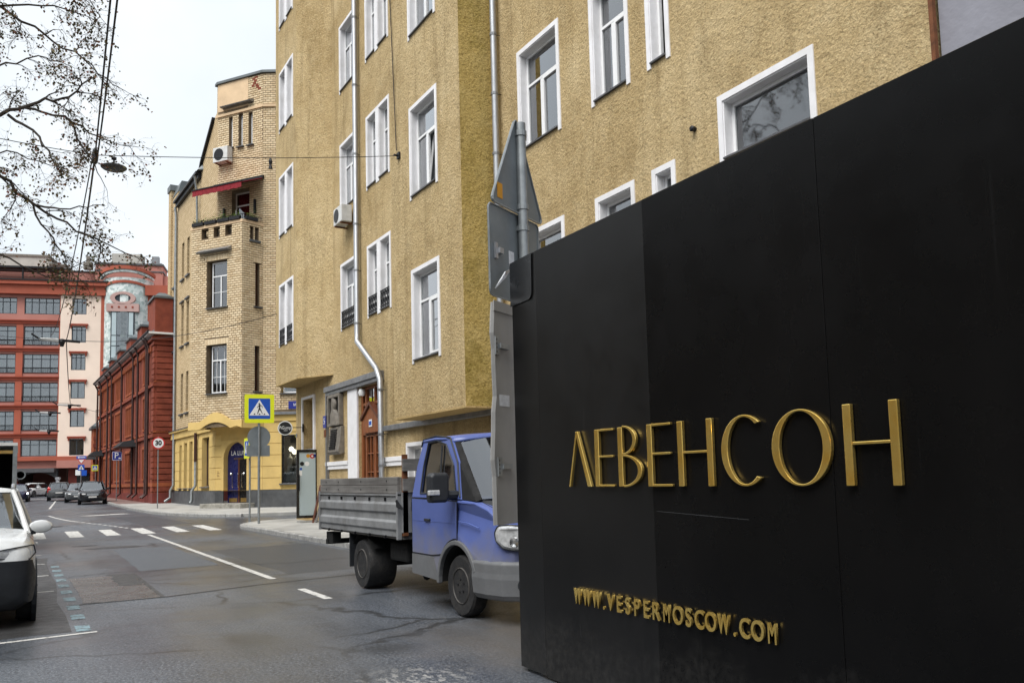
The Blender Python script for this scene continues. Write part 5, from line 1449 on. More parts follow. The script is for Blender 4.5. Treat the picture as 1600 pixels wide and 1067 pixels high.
letter_mesh([], [ringarc(-3.43, (Z0 + Z1) / 2, .183, (Z1 - Z0) / 2, .05, .013, 50, 310, 36)])
letter_mesh([], [ringarc(-3.033, (Z0 + Z1) / 2, .196, (Z1 - Z0) / 2, .052, .011, 0, 180, 26), ringarc(-3.033, (Z0 + Z1) / 2, .196, (Z1 - Z0) / 2, .052, .011, 180, 360, 26)])
H(-2.758, -2.452)
txt = 'WWW.VESPERMOSCOW.COM'
adv = {'W': 1.2, 'M': 1.2, '.': .62}
tot = sum(adv.get(c, 1) for c in txt); x = -5.21; span = 1.968
for c in txt:
    a = adv.get(c, 1) / tot * span
    o = put_text(c, .158, .008, MT['gold'], HO, FHd(x + a / 2, .02, .697), FHd.d, (0, 0, 1), .78 if c not in 'WM' else .56, 'letter', 0, .0028)
    x += a
# ============================================================ road signs
def post(root, x, y, z0, z1, r=.03, m='galv_matt'):
    l = MB(); l.tube([(x, y, z0), (x, y, z1)], r, 12); return l.build('post', MT[m], root, smooth=True)
def rrect(a0, a1, z0, z1, r, n=4):
    pts = []
    for ca, cz, s in ((a1 - r, z0 + r, -90), (a1 - r, z1 - r, 0), (a0 + r, z1 - r, 90), (a0 + r, z0 + r, 180)):
        pts += [(ca + r * math.cos(R_(s + 90 * i / n)), cz + r * math.sin(R_(s + 90 * i / n))) for i in range(n + 1)]
    return pts
# sign backs behind the hoarding corner
SB = thing('sign_post', 'grey steel post with triangular and square sign backs above the hoarding corner', 'road sign', (3.965, 6.40, 0))
FS = Fr((3.98, 6.42), (.882, .471))   # n points towards the viewer side
post(SB, 3.94, 6.37, 0, 4.86, .048)
def tri(a, zb, w, h, r=.05, n=4):
    V3 = [(a - w / 2, zb), (a + w / 2, zb), (a, zb + h)]
    pts = []
    for i in range(3):
        p, q, s = Vector(V3[i - 1]), Vector(V3[i]), Vector(V3[(i + 1) % 3])
        u, v = (p - q).normalized(), (s - q).normalized()
        A, B = q + u * r * 1.7, q + v * r * 1.7
        for k in range(n + 1):
            t = k / n; pts.append(tuple((1 - t) ** 2 * A + 2 * t * (1 - t) * q + t * t * B))
    return pts
l = MB(); l.fprism(FS, tri(-.1, 4.0, .92, .92), -.02, -.005); T = l.build('triangular_plate', MT['sign_back'], SB)
l = MB(); P = tri(-.1, 4.0, .92, .92)
for i in range(len(P)):
    a, b = P[i], P[(i + 1) % len(P)]
    l.tube([FS(a[0], .0, a[1]), FS(b[0], .0, b[1])], .009, 5)
l.build('folded_rim', MT['galv_matt'], T)
l = MB(); l.fbox(FS, -.45, -.36, -.004, -.002, 4.06, 4.2); l.build('sticker', MT['orange_sticker'], T)
l = MB(); l.fprism(FS, rrect(-.58, .30, 3.16, 3.985, .05), -.03, -.022); T2 = l.build('square_plate', MT['sign_back'], SB)
l = MB(); P = rrect(-.58, .30, 3.16, 3.985, .05)
for i in range(len(P)):
    a, b = P[i], P[(i + 1) % len(P)]
    l.tube([FS(a[0], -.018, a[1]), FS(b[0], -.018, b[1])], .008, 5)
l.build('folded_rim', MT['galv_matt'], T2)
l = MB(); l.fbox(FS, -.5, -.46, -.021, .0, 3.5, 3.64); l.fbox(FS, -.46, -.40, -.021, .02, 3.55, 3.6); l.build('bracket', MT['galvanised'], T2)
l = MB(); l.fbox(FS, -.25, -.16, -.021, -.019, 3.48, 3.62); l.build('sticker', MT['white_sticker'], T2)
l = MB()
for k in range(4): l.tube([FS(-.53 + .02 * k, .0, 3.22 + .02 * k), FS(-.4, .03, 3.34 + .015 * k), FS(-.30, .02, 3.43)], .006, 5)
l.build('wire_ties', MT['galvanised'], T2)
for z in (4.76, 4.06, 3.86):
    l = MB(); l.lathe((3.94, 6.37, z), (0, 0, 1), [(-.025, .056), (.025, .056)], 14); l.fbox(FS, -.1, .06, -.03, .02, z - .02, z + .02); l.build('clamp', MT['galv_matt'], SB)
# tall grey backing panel with bent edge
GP = thing('backing_panel', 'narrow tall grey metal panel with bent left edge beside the hoarding', 'panel', (3.7, 6.3, 0))
l = MB(); n = 14; rows = []
for i in range(n + 1):
    z = 1.19 + 1.91 * i / n; e = -.62 + .06 * (z - 1.1) / 2 + .016 * math.sin(z * 6) + .008 * math.sin(z * 17)
    rows.append([FS(e, -.02, z), FS(e + .02, .0, z), FS(-.12, .0, z), FS(-.12, -.03, z), FS(e, -.03, z)])
l.loft(rows); l.build('sheet', MT['panel_grey'], GP)
l = MB(); l.fbox(FS, -.57, -.12, .001, .012, 3.02, 3.11); l.build('top_flange', MT['panel_grey'], GP)
for z in (1.68, 2.72):
    l = MB(); l.fbox(FS, -.56, -.5, .001, .014, z - .08, z + .08); l.fbox(FS, -.5, -.36, .001, .03, z - .02, z + .025); l.build('bracket', MT['galv_matt'], GP)
    for k in range(4):
        l = MB(); l.fbox(FS, -.548, -.538, .013, .0155, z - .06 + k * .035, z - .045 + k * .035); l.build('slot', MT['iron'], GP)
l = MB(); l.fbox(FS, -.5, -.34, .001, .003, 2.2, 2.3); l.build('sticker', MT['white_sticker'], GP)
l = MB(); l.tube([(3.97, 6.43, 0), (3.97, 6.43, 3.1)], .03, 8); l.build('support', MT['galv_matt'], GP)

# pedestrian crossing sign
def pedestrian(root, fr, a, z, w, o, back=False):
    """yellow square, blue field, white triangle, walker; a,z = centre"""
    h = w / 2
    l = MB(); l.fprism(fr, rrect(a - h, a + h, z - h, z + h, w * .05), o, o + .012); pl = l.build('yellow_plate', MT['sign_yellow'], root)
    b = h * .73
    l = MB(); l.fprism(fr, rrect(a - b, a + b, z - b * .98, z + b * .98, w * .03), o + .013, o + .015); l.build('blue_field', MT['sign_blue'], pl)
    t = b * .93
    l = MB(); l.fprism(fr, [(a - t, z - t * .70), (a + t, z - t * .70), (a, z + t * .93)], o + .016, o + .018); l.build('white_triangle', MT['sign_white'], pl)
    m = MB(); u = t / 1.0
    q0, q1 = o + .019, o + .021
    def bar(p, q, w0, w1):
        p, q = Vector(p), Vector(q); d = (q - p).normalized(); k = Vector((-d.y, d.x))
        m.fprism(fr, [(a + x * u, z + y * u) for x, y in (p + k * w0, q + k * w1, q - k * w1, p - k * w0)], q0, q1)
    m.fprism(fr, [(a + (-.02 + .085 * math.cos(2 * math.pi * k / 12)) * u, z + (.50 + .085 * math.sin(2 * math.pi * k / 12)) * u) for k in range(12)], q0, q1)
    bar((.03, .40), (-.0, .0), .09, .06); bar((.0, .02), (-.2, -.54), .07, .035); bar((.03, .02), (.14, -.2), .065, .045); bar((.14, -.2), (.3, -.54), .045, .03)
    bar((.04, .36), (.26, .28), .035, .03); bar((.26, .28), (.28, .06), .03, .02); bar((-.02, .34), (-.18, .16), .035, .025); bar((-.18, .16), (-.26, .1), .025, .02)
    for c in (-.5, .0, .48): m.fprism(fr, [(a + (c - .09) * u, z - .62 * u), (a + (c + .07) * u, z - .62 * u), (a + (c + .09) * u, z - .5 * u), (a + (c - .02) * u, z - .5 * u)], q0, q1)
    m.build('walker_symbol', MT['sign_black'], pl)
    return pl
PS = thing('crossing_sign', 'yellow-bordered blue pedestrian crossing sign on grey post at the near pavement corner', 'road sign', (7.37, 30.4, .13))
FP = Fr((7.39, 30.36), (1, -.12))
post(PS, 7.39, 30.4, .1, 4.7, .045)
pedestrian(PS, FP, .0, 4.24, 1.03, .02)
l = MB(); l.lathe(FP(0, -.10, 3.22), FP.n, [(0, .40), (.012, .40)], 32); l.build('round_plate', MT['sign_back'], PS)
l = MB(); l.fprism(FP, rrect(-.42, .38, 2.53, 2.93, .03), -.10, -.085); l.build('lower_plate', MT['sign_back'], PS)
for z in (3.4, 2.98, 2.8, 2.62, 4.5, 4.0):
    l = MB(); l.lathe(FP(0, -.04, z), (0, 0, 1), [(-.015, .05), (.015, .05)], 10); l.build('clamp', MT['galv_matt'], PS)
P2 = thing('crossing_sign', 'second crossing sign seen edge-on on a short post behind the near crossing sign', 'road sign', (7.42, 31.9, .13))
post(P2, 7.42, 31.9, .1, 3.25, .035)
pedestrian(P2, Fr((7.36, 31.9), (.02, -1)), .0, 2.88, .76, .05)
l = MB(); l.tube([(7.42, 31.9, .1), (7.42, 31.9, .35)], .05, 10); l.build('foot_sleeve', MT['galv_matt'], P2)
# 30 limit
S30 = thing('speed_sign', 'round red-rimmed 30 speed limit sign on a tall thin post by the far kerb', 'road sign', (6.62, 50, .3))
FN = Fr((6.62, 49.95), (1, -.15))
post(S30, 6.62, 50, .2, 4.3, .03)
l = MB(); l.lathe(FN(0, .0, 3.92), FN.n, [(0, .34), (.015, .34)], 32); D = l.build('red_disc', MT['sign_red'], S30)
l = MB(); l.lathe(FN(0, .016, 3.92), FN.n, [(0, .27), (.004, .27)], 32); l.build('white_disc', MT['sign_white'], D)
put_text('30', .36, .003, MT['sign_black'], D, FN(0, .025, 3.92), FN.d, (0, 0, 1), .95, 'numerals', 0, .014)
# parking
SP = thing('parking_sign', 'blue square parking sign with white P on a thin post by the red house', 'road sign', (6.18, 68, .45))
FQ = Fr((6.18, 67.95), (1, -.15))
post(SP, 6.18, 68, .3, 3.9, .03)
l = MB(); l.fprism(FQ, rrect(-.33, .33, 3.48, 4.14, .04), 0, .012); D = l.build('blue_plate', MT['sign_navy'], SP)
l = MB(); ring(l, FQ, -.31, .31, 3.5, 4.12, .02, .0125, .014); l.build('white_border', MT['sign_white'], D)
put_text('P', .6, .003, MT['sign_white'], D, FQ(-.04, .02, 3.83), FQ.d, (0, 0, 1), 1, 'letter')
l = MB(); l.fbox(FQ, .1, .25, .012, .017, 3.6, 3.68); l.build('vehicle_mark', MT['sign_white'], D)
# far cluster
CS = thing('sign_cluster', 'one-way, give-way and crossing signs stacked on one post before the archway', 'road sign', (5.36, 95, .6))
FX = Fr((5.36, 94.95), (1, -.25)); post(CS, 5.36, 95, .5, 4.7, .035)
l = MB(); l.fbox(FX, -.46, .46, 0, .012, 4.42, 4.73); D = l.build('one_way_plate', MT['sign_blue'], CS)
l = MB(); l.fprism(FX, [(-.38, 4.575), (-.2, 4.68), (-.2, 4.61), (.36, 4.61), (.36, 4.54), (-.2, 4.54), (-.2, 4.47)], .013, .016); l.build('arrow', MT['sign_white'], D)
l = MB(); l.fprism(FX, [(0, 3.86), (.36, 4.38), (-.36, 4.38)], 0, .012); D = l.build('give_way_plate', MT['sign_red'], CS)
l = MB(); l.fprism(FX, [(0, 3.98), (.26, 4.34), (-.26, 4.34)], .013, .016); l.build('white_triangle', MT['sign_white'], D)
l = MB(); l.fbox(FX, -.3, .3, 0, .012, 3.25, 3.84); D = l.build('crossing_plate', MT['sign_blue'], CS)
l = MB(); l.fprism(FX, [(-.24, 3.36), (.24, 3.36), (0, 3.78)], .013, .016); l.build('white_triangle', MT['sign_white'], D)
l = MB(); l.fbox(FX, -.04, .04, .017, .019, 3.38, 3.62); l.build('walker_symbol', MT['sign_black'], D)
C2 = thing('crossing_sign', 'small distant yellow-bordered crossing sign beside the brick wing', 'road sign', (6.5, 94, .6))
post(C2, 6.42, 91.5, .5, 3.6, .035)
pedestrian(C2, Fr((6.36, 91.4), (1, -.2)), 0, 3.42, .58, .02)
# round black shop sign on bracket
RS = thing('shop_sign', 'round black shop sign with white rim and white script hanging from the ochre wall', 'sign', (8.55, 31.2, 3.3))
FRs = Fr((8.55, 31.2), (.95, -.3))
l = MB(); l.lathe(FRs(0, 0, 3.6), FRs.n, [(0, .27), (.05, .27)], 32); D = l.build('rim', MT['sign_white'], RS)
l = MB(); l.lathe(FRs(0, .051, 3.6), FRs.n, [(0, .235), (.004, .235)], 32); l.build('face', MT['sign_black'], D)
put_text('PiGump', .17, .003, MT['sign_white'], D, FRs(0, .06, 3.61), FRs.d, (0, 0, 1), .8)
l = MB(); l.fbox(FRs, -.05, .09, .056, .058, 3.5, 3.515); l.build('underline', MT['sign_white'], D)
l = MB(); l.tube([FRs(.27, .02, 3.62), (9.2, 31.0, 3.62)], .014, 6); l.box(9.15, 9.19, 30.95, 31.05, 3.45, 3.75); l.build('bracket', MT['iron'], RS)
l = MB(); l.lathe(FRs(.42, 0.1, 3.3), (0, 0, 1), [(-.06, .05), (.05, .07), (.08, .02)], 8); l.build('spot_lamp', MT['chrome'], RS)
# open glazed door
GD = thing('glazed_door', 'open black-framed glass door with round stickers standing on the near pavement', 'door', (8.83, 29.45, .13))
FG = Fr((8.47, 29.45), (1, 0))
l = MB(); ring(l, FG, 0, .78, .30, 2.72, .09, -.03, .03); l.build('frame', MT['black_gloss'], GD, bevel=.006)
l = MB(); l.fbox(FG, .09, .69, -.008, .008, .39, 2.63); l.build('glass', MT['frost'], GD)
for a, z, r, m in ((.42, 2.5, .07, 'orange_sticker'), (.57, 2.49, .085, 'sign_red'), (.66, 2.5, .06, 'sign_navy'), (.2, 2.22, .075, 'sign_black'), (.38, 2.22, .085, 'sign_white')):
    l = MB(); l.lathe(FG(a, .0085, z), FG.n, [(0, r), (.002, r)], 16); l.build('sticker', MT[m], GD)
l = MB(); l.fbox(FG, .53, .61, .0108, .0115, 2.475, 2.505); l.fbox(FG, .556, .584, .0116, .0122, 2.45, 2.53); l.build('cross_mark', MT['sign_white'], GD)
l = MB(); l.fbox(FG, .12, .2, .0085, .0105, 2.0, 2.08); l.build('sticker', MT['sign_blue'], GD)
l = MB(); l.fbox(FG, .1, .2, .0085, .0105, 1.8, 1.98); l.build('sticker', MT['sign_white'], GD)
l = MB(); l.tube([FG(.08, .03, 1.25), FG(.08, .09, 1.28), FG(.08, .09, 1.82), FG(.08, .03, 1.85)], .016, 6); l.build('pull_handle', MT['iron'], GD)
l = MB(); l.tube([FG(.76, .0, .13), FG(.76, 0, .3)], .03, 8); l.build('pivot', MT['iron'], GD)
l = MB(); l.box(8.55, 9.2, 29.2, 29.7, .132, .2); l.build('threshold', MT['granite_kerb'], GD)
# boards leaning by the door
for k, (y, m, w_) in enumerate(((28.95, 'wood_dark', .16), (28.8, 'planks', .14))):
    o = MB(); x0 = 8.86 + k * .07
    o.hexa([(x0, y, .13), (x0 + .03, y, .13), (x0 + .03, y - w_, .13), (x0, y - w_, .13), (9.15, y, 1.45 - .4 * k), (9.18, y, 1.45 - .4 * k), (9.18, y - w_, 1.4 - .4 * k), (9.15, y - w_, 1.4 - .4 * k)])
    props(o.build('board', MT[m], None, loc=(x0, y, .13)), ['dark brown board leaning on the wall beside the glass door', 'grey weathered board leaning on the wall beside the dark board'][k], 'board')
# ============================================================ blue flatbed truck
TK = thing('flatbed_truck', 'dusty blue flatbed truck with grey wooden dropside bed parked by the hoarding', 'truck', (5.4, 9.5, 0))
X0, X1 = 4.38, 6.42
def side_x(y, z=1.0):
    t = 0 if y > 8.35 else ((8.35 - y) / .65) ** 2 * .16
    return X0 + t + max(0, z - 1.36) * .16
archc = arc(8.72, .36, .475, 150, 0, 12)
low = [(10.02, .42), (10.02, 1.36), (9.4, 1.355), (8.62, 1.34), (8.30, 1.31), (8.05, 1.24), (7.86, 1.12), (7.74, .95), (7.70, .78), (7.72, .60), (8.0, .60)] + archc + [(9.37, .36)]
# mid surface: near skin, over the top, far skin
def skin(off): return [Vector((side_x(y, z) + off, y, z)) for y, z in low]
def skin_far(): return [Vector((X0 + X1 - side_x(y, z), y, z)) for y, z in low]
b = MB(); b.loft([skin(0), skin_far()]); CB = b.build('cab_body', MT['paint_blue'], TK, bevel=.035, seg=3)
# doors: thin raised skins
dpts = [(9.985, .66), (9.985, 1.35), (8.70, 1.325), (8.715, .86)] + [p for p in arc(8.72, .36, .53, 88, 38, 6)] + [(9.4, .66)]
d = MB(); d.prism([(X0 - .007, y, z) for y, z in dpts], (.006, 0, 0)); DO = d.build('door', MT['paint_blue'], TK, bevel=.003, seg=1)
d = MB(); d.tube([(X0 - .004, y, z) for y, z in dpts + dpts[:1]], .0075, 5); d.build('door_gap', MT['chassis'], DO)
d = MB(); d.tube([(X0 - .004, 8.66, 1.09), (X0 + .0, 8.42, 1.075), (X0 + .02, 8.22, 1.03)], .008, 5); d.build('fender_crease', MT['paint_blue'], TK)
d = MB(); d.box(X0 - .010, X0 - .0072, 8.74, 9.97, 1.066, 1.078); d.build('crease', MT['paint_blue'], DO)
d = MB(); d.box(X0 - .03, X0 - .0072, 9.42, 9.58, 1.07, 1.10); d.build('door_handle', MT['black_plastic'], DO, bevel=.006)
d = MB(); d.prism([(X0 - .006, y, z) for y, z in [(10.0, .40), (10.0, .645), (9.36, .645), (9.30, .52), (9.25, .37)]], (.005, 0, 0)); d.build('sill_panel', MT['grey_bumper'], TK)
# fender flare
f = MB(); oa = arc(8.72, .36, .515, 158, -2, 16); ia = arc(8.72, .36, .46, 158, -2, 16)
f.loft([[Vector((side_x(o[0]) - .03, *o)), Vector((side_x(o[0]) + .03, *o)), Vector((side_x(i[0]) + .03, *i)), Vector((side_x(i[0]) - .03, *i))] for o, i in zip(oa, ia)]); f.build('wheel_arch_trim', MT['grey_bumper'], TK, bevel=.01)
f = MB(); f.loft([[Vector((x, *p)) for p in arc(8.72, .36, .455, 180, 0, 20)] for x in (X0 + .02, X0 + .6)], False, False); f.poly([Vector((X0 + .6, *p)) for p in arc(8.72, .36, .455, 180, 0, 20)]); f.build('wheel_well', MT['chassis'], TK, smooth=True)
# upper cab: near and far side frames with window opening
def upx(z): return X0 + max(0, z - 1.36) * .17
outer = [(10.0, 1.36), (9.97, 1.75), (9.86, 2.10), (9.5, 2.125), (9.08, 2.08), (8.80, 1.78), (8.60, 1.345)]
inner = [(9.74, 1.41), (9.75, 1.75), (9.70, 2.04), (9.45, 2.06), (9.17, 2.0), (8.89, 1.74), (8.74, 1.42)]
for sgn in (0, 1):
    m = MB()
    for i in range(7):
        j = (i + 1) % 7
        q = [outer[i], outer[j], inner[j], inner[i]]
        pts = [((upx(z) if not sgn else X0 + X1 - upx(z)), y, z) for y, z in q]
        m.prism(pts, (.04 if not sgn else -.04, 0, 0))
    m.build('door_window_frame', MT['paint_blue'], TK, bevel=.008)
    g = MB(); g.prism([((upx(z) + .015 if not sgn else X0 + X1 - upx(z) - .015), y, z) for y, z in inner], (.005, 0, 0)); g.build('side_window', MT['car_glass'], TK)
m = MB()
for i in range(7):   # black rubber seal round the window
    j = (i + 1) % 7; m.tube([(upx(inner[i][1]) - .004, *inner[i]), (upx(inner[j][1]) - .004, *inner[j])], .011, 5)
m.tube([(upx(1.99) - .003, 9.28, 2.0), (upx(1.41) - .003, 9.18, 1.41)], .012, 5)
m.build('window_seal', MT['black_plastic'], TK)
# roof, rear wall, windscreen
def rz(x): 
    t = (x - (X0 + X1) / 2) / ((X1 - X0) / 2); return 2.155 - .07 * t * t
rows = []
for y, dz, ins in ((9.94, -.03, .12), (9.86, .0, .11), (9.5, .012, .10), (9.2, .0, .11), (9.02, -.04, .13)):
    rows.append([(X0 + ins + (X1 - X0 - 2 * ins) * i / 10, y - .14 * (1 - ((i - 5) / 5) ** 2) * (1 if y < 9.3 else 0), rz(X0 + (X1 - X0) * i / 10) + dz) for i in range(11)])
m = MB(); m.loft(rows, False, False); RO = m.build('roof', MT['paint_blue'], TK, smooth=True); so_ = RO.modifiers.new('solid', 'SOLIDIFY'); so_.thickness = .035; so_.offset = -1
m = MB(); m.tube([(4.50, 8.36, 1.325), (4.52, 8.1, 1.25), (4.55, 7.88, 1.12)], .008, 5); m.build('hood_seam', MT['chassis'], TK)
m = MB(); m.tube([(upx(z) - .006, y, z) for y, z in ((9.9, 2.0), (9.86, 2.09), (9.5, 2.122), (9.08, 2.08), (8.80, 1.78), (8.62, 1.37))], .011, 6); m.build('rain_gutter', MT['black_plastic'], TK)
m = MB(); m.hexa([(4.40, 9.96, 1.3), (6.4, 9.96, 1.3), (6.4, 10.0, 1.3), (4.40, 10.0, 1.3), (4.52, 9.86, 2.1), (6.28, 9.86, 2.1), (6.28, 9.9, 2.1), (4.52, 9.9, 2.1)]); m.build('rear_wall', MT['paint_blue'], TK)
base = [(5.4 + .93 * t, 8.05 + .31 * t * t, 1.37 - .025 * t * t) for t in [-1 + i / 8 for i in range(17)]]
topp = [(5.4 + .84 * t, 8.89 + .16 * t * t, 2.12 - .075 * t * t) for t in [-1 + i / 8 for i in range(17)]]
m = MB(); m.loft([base, topp], False, False); m.build('windscreen', MT['car_glass'], TK, smooth=True)
for sg in (0, 1):
    X = lambda x: x if not sg else X0 + X1 - x
    m = MB(); m.hexa([(X(4.385), 8.66, 1.345), (X(4.50), 8.66, 1.345), (X(4.50), 8.30, 1.345), (X(4.43), 8.32, 1.32), (X(4.50), 9.12, 2.06), (X(4.56), 9.12, 2.06), (X(4.60), 9.02, 2.05), (X(4.54), 9.04, 2.05)]); m.build('windscreen_pillar', MT['chassis'], TK, bevel=.006)
m = MB(); m.tube([(4.8, 8.12, 1.385), (5.15, 8.2, 1.46), (5.5, 8.22, 1.47)], .014, 6); m.build('wiper', MT['black_plastic'], TK)
m = MB(); m.hexa([(4.47, 8.40, 1.28), (6.33, 8.40, 1.28), (6.25, 7.98, 1.2), (4.55, 7.98, 1.2), (4.47, 8.42, 1.338), (6.33, 8.42, 1.338), (6.05, 8.02, 1.31), (4.75, 8.02, 1.31)]); m.build('cowl', MT['black_plastic'], TK)
# sticker-like white sun strip and interior
m = MB(); m.box(4.9, 5.4, 9.5, 9.62, 1.2, 1.95); m.box(4.75, 5.45, 9.0, 9.6, 1.05, 1.25); m.box(5.5, 6.1, 9.5, 9.62, 1.2, 1.95); m.box(5.5, 6.1, 9.0, 9.6, 1.05, 1.25); m.build('seat', MT['seat_dark'], TK, bevel=.04)
m = MB(); m.box(4.5, 6.3, 8.3, 8.65, 1.05, 1.34); m.build('dashboard', MT['black_plastic'], TK, bevel=.03)
m = MB(); m.lathe((5.85, 8.85, 1.42), (0, -.5, .86), [(-.01, .2), (.02, .21), (.02, .18), (-.01, .18)], 20); m.build('steering_wheel', MT['black_plastic'], TK)
# nose: bumper, lamp, grille
m = MB(); pl = [(4.355, 8.33), (4.365, 8.05), (4.43, 7.80), (4.60, 7.62), (4.95, 7.53), (5.4, 7.50), (5.85, 7.53), (6.2, 7.62), (6.37, 7.80), (6.435, 8.05), (6.445, 8.33), (6.2, 8.33), (5.4, 8.2), (4.6, 8.33)]
m.loft([[(x + (5.4 - x) * k, y + (8 - y) * k, z) for x, y in pl] for z, k in ((.27, .05), (.33, .01), (.50, -.005), (.56, .0), (.66, .0), (.69, .03))]); m.build('bumper', MT['grey_bumper'], TK, bevel=.012)
m = MB(); m.lathe((4.60, 7.60, .45), (-.5, -.86, 0), [(0, .07), (.03, .075), (.035, .05)], 14); m.build('fog_lamp', MT['black_plastic'], TK)
for sg in (0, 1):
    X = lambda x: x if not sg else X0 + X1 - x
    shape = [(X(4.435), 7.96, 1.0), (X(4.45), 7.90, 1.09), (X(4.53), 7.74, 1.10), (X(4.74), 7.635, 1.07), (X(4.74), 7.63, .80), (X(4.58), 7.68, .79), (X(4.47), 7.82, .82), (X(4.44), 7.94, .90)]
    c = Vector((X(4.54), 7.74, .94))
    shape = [tuple(c + (Vector(p) - c) * .86) for p in shape]
    for _ in range(2): shape = [tuple(Vector(shape[i]).lerp(Vector(shape[(i + 1) % len(shape)]), q)) for i in range(len(shape)) for q in (.16, .84)]
    m = MB(); o_ = Vector((-.03 if not sg else .03, -.03, 0))
    m.loft([[Vector(p) for p in shape], [Vector(p) + o_ for p in shape], [c + (Vector(p) - c) * .8 + o_ * 1.6 for p in shape]]); H_ = m.build('headlight', MT['lamp_clear'], TK, smooth=True)
    m = MB()
    for i in range(len(shape)):
        m.tube([Vector(shape[i]) + o_ * .9, Vector(shape[(i + 1) % len(shape)]) + o_ * .9], .012, 5)
    m.build('headlight_rim', MT['black_plastic'], H_)
    m = MB(); m.lathe(c + o_ * 1.3 + Vector((.03 if not sg else -.03, -.03, -.04)), o_, [(0, .055), (.02, .05), (.01, .02)], 14); m.build('reflector', MT['chrome'], H_)
m = MB(); m.box(4.85, 5.95, 7.60, 7.66, .76, .98); m.build('grille', MT['black_plastic'], TK)
# mirror
m = MB(); m.loft([[(4.15 + (x - .0) * k, y, 1.485 + z * k) for x, z in ((-.10, -.17), (.09, -.17), (.12, -.12), (.12, .15), (.09, .175), (-.08, .175), (-.12, .14), (-.12, -.13))] for y, k in ((8.66, .86), (8.69, 1.0), (8.80, 1.0))]); MR = m.build('wing_mirror', MT['black_plastic'], TK, bevel=.015)
m = MB(); m.tube([(4.24, 8.74, 1.40), (4.40, 8.72, 1.40)], .05, 8); m.build('mirror_arm', MT['black_plastic'], MR)
m = MB(); m.box(4.00, 4.14, 8.645, 8.70, 1.40, 1.46); m.build('indicator', MT['lamp_clear'], MR, bevel=.012)
m = MB(); m.box(X0 - .012, X0 - .005, 9.985, 10.005, 1.18, 1.3); m.build('hinge_mark', MT['black_plastic'], TK)

def wheel(root, c, ax, r, w, rim='steel_rim', rr=.62, spokes=0, n=32, dish=.05):
    """c = centre of the outer face, ax points outward"""
    a = Vector(ax).normalized()
    m = MB(); m.lathe(Vector(c), a, [(-w, r * .72), (-w, r * .95), (-w * .85, r), (-w * .15, r), (-.004, r * .94), (.0, r * .8), (-.012, r * rr)], n); T = m.build('tyre', MT['tyre'], root, smooth=True)
    m = MB(); m.lathe(Vector(c), a, [(-w * .6, r * rr), (-.008, r * rr), (-.0, r * (rr - .03)), (-dish, r * (rr - .10)), (-dish * 1.1, r * .36), (-dish * .3, r * .26), (-dish * .3, r * .17), (-.02, r * .15), (-.02, .005)], n); W = m.build('rim', MT[rim], root, smooth=True)
    u = a.orthogonal().normalized(); v = a.cross(u)
    for k in range(spokes or 8):
        t = 2 * math.pi * k / (spokes or 8); d = u * math.cos(t) + v * math.sin(t)
        m = MB(); m.lathe(Vector(c) + d * r * .45 - a * (dish * .95), a, [(-.02, r * .095), (.004, r * .095)], 8); m.build('rim_hole', MT['dark_void'], W)
    for k in range(5):
        t = 2 * math.pi * k / 5; d = u * math.cos(t) + v * math.sin(t)
        m = MB(); m.lathe(Vector(c) + d * r * .22 - a * dish * .3, a, [(0, r * .045), (.016, r * .04)], 6); m.build('wheel_bolt', MT['iron'], W)
    return T
wheel(TK, (X0 + .03, 8.72, .352), (-1, 0, 0), .35, .19, rr=.60, dish=.06)
wheel(TK, (X1 - .03, 8.72, .352), (1, 0, 0), .35, .19, rr=.60)
wheel(TK, (X0 + .02, 11.92, .362), (-1, 0, 0), .36, .42, rr=.60, dish=.09)
wheel(TK, (X1 - .02, 11.92, .362), (1, 0, 0), .36, .42, rr=.60)
# chassis
m = MB()
for x in (4.95, 5.75): m.box(x, x + .09, 8.6, 13.6, .55, .74)
for y in (9.3, 10.4, 11.3, 12.6, 13.4): m.box(5.0, 5.8, y, y + .08, .58, .70)
m.tube([(4.6, 11.92, .37), (6.2, 11.92, .37)], .075, 8); m.lathe((5.4, 11.92, .38), (1, 0, 0), [(-.16, .06), (-.1, .18), (.1, .18), (.16, .06)], 12)
m.tube([(5.4, 11.8, .42), (5.4, 9.2, .5)], .045, 8)
m.build('chassis_frame', MT['chassis'], TK)
m = MB(); m.tube([(4.7, 10.5, .50), (4.62, 10.2, .40), (4.58, 10.0, .33)], .05, 8); m.build('exhaust_pipe', MT['chassis'], TK); m = MB(); m.tube([(4.8, 11.0, .48), (4.75, 10.7, .42), (4.6, 10.4, .40)], .012, 6); m.build('brake_hose', MT['chassis'], TK)
m = MB(); m.box(4.55, 4.9, 10.55, 11.2, .46, .72); m.build('fuel_tank', MT['chassis'], TK, bevel=.04)
for x in (4.40, 6.0):
    m = MB(); m.box(x, x + .40, 12.42, 12.45, .28, .8); m.build('mud_flap', MT['black_plastic'], TK)
    m = MB(); m.loft([[(xx, *p) for p in arc(11.92, .38, .44, 35, 150, 10)] for xx in (x, x + .42)], False, False); mg = m.build('mudguard', MT['chassis'], TK)
m = MB(); m.box(4.42, 4.56, 13.30, 13.62, .58, .76); m.box(4.40, 6.4, 13.5, 13.6, .56, .64); m.build('rear_underrun_bar', MT['chassis'], TK)
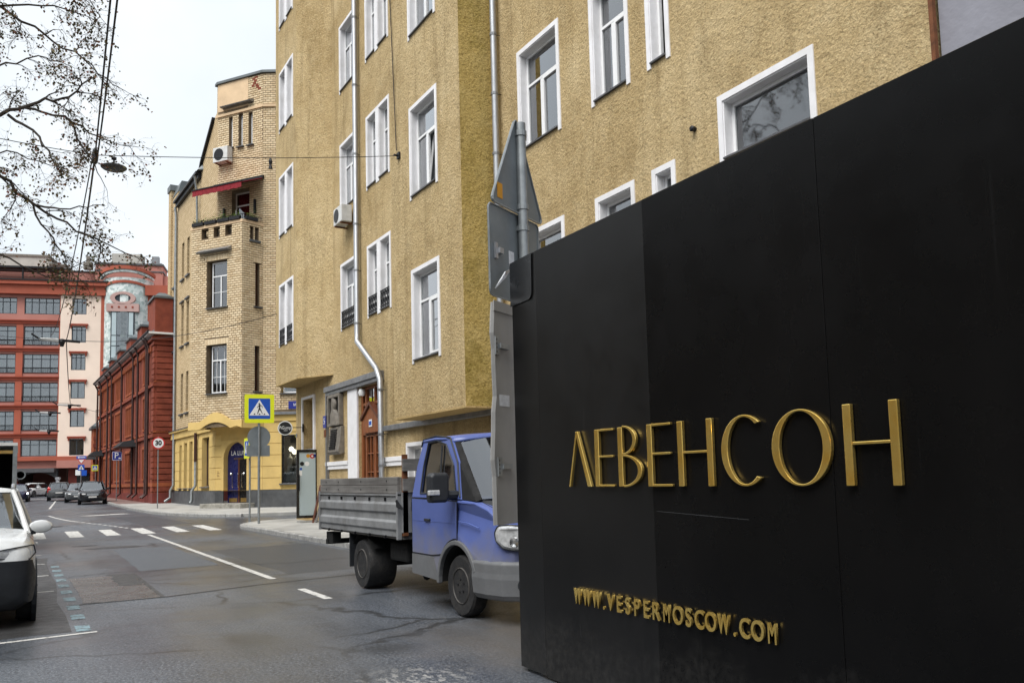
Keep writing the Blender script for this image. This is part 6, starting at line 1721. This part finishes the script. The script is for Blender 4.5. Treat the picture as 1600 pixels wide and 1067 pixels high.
# bed
m = MB(); m.box(4.36, 6.44, 10.30, 13.68, .80, .89); m.build('bed_floor', MT['planks'], TK)
def ribbed(yA, yB, x, sgn):
    prof = [(0, .83), (.0, .90), (.022, .93), (.022, 1.02), (-.004, 1.05), (-.004, 1.13), (.022, 1.16), (.022, 1.26), (0, 1.29), (0, 1.40)]
    mm = MB(); mm.loft([[(x + sgn * (-p[0]), y, p[1]) for p in prof] + [(x + sgn * .03, y, p[1]) for p in prof[::-1]] for y in (yA, yB)]); return mm
for x, s in ((4.33, 1), (6.47, -1)):
    ribbed(10.36, 13.62, x, s).build('dropside', MT['bed_metal'], TK, bevel=.004, seg=1)
    for k in range(2):
        m = MB(); m.box(x - .012, x + .028, 10.34, 13.62, 1.405 + k * .115, 1.512 + k * .115); pk = m.build('plank', MT['planks'], TK, bevel=.005, seg=1)
        for y in (10.7, 11.7, 12.7, 13.3):
            m = MB(); m.lathe((x - .012 * s - (.0), y, 1.458 + k * .115), (-s, 0, 0), [(0, .012), (.008, .01)], 6); m.build('plank_bolt', MT['iron'], pk)
    m = MB(); m.box(x - .02, x + .035, 10.30, 13.66, 1.375, 1.398); m.build('top_rail', MT['bed_metal'], TK)
    for y in (10.30, 13.62):
        m = MB(); m.box(x - .025, x + .04, y, y + .055, .80, 1.43); m.build('corner_post', MT['bed_metal'], TK)
    for y in (10.75, 11.35, 11.95, 12.55, 13.15):
        m = MB(); m.box(x - .03 if s > 0 else x, x if s > 0 else x + .03, y, y + .03, .80, .84); m.box(x - .028 if s > 0 else x, x if s > 0 else x + .028, y, y + .02, 1.30, 1.35); m.build('latch', MT['iron'], TK)
m = MB(); m.box(4.36, 6.44, 13.63, 13.68, .83, 1.63); m.build('tailgate', MT['planks'], TK)
for k in range(2):
    m = MB(); m.box(4.36, 6.44, 10.22, 10.26, 1.44 + k * .26, 1.60 + k * .26); m.build('headboard_plank', MT['planks'], TK)
m = MB(); m.box(4.36, 6.44, 10.26, 10.31, .89, 1.42); m.build('headboard', MT['bed_metal'], TK)
for x in (4.37, 5.35, 6.36):
    m = MB(); m.box(x, x + .07, 10.26, 10.30, .85, 1.92); m.build('headboard_post', MT['rust'], TK)
m = MB()
for k in range(5): m.tube([(4.30, 10.30 + .01 * k, 1.30), (4.26, 10.22, 1.24 + .02 * k), (4.33, 10.18, 1.2)], .012, 5)
m.build('tie_wire', MT['iron'], TK)

# ============================================================ passenger cars
def car(name, label, loc, ang, L, Wd, H, paint, suv=True, plate='', tail=False, lights='lamp_clear', cladding=False, group=None, detail=False, rails=False, st=None, hl=None):
    root = thing(name, label, 'car', (loc[0], loc[1], gz(loc[1])), group)
    ca, sa = math.cos(ang), math.sin(ang); gx = gz(loc[1])
    def T(x, y, z):   # y: 0 = front bumper, grows rearward ; faces -Y at ang 0
        return Vector((loc[0] + x * ca - y * sa, loc[1] + x * sa + y * ca, gx + z))
    h = Wd / 2; k = H / 1.6
    st = st or [(0, .60, .42, .66), (.012, .74, .30, .74), (.05, .90, .25, .86), (.12, .97, .23, .94), (.22, 1, .23, 1.0), (.30, 1, .23, 1.02), (.5, 1, .23, 1.04), (.8, 1, .23, 1.06), (.92, .97, .25, 1.06), (.975, .90, .30, 1.0), (1, .74, .42, .80)]
    rings = []
    for t, wf, zl, zb in st:
        w = h * wf; zl *= k; zb *= k
        half = [(w * .82, zl), (w * .96, zl + .08), (w, zl + (zb - zl) * .42), (w * .985, zl + (zb - zl) * .70), (w * .965, zl + (zb - zl) * .88), (w * .88, zb - .01), (w * .6, zb + .025), (w * .25, zb + .035)]
        rings.append([T(x, t * L, z) for x, z in half] + [T(-x, t * L, z) for x, z in half[::-1]])
    m = MB(); m.loft(rings); m.build('body', MT[paint], root, smooth=True)
    if cladding:
        m = MB(); rr = []
        for t, wf, zl, zb in st:
            w = h * wf + .006; zl *= k
            top = .77 if t < .05 else (.62 if t < .1 else .47)
            half = [(w * .80, zl - .02), (w * .97, zl + .06), (w * 1.0, top * .8), (w * 1.0, top)]
            rr.append([T(x, t * L - (.01 if t < .05 else 0), z) for x, z in half] + [T(-x, t * L - (.01 if t < .05 else 0), z) for x, z in half[::-1]])
        m.loft(rr); m.build('lower_cladding', MT['black_plastic'], root, smooth=True)
    # greenhouse
    b0, b1, r0, r1 = (.25, .965, .40, .86) if suv else (.27, .93, .42, .80)
    wb, wr = h * .90, h * .70
    zb, zr = 1.02 * k, H - .05
    def gring(y0, y1, w, z, c=.10, bow=.05):
        return [T(-w, y0 + c, z), T(-w * .8, y0 + .02, z), T(0, y0 - bow, z + (.02 if z > zb + .1 else 0)), T(w * .8, y0 + .02, z), T(w, y0 + c, z), T(w, y1 - c, z), T(w * .8, y1, z), T(0, y1 + bow, z), T(-w * .8, y1, z), T(-w, y1 - c, z)]
    m = MB(); m.loft([gring(b0 * L, b1 * L, wb, zb), gring(r0 * L, r1 * L, wr, zr)], True, False); m.build('glasshouse', MT['car_glass'], root)
    m = MB(); m.loft([gring(b0 * L + .1, b1 * L - .1, wb * .94, zb - .25), gring(r0 * L + .12, r1 * L - .1, wr * .9, zb + .12)], True, True); m.build('interior', MT['dark_void'], root)
    for sx in (-.38, .38):
        m = MB(); m.hexa([T(sx - .22, .47 * L, zb - .1), T(sx + .22, .47 * L, zb - .1), T(sx + .22, .49 * L, zb - .1), T(sx - .22, .49 * L, zb - .1), T(sx - .15, .5 * L, zb + .38), T(sx + .15, .5 * L, zb + .38), T(sx + .15, .515 * L, zb + .38), T(sx - .15, .515 * L, zb + .38)]); m.build('seat', MT['dark_void'], root)
    m = MB(); m.loft([gring(r0 * L - .03, r1 * L + .05, wr + .015, zr - .015), gring(r0 * L + .02, r1 * L, wr - .03, zr + .03), gring(r0 * L + .15, r1 * L - .15, wr * .7, zr + .055)], True, True); m.build('roof', MT[paint], root, smooth=True)
    for sx in (-1, 1):
        pm = MT[paint] if detail else MT['black_plastic']
        m = MB(); m.tube([T(sx * wb, b0 * L + .10, zb - .02), T(sx * (wb + wr) / 2, (b0 + r0) / 2 * L + .06, (zb + zr) / 2 + .02), T(sx * wr, r0 * L + .08, zr)], [.035, .032, .03], 8); m.build('front_pillar', pm, root, smooth=True)
        m = MB(); m.tube([T(sx * wb, b1 * L - .12, zb - .02), T(sx * wr, r1 * L - .10, zr)], [.09, .06], 8); m.build('rear_pillar', pm, root, smooth=True)
        m = MB(); m.tube([T(sx * (wb + .0), .56 * L, zb), T(sx * wr, .57 * L, zr)], .028, 6)
        m.build('middle_pillar', MT['black_plastic'], root, smooth=True)
        # mirror
        m = MB(); c = T(sx * (h + (.05 if detail else .10)), .30 * L, zb + .07)
        R1 = T(1, 0, 0) - T(0, 0, 0); R2 = T(0, 1, 0) - T(0, 0, 0)
        m.loft([[c + R1 * (math.cos(a) * (.14 if detail else .13) * q) + R2 * d + Vector((0, 0, math.sin(a) * .085 * q)) for a in [2 * math.pi * i / 12 for i in range(12)]] for d, q in ((-.06, .5), (-.045, .85), (0, 1.0), (.06, .96), (.065, .8))])
        mr = m.build('wing_mirror', MT[paint], root, smooth=True)
        m = MB(); m.tube([c + R1 * (-sx * .06) + Vector((0, 0, -.06)), T(sx * h * .93, .30 * L, zb)], .035, 6); m.build('mirror_foot', MT['black_plastic'], mr)
        # headlight
        m = MB()
        hl = hl or [(.62, .03, .66), (.93, .085, .70), (.975, .13, .79), (.93, .115, .845), (.70, .055, .80), (.56, .03, .745)]
        pts = [T(sx * h * a, y * L - .0, z * k) for a, y, z in hl]; off = (T(sx * .5, -1, .15) - T(0, 0, 0)).normalized() * .03
        cc = sum(pts, Vector()) / 6
        m.loft([[p - off for p in pts], [p + off for p in pts], [cc + (p - cc) * .8 + off * 1.4 for p in pts]]); HL = m.build('headlight', MT[lights], root, smooth=True)
        if detail:
            m = MB(); m.lathe(T(sx * h * .86, .078 * L, .765 * k) + off * .9, off, [(0, .07), (.02, .072), (.025, .055), (.0, .03)], 16); m.build('projector', MT['chrome'], HL, smooth=True)
            m = MB()
            for i in range(6): m.tube([pts[i] + off, pts[(i + 1) % 6] + off], .008, 5)
            m.build('headlight_rim', MT['black_plastic'], HL)
        if tail:
            m = MB(); m.hexa([T(sx * h * .72, L * .995 - .06, .74 * k), T(sx * h * .97, L * .955, .74 * k), T(sx * h * .98, L * .94, .74 * k), T(sx * h * .7, L * .97 - .06, .74 * k), T(sx * h * .72, L * .99, 1.1 * k), T(sx * h * .95, L * .965, 1.1 * k), T(sx * h * .9, L * .94, 1.25 * k), T(sx * h * .7, L * .95, 1.1 * k)]); m.build('tail_light', MT['tail_red'], root)
        for wy in (.185, .80):
            m = MB(); o = [T(sx * (h + .006), wy * L + math.cos(a) * .40, .34 + math.sin(a) * .40) for a in [2 * math.pi * i / 20 for i in range(20)]]
            q = [p - R1 * sx * .05 for p in o]; m.loft([q, o]); m.build('wheel_arch', MT['black_plastic'], root)
            wc = T(sx * (h + .012), wy * L, .34)
            wheel(root, wc, R1 * sx, .335, .22, 'alloy', .64, 5, 24, .03)
        m = MB(); m.hexa([T(sx * (h - .005), .39 * L, zb - .19), T(sx * (h + .03), .39 * L, zb - .19), T(sx * (h + .03), .39 * L + .2, zb - .19), T(sx * (h - .005), .39 * L + .2, zb - .19), T(sx * (h - .005), .39 * L, zb - .16), T(sx * (h + .03), .39 * L, zb - .16), T(sx * (h + .03), .39 * L + .2, zb - .16), T(sx * (h - .005), .39 * L + .2, zb - .16)]); m.build('door_handle', MT[paint], root, bevel=.008)
        if rails:
            m = MB(); m.tube([T(sx * wr, r0 * L + .15, zr + .03), T(sx * wr, r0 * L + .35, zr + .08), T(sx * wr, r1 * L - .2, zr + .08), T(sx * wr, r1 * L - .02, zr + .03)], .024, 8); m.build('roof_rail', MT['galvanised'] if detail else MT['black_plastic'], root, smooth=True)
    # grille, plate
    m = MB(); m.hexa([T(-.36, -.02, .60 * k), T(.36, -.02, .60 * k), T(.36, .05, .60 * k), T(-.36, .05, .60 * k), T(-.44, .0, .78 * k), T(.44, .0, .78 * k), T(.44, .06, .78 * k), T(-.44, .06, .78 * k)]); G = m.build('grille', MT['black_plastic'], root, bevel=.01)
    for i in range(4):
        m = MB(); z = (.63 + .037 * i) * k; m.hexa([T(-.37, -.03, z), T(.37, -.03, z), T(.37, -.01, z), T(-.37, -.01, z), T(-.37, -.028, z + .012), T(.37, -.028, z + .012), T(.37, -.01, z + .012), T(-.37, -.01, z + .012)]); m.build('grille_bar', MT['chrome'], G)
    m = MB(); m.hexa([T(-.26, -.035, .47 * k), T(.26, -.035, .47 * k), T(.26, -.02, .47 * k), T(-.26, -.02, .47 * k), T(-.26, -.035, .58 * k), T(.26, -.035, .58 * k), T(.26, -.02, .58 * k), T(-.26, -.02, .58 * k)]); m.build('licence_plate', MT['plate'], root)
    if tail:
        m = MB(); m.hexa([T(-.26, L + .03, .62), T(.26, L + .03, .62), T(.26, L - .1, .62), T(-.26, L - .1, .62), T(-.26, L + .03, .73), T(.26, L + .03, .73), T(.26, L - .1, .73), T(-.26, L - .1, .73)]); m.build('licence_plate', MT['plate'], root)
    if cladding:
        for sx in (-1, 1):
            m = MB()
            for q in range(4): m.hexa([T(sx * .5, .02 + .0 * q, .36 + q * .055), T(sx * .84, .10, .36 + q * .055), T(sx * .84, .14, .36 + q * .055), T(sx * .5, .06, .36 + q * .055), T(sx * .5, .0, .375 + q * .055), T(sx * .84, .09, .375 + q * .055), T(sx * .84, .14, .375 + q * .055), T(sx * .5, .06, .375 + q * .055)])
            m.build('air_intake', MT['chassis'], root)
    return root
car('parked_car', 'white compact SUV with dark bumper parked at the left edge of the frame', (-.715, 11.25, 0), 0, 4.39, 1.84, 1.62, 'paint_white', cladding=True, detail=True, rails=True,
    st=[(0, .80, .32, .70), (.010, .88, .25, .885), (.03, .94, .22, .955), (.07, .98, .22, .99), (.15, 1, .22, 1.02), (.27, 1, .22, 1.07), (.5, 1, .22, 1.08), (.8, 1, .23, 1.08), (.92, .97, .25, 1.06), (.975, .90, .30, 1.0), (1, .74, .42, .80)],
    hl=[(.52, .004, .79), (.90, .032, .765), (.965, .06, .83), (.94, .052, .92), (.75, .018, .905), (.52, .004, .875)])
car('parked_car', 'black SUV parked by the red house, facing the camera', (4.52, 66.6, 0), -.06, 4.6, 1.86, 1.66, 'paint_black', rails=True, group='cars parked along the far kerb')
car('parked_car', 'dark grey car parked directly behind the black SUV', (3.92, 73.2, 0), -.08, 4.5, 1.82, 1.52, 'paint_grey', group='cars parked along the far kerb')
car('parked_car', 'dark hatchback with red tail lights parked farthest along the row', (3.15, 84.3, 0), math.pi - .06, 4.2, 1.80, 1.55, 'paint_grey', tail=True, group='cars parked along the far kerb')
car('driving_car', 'dark blue car with headlights on, driving towards the camera', (-.28, 80.6, 0), -.05, 4.6, 1.84, 1.5, 'paint_navy', suv=False, lights='headlight_on')
car('parked_car', 'white car standing before the archway', (.2, 100.5, 0), -.5, 4.3, 1.8, 1.5, 'paint_white', suv=False)
# box lorry at left edge
BX = thing('box_lorry', 'dark box lorry with open rear and pale roof behind the white SUV', 'truck', (-1.3, 27, 0))
m = MB(); 
for a in ((-2.5, -2.44, 25, 30, .8, 2.7), (-.16, -.10, 25, 30, .8, 2.7), (-2.5, -.10, 29.9, 30, .8, 2.7), (-2.44, -.16, 25, 30, .8, .9)): m.box(*a)
m.build('box', MT['canvas_dark'], BX)
m = MB(); m.box(-2.55, -.06, 24.95, 30.05, 2.70, 2.78); m.build('roof', MT['sign_white'], BX)
for x in (-2.56, -.16):
    m = MB(); m.box(x, x + .1, 24.9, 25.0, .75, 2.7); m.build('door_post', MT['galv_matt'], BX)
m = MB(); m.box(-2.46, -.16, 24.98, 25.04, 2.5, 2.58); m.build('header_bar', MT['brass'], BX)
m = MB(); m.box(-2.4, -.2, 25, 31.5, .55, .78); m.build('chassis_frame', MT['chassis'], BX)
for x, s in ((-2.45, -1), (-.12, 1)):
    for y in (26.3, 31.0): wheel(BX, (x, y, .42), (s, 0, 0), .42, .25, 'steel_rim', .6, 6, 20)
m = MB(); m.box(-2.45, -.15, 30.1, 31.8, .6, 2.3); m.build('cab', MT['galv_matt'], BX, bevel=.1)
m = MB(); m.lathe((.02, 25.05, 1.95), (0, -1, 0), [(0, .12), (.03, .12), (.03, .09), (0, .09)], 16); m.build('mirror_ring', MT['galv_matt'], BX)
# ============================================================ overhead wires and lamps
def sag(a, b, d, n=14):
    a, b = Vector(a), Vector(b)
    return [a.lerp(b, i / n) - Vector((0, 0, d * 4 * (i / n) * (1 - i / n))) for i in range(n + 1)]
def wire(label, path, r=.012, parts=None):
    m = MB(); m.tube(path, r, 5)
    return props(m.build('wire', MT['iron'], None, loc=path[0]), label, 'wire')
N1 = Vector((1.25, 19.6, 8.76))
wire('thin span wire from the ochre wall to the hanging disc lamp', sag((8.28, 19.43, 9.94), N1, .06), .009)
wire('thin span wire running left from the cable knot above the street', sag(N1, (-9, 19.6, 10.3), .4), .009)
wire('left one of two thick cables crossing the sky overhead', sag((.8, 6.0, 10.6), N1, .25), .017)
wire('right one of two thick cables crossing the sky overhead', sag((.95, 6.0, 10.6), N1 + Vector((.05, 0, .02)), .32), .017)
N2 = Vector((1.95, 49.0, 9.3))
wire('twisted cable descending from the near knot to the far lamp', sag(N1, N2, .55), .022)
wire('thin cable beside the twisted cable above the road', sag(N1 + Vector((-.05, 0, -.05)), N2 + Vector((-.7, 0, .2)), .8), .014)
wire('dark span wire crossing in front of the brick oriel', sag(N2, (8.34, 31.6, 8.0), .45), .014)
wire('span wire from the far lamp knot to the left', sag(N2, (-9, 49, 10.5), .4), .012)
N3 = Vector((3.6, 80.0, 8.7))
wire('cable hanging from the far lamp knot down the street', sag(N2 + Vector((0, 0, -.1)), N3, .5), .025)
wire('thin span wire before the salmon block', sag(N3, (7.0, 80, 7.9), .2), .015)
wire('thin left span wire before the salmon block', sag(N3, (-9, 80, 10), .3), .015)
m = MB(); m.lathe(N1, (0, 0, 1), [(-.2, .03), (-.12, .06), (0, .07), (.12, .05), (.16, .02)], 8)
props(m.build('cable_clamp', MT['iron'], None, loc=N1), 'dark cable knot where the overhead wires meet near the disc lamp', 'clamp')
def disc_lamp(c, r, label):
    L = thing('street_lamp', label, 'street lamp', c)
    m = MB(); m.lathe(c, (0, 0, 1), [(-.07, .02), (-.066, r * .5), (-.042, r * .85), (-.01, r), (.004, r), (.03, r * .8), (.055, r * .4), (.07, .05), (.09, .04), (.1, .01)], 28); m.build('shade', MT['plinth'], L, smooth=True)
    m = MB(); m.tube([(c[0], c[1], c[2] + .08), (c[0], c[1], c[2] + .24)], .02, 6); m.lathe((c[0], c[1], c[2] + .2), (1, 0, 0), [(-.05, .04), (.05, .04)], 8); m.build('hanger', MT['iron'], L)
disc_lamp((1.62, 19.6, 8.55), .265, 'dark disc-shaped street lamp hanging from the nearest span wire')
def far_lamp(c, label, w=.9):
    L = thing('street_lamp', label, 'street lamp', c)
    m = MB(); m.hexa([(c[0] - w, c[1], c[2] + .05), (c[0], c[1], c[2] - .02), (c[0], c[1] + .3, c[2] - .02), (c[0] - w, c[1] + .3, c[2] + .05), (c[0] - w * .9, c[1], c[2] + .14), (c[0], c[1], c[2] + .15), (c[0], c[1] + .3, c[2] + .15), (c[0] - w * .9, c[1] + .3, c[2] + .14)]); m.build('housing', MT['ac_white'], L, bevel=.03)
    m = MB(); m.tube([(c[0] - w, c[1] + .15, c[2] + .1), (c[0] - w - .35, c[1] + .15, c[2] + .35)], .05, 6); m.build('arm', MT['iron'], L); m = MB(); m.lathe((c[0] + .15, c[1] + .15, c[2]), (0, 0, 1), [(-.25, .08), (0, .16), (.15, .1)], 8); m.build('junction', MT['iron'], L); m = MB(); m.tube([(c[0], c[1] + .15, c[2] + .08), (c[0] + 1.0, c[1] + .15, c[2] + .05)], .07, 6); m.build('fitting', MT['iron'], L)
far_lamp((1.6, 49, 9.2), 'white street lamp head on the second span wire before the cream wall')
far_lamp((3.4, 80, 8.5), 'small street lamp on the far span wire before the cream wall', .8)
far_lamp((2.1, 86, 8.3), 'pale lamp head before the salmon bays, upper one', .7)
far_lamp((2.2, 92, 7.0), 'pale lamp head before the salmon bays, lower one', .7)
m = MB(); m.lathe((5.0, 19.5, 9.22), (0, 0, 1), [(-.16, .05), (-.06, .03), (.02, .05), (.1, .02)], 8)
props(m.build('wire_weight', MT['iron'], None, loc=(5.0, 19.5, 9.0)), 'small dark weight hanging on the span wire beside the buff tower', 'weight')

# ============================================================ tree at upper left
TR = thing('street_tree', 'late autumn street tree with dark bare branches and sparse brown leaves at upper left', 'tree', (-3.4, 15.6, .12))
rt_ = random.Random(21)
wood = MB(); leaves = MB(); ltone = []
wood.tube([(-3.4, 15.6, .1), (-3.38, 15.6, 2), (-3.3, 15.55, 4), (-3.25, 15.5, 5.6), (-3.3, 15.5, 7.5), (-3.2, 15.4, 9.5), (-3.1, 15.4, 11.5)], [.26, .2, .18, .16, .12, .08, .03], 10)
limbs = [
    ([(-3.25, 15.5, 5.6), (-2.2, 15.3, 6.6), (-1.2, 15.1, 7.15), (-.4, 15, 7.49), (.12, 15, 7.81), (.55, 14.9, 7.95), (.95, 14.8, 8.36)], .085),
    ([(-.1, 15, 7.68), (.5, 15, 7.66), (1.0, 15.1, 7.45), (1.5, 15.2, 7.4)], .035),
    ([(-.3, 15, 7.52), (.15, 14.9, 7.2), (.38, 14.8, 6.75), (.5, 14.8, 6.6)], .04),
    ([(.5, 15, 7.66), (.9, 15, 7.0), (1.1, 15, 6.6)], .03),
    ([(-3.25, 15.5, 5.0), (-2.0, 15.2, 6.2), (-1.0, 15, 6.6), (-.38, 15, 6.5), (.11, 15, 6.11), (.7, 15, 5.75), (1.38, 15, 5.5)], .075),
    ([(.11, 15, 6.11), (.6, 14.8, 6.05), (1.1, 14.7, 6.15)], .03),
    ([(.0, 15, 6.2), (.3, 15, 5.7), (.55, 15.1, 5.35), (.9, 15, 5.2)], .03),
    ([(-3.3, 15.5, 7.5), (-2.0, 15.3, 8.8), (-1.0, 15, 9.3), (-.45, 15, 9.29), (.19, 15, 8.97), (.75, 15, 8.7), (1.2, 15, 8.35)], .06),
    ([(-.45, 15, 9.29), (.3, 14.8, 9.4), (.93, 14.8, 9.3)], .03),
    ([(-3.3, 15.5, 8.2), (-1.6, 15, 9.9), (-.4, 14.8, 10.0), (.3, 14.8, 9.7), (.8, 14.7, 9.6)], .05),
    ([(-1.2, 15.1, 7.2), (-.5, 14.9, 8.2), (.1, 14.8, 8.5), (.5, 14.7, 8.4)], .035),
    ([(-2.0, 15.2, 6.2), (-1.0, 15.2, 5.6), (-.35, 15.2, 5.3), (.3, 15.2, 5.0), (.9, 15.2, 5.35)], .04),
    ([(-1.0, 15, 6.6), (-.3, 15.2, 7.0), (.3, 15.3, 6.9), (.8, 15.3, 6.95)], .025),
    ([(-3.2, 15.5, 9), (-2.5, 16.5, 10.5), (-1.8, 17, 11.5)], .05),
    ([(-3.3, 15.6, 6.5), (-4.4, 16.2, 8.0), (-5.4, 16.5, 9.2)], .07),
    ([(-3.3, 15.6, 6), (-3.6, 14, 8), (-3.7, 12.8, 9.4)], .06),
]
def leaf(p, size):
    d = Vector((rt_.uniform(-1, 1), rt_.uniform(-1, 1), rt_.uniform(-1.2, .4))).normalized(); e = d.orthogonal().normalized()
    e = (e * math.cos(1) + d.cross(e) * rt_.uniform(-1, 1)).normalized()
    n = d.cross(e) * size * .15
    leaves.poly([p, p + d * size * .45 + e * size * .38 + n, p + d * size, p + d * size * .45 - e * size * .38 - n])
    tn = min(1, max(0, rt_.gauss(.5, .28))); ltone.extend([tn] * 4)
def twig(p, d, L, r, lvl, dens):
    n = 5; pts = [p]
    for i in range(n):
        d = (d + Vector((rt_.uniform(-.35, .35), rt_.uniform(-.35, .35), rt_.uniform(-.38, .26)))).normalized()
        pts.append(pts[-1] + d * L / n)
    wood.tube(pts, [r * (1 - .8 * i / n) for i in range(n + 1)], 4 if lvl else 5)
    if lvl < 2:
        for i in range(1, n + 1):
            for _ in range(2 if lvl == 0 else 1):
                if rt_.random() < .72:
                    nd = (d * .6 + Vector((rt_.uniform(-1, 1), rt_.uniform(-.9, .9), rt_.uniform(-.9, .6)))).normalized()
                    twig(pts[i], nd, L * rt_.uniform(.35, .62), r * .5, lvl + 1, dens)
    if lvl >= 1:
        for q in pts[2:]:
            if rt_.random() < dens:
                for _ in range(rt_.choice((1, 1, 2, 3))):
                    leaf(q + Vector((rt_.uniform(-.05, .05), rt_.uniform(-.05, .05), rt_.uniform(-.06, .03))), rt_.uniform(.028, .06))
for path, r in limbs:
    path = [Vector(p) for p in path]
    # roughen
    pp = []
    for i in range(len(path) - 1):
        for k in range(4):
            t = k / 4; q = path[i].lerp(path[i + 1], t)
            pp.append(q + (Vector((rt_.uniform(-.03, .03), rt_.uniform(-.03, .03), rt_.uniform(-.04, .04))) if k else Vector()))
    pp.append(path[-1])
    N = len(pp)
    wood.tube(pp, [max(.006, r * .62 * (1 - .85 * i / N)) for i in range(N)], 7)
    for i in range(3, N):
        if rt_.random() < .72:
            d = (pp[i] - pp[i - 1]).normalized() * .7 + Vector((rt_.uniform(-.5, .7), rt_.uniform(-.8, .8), rt_.uniform(-.9, .8)))
            twig(pp[i], d.normalized(), rt_.uniform(.28, .68), max(.0045, r * .16), 0, .2)
            twig(pp[i], (d + Vector((rt_.uniform(-.6, .6), rt_.uniform(-.6, .6), rt_.uniform(-.8, .8)))).normalized(), rt_.uniform(.25, .6), .004, 1, .25)
tw = wood.build('trunk', MT['bark'], TR, normals=False)
lo = leaves.build('crown', MT['leaf'], TR, normals=False)
at = lo.data.attributes.new('tone', 'FLOAT', 'POINT'); at.data.foreach_set('value', ltone)

TR2 = TR.copy(); COL.objects.link(TR2)
TR2['label'] = 'larger autumn street tree across the street, mirrored in the wide upper window'
TR2.location = (-6.0, 15.5, .12); TR2.rotation_euler = (0, 0, R_(95)); TR2.scale = (1.75, 1.75, 1.75)
for ch in (tw, lo):
    c2 = ch.copy(); COL.objects.link(c2); c2.parent = TR2
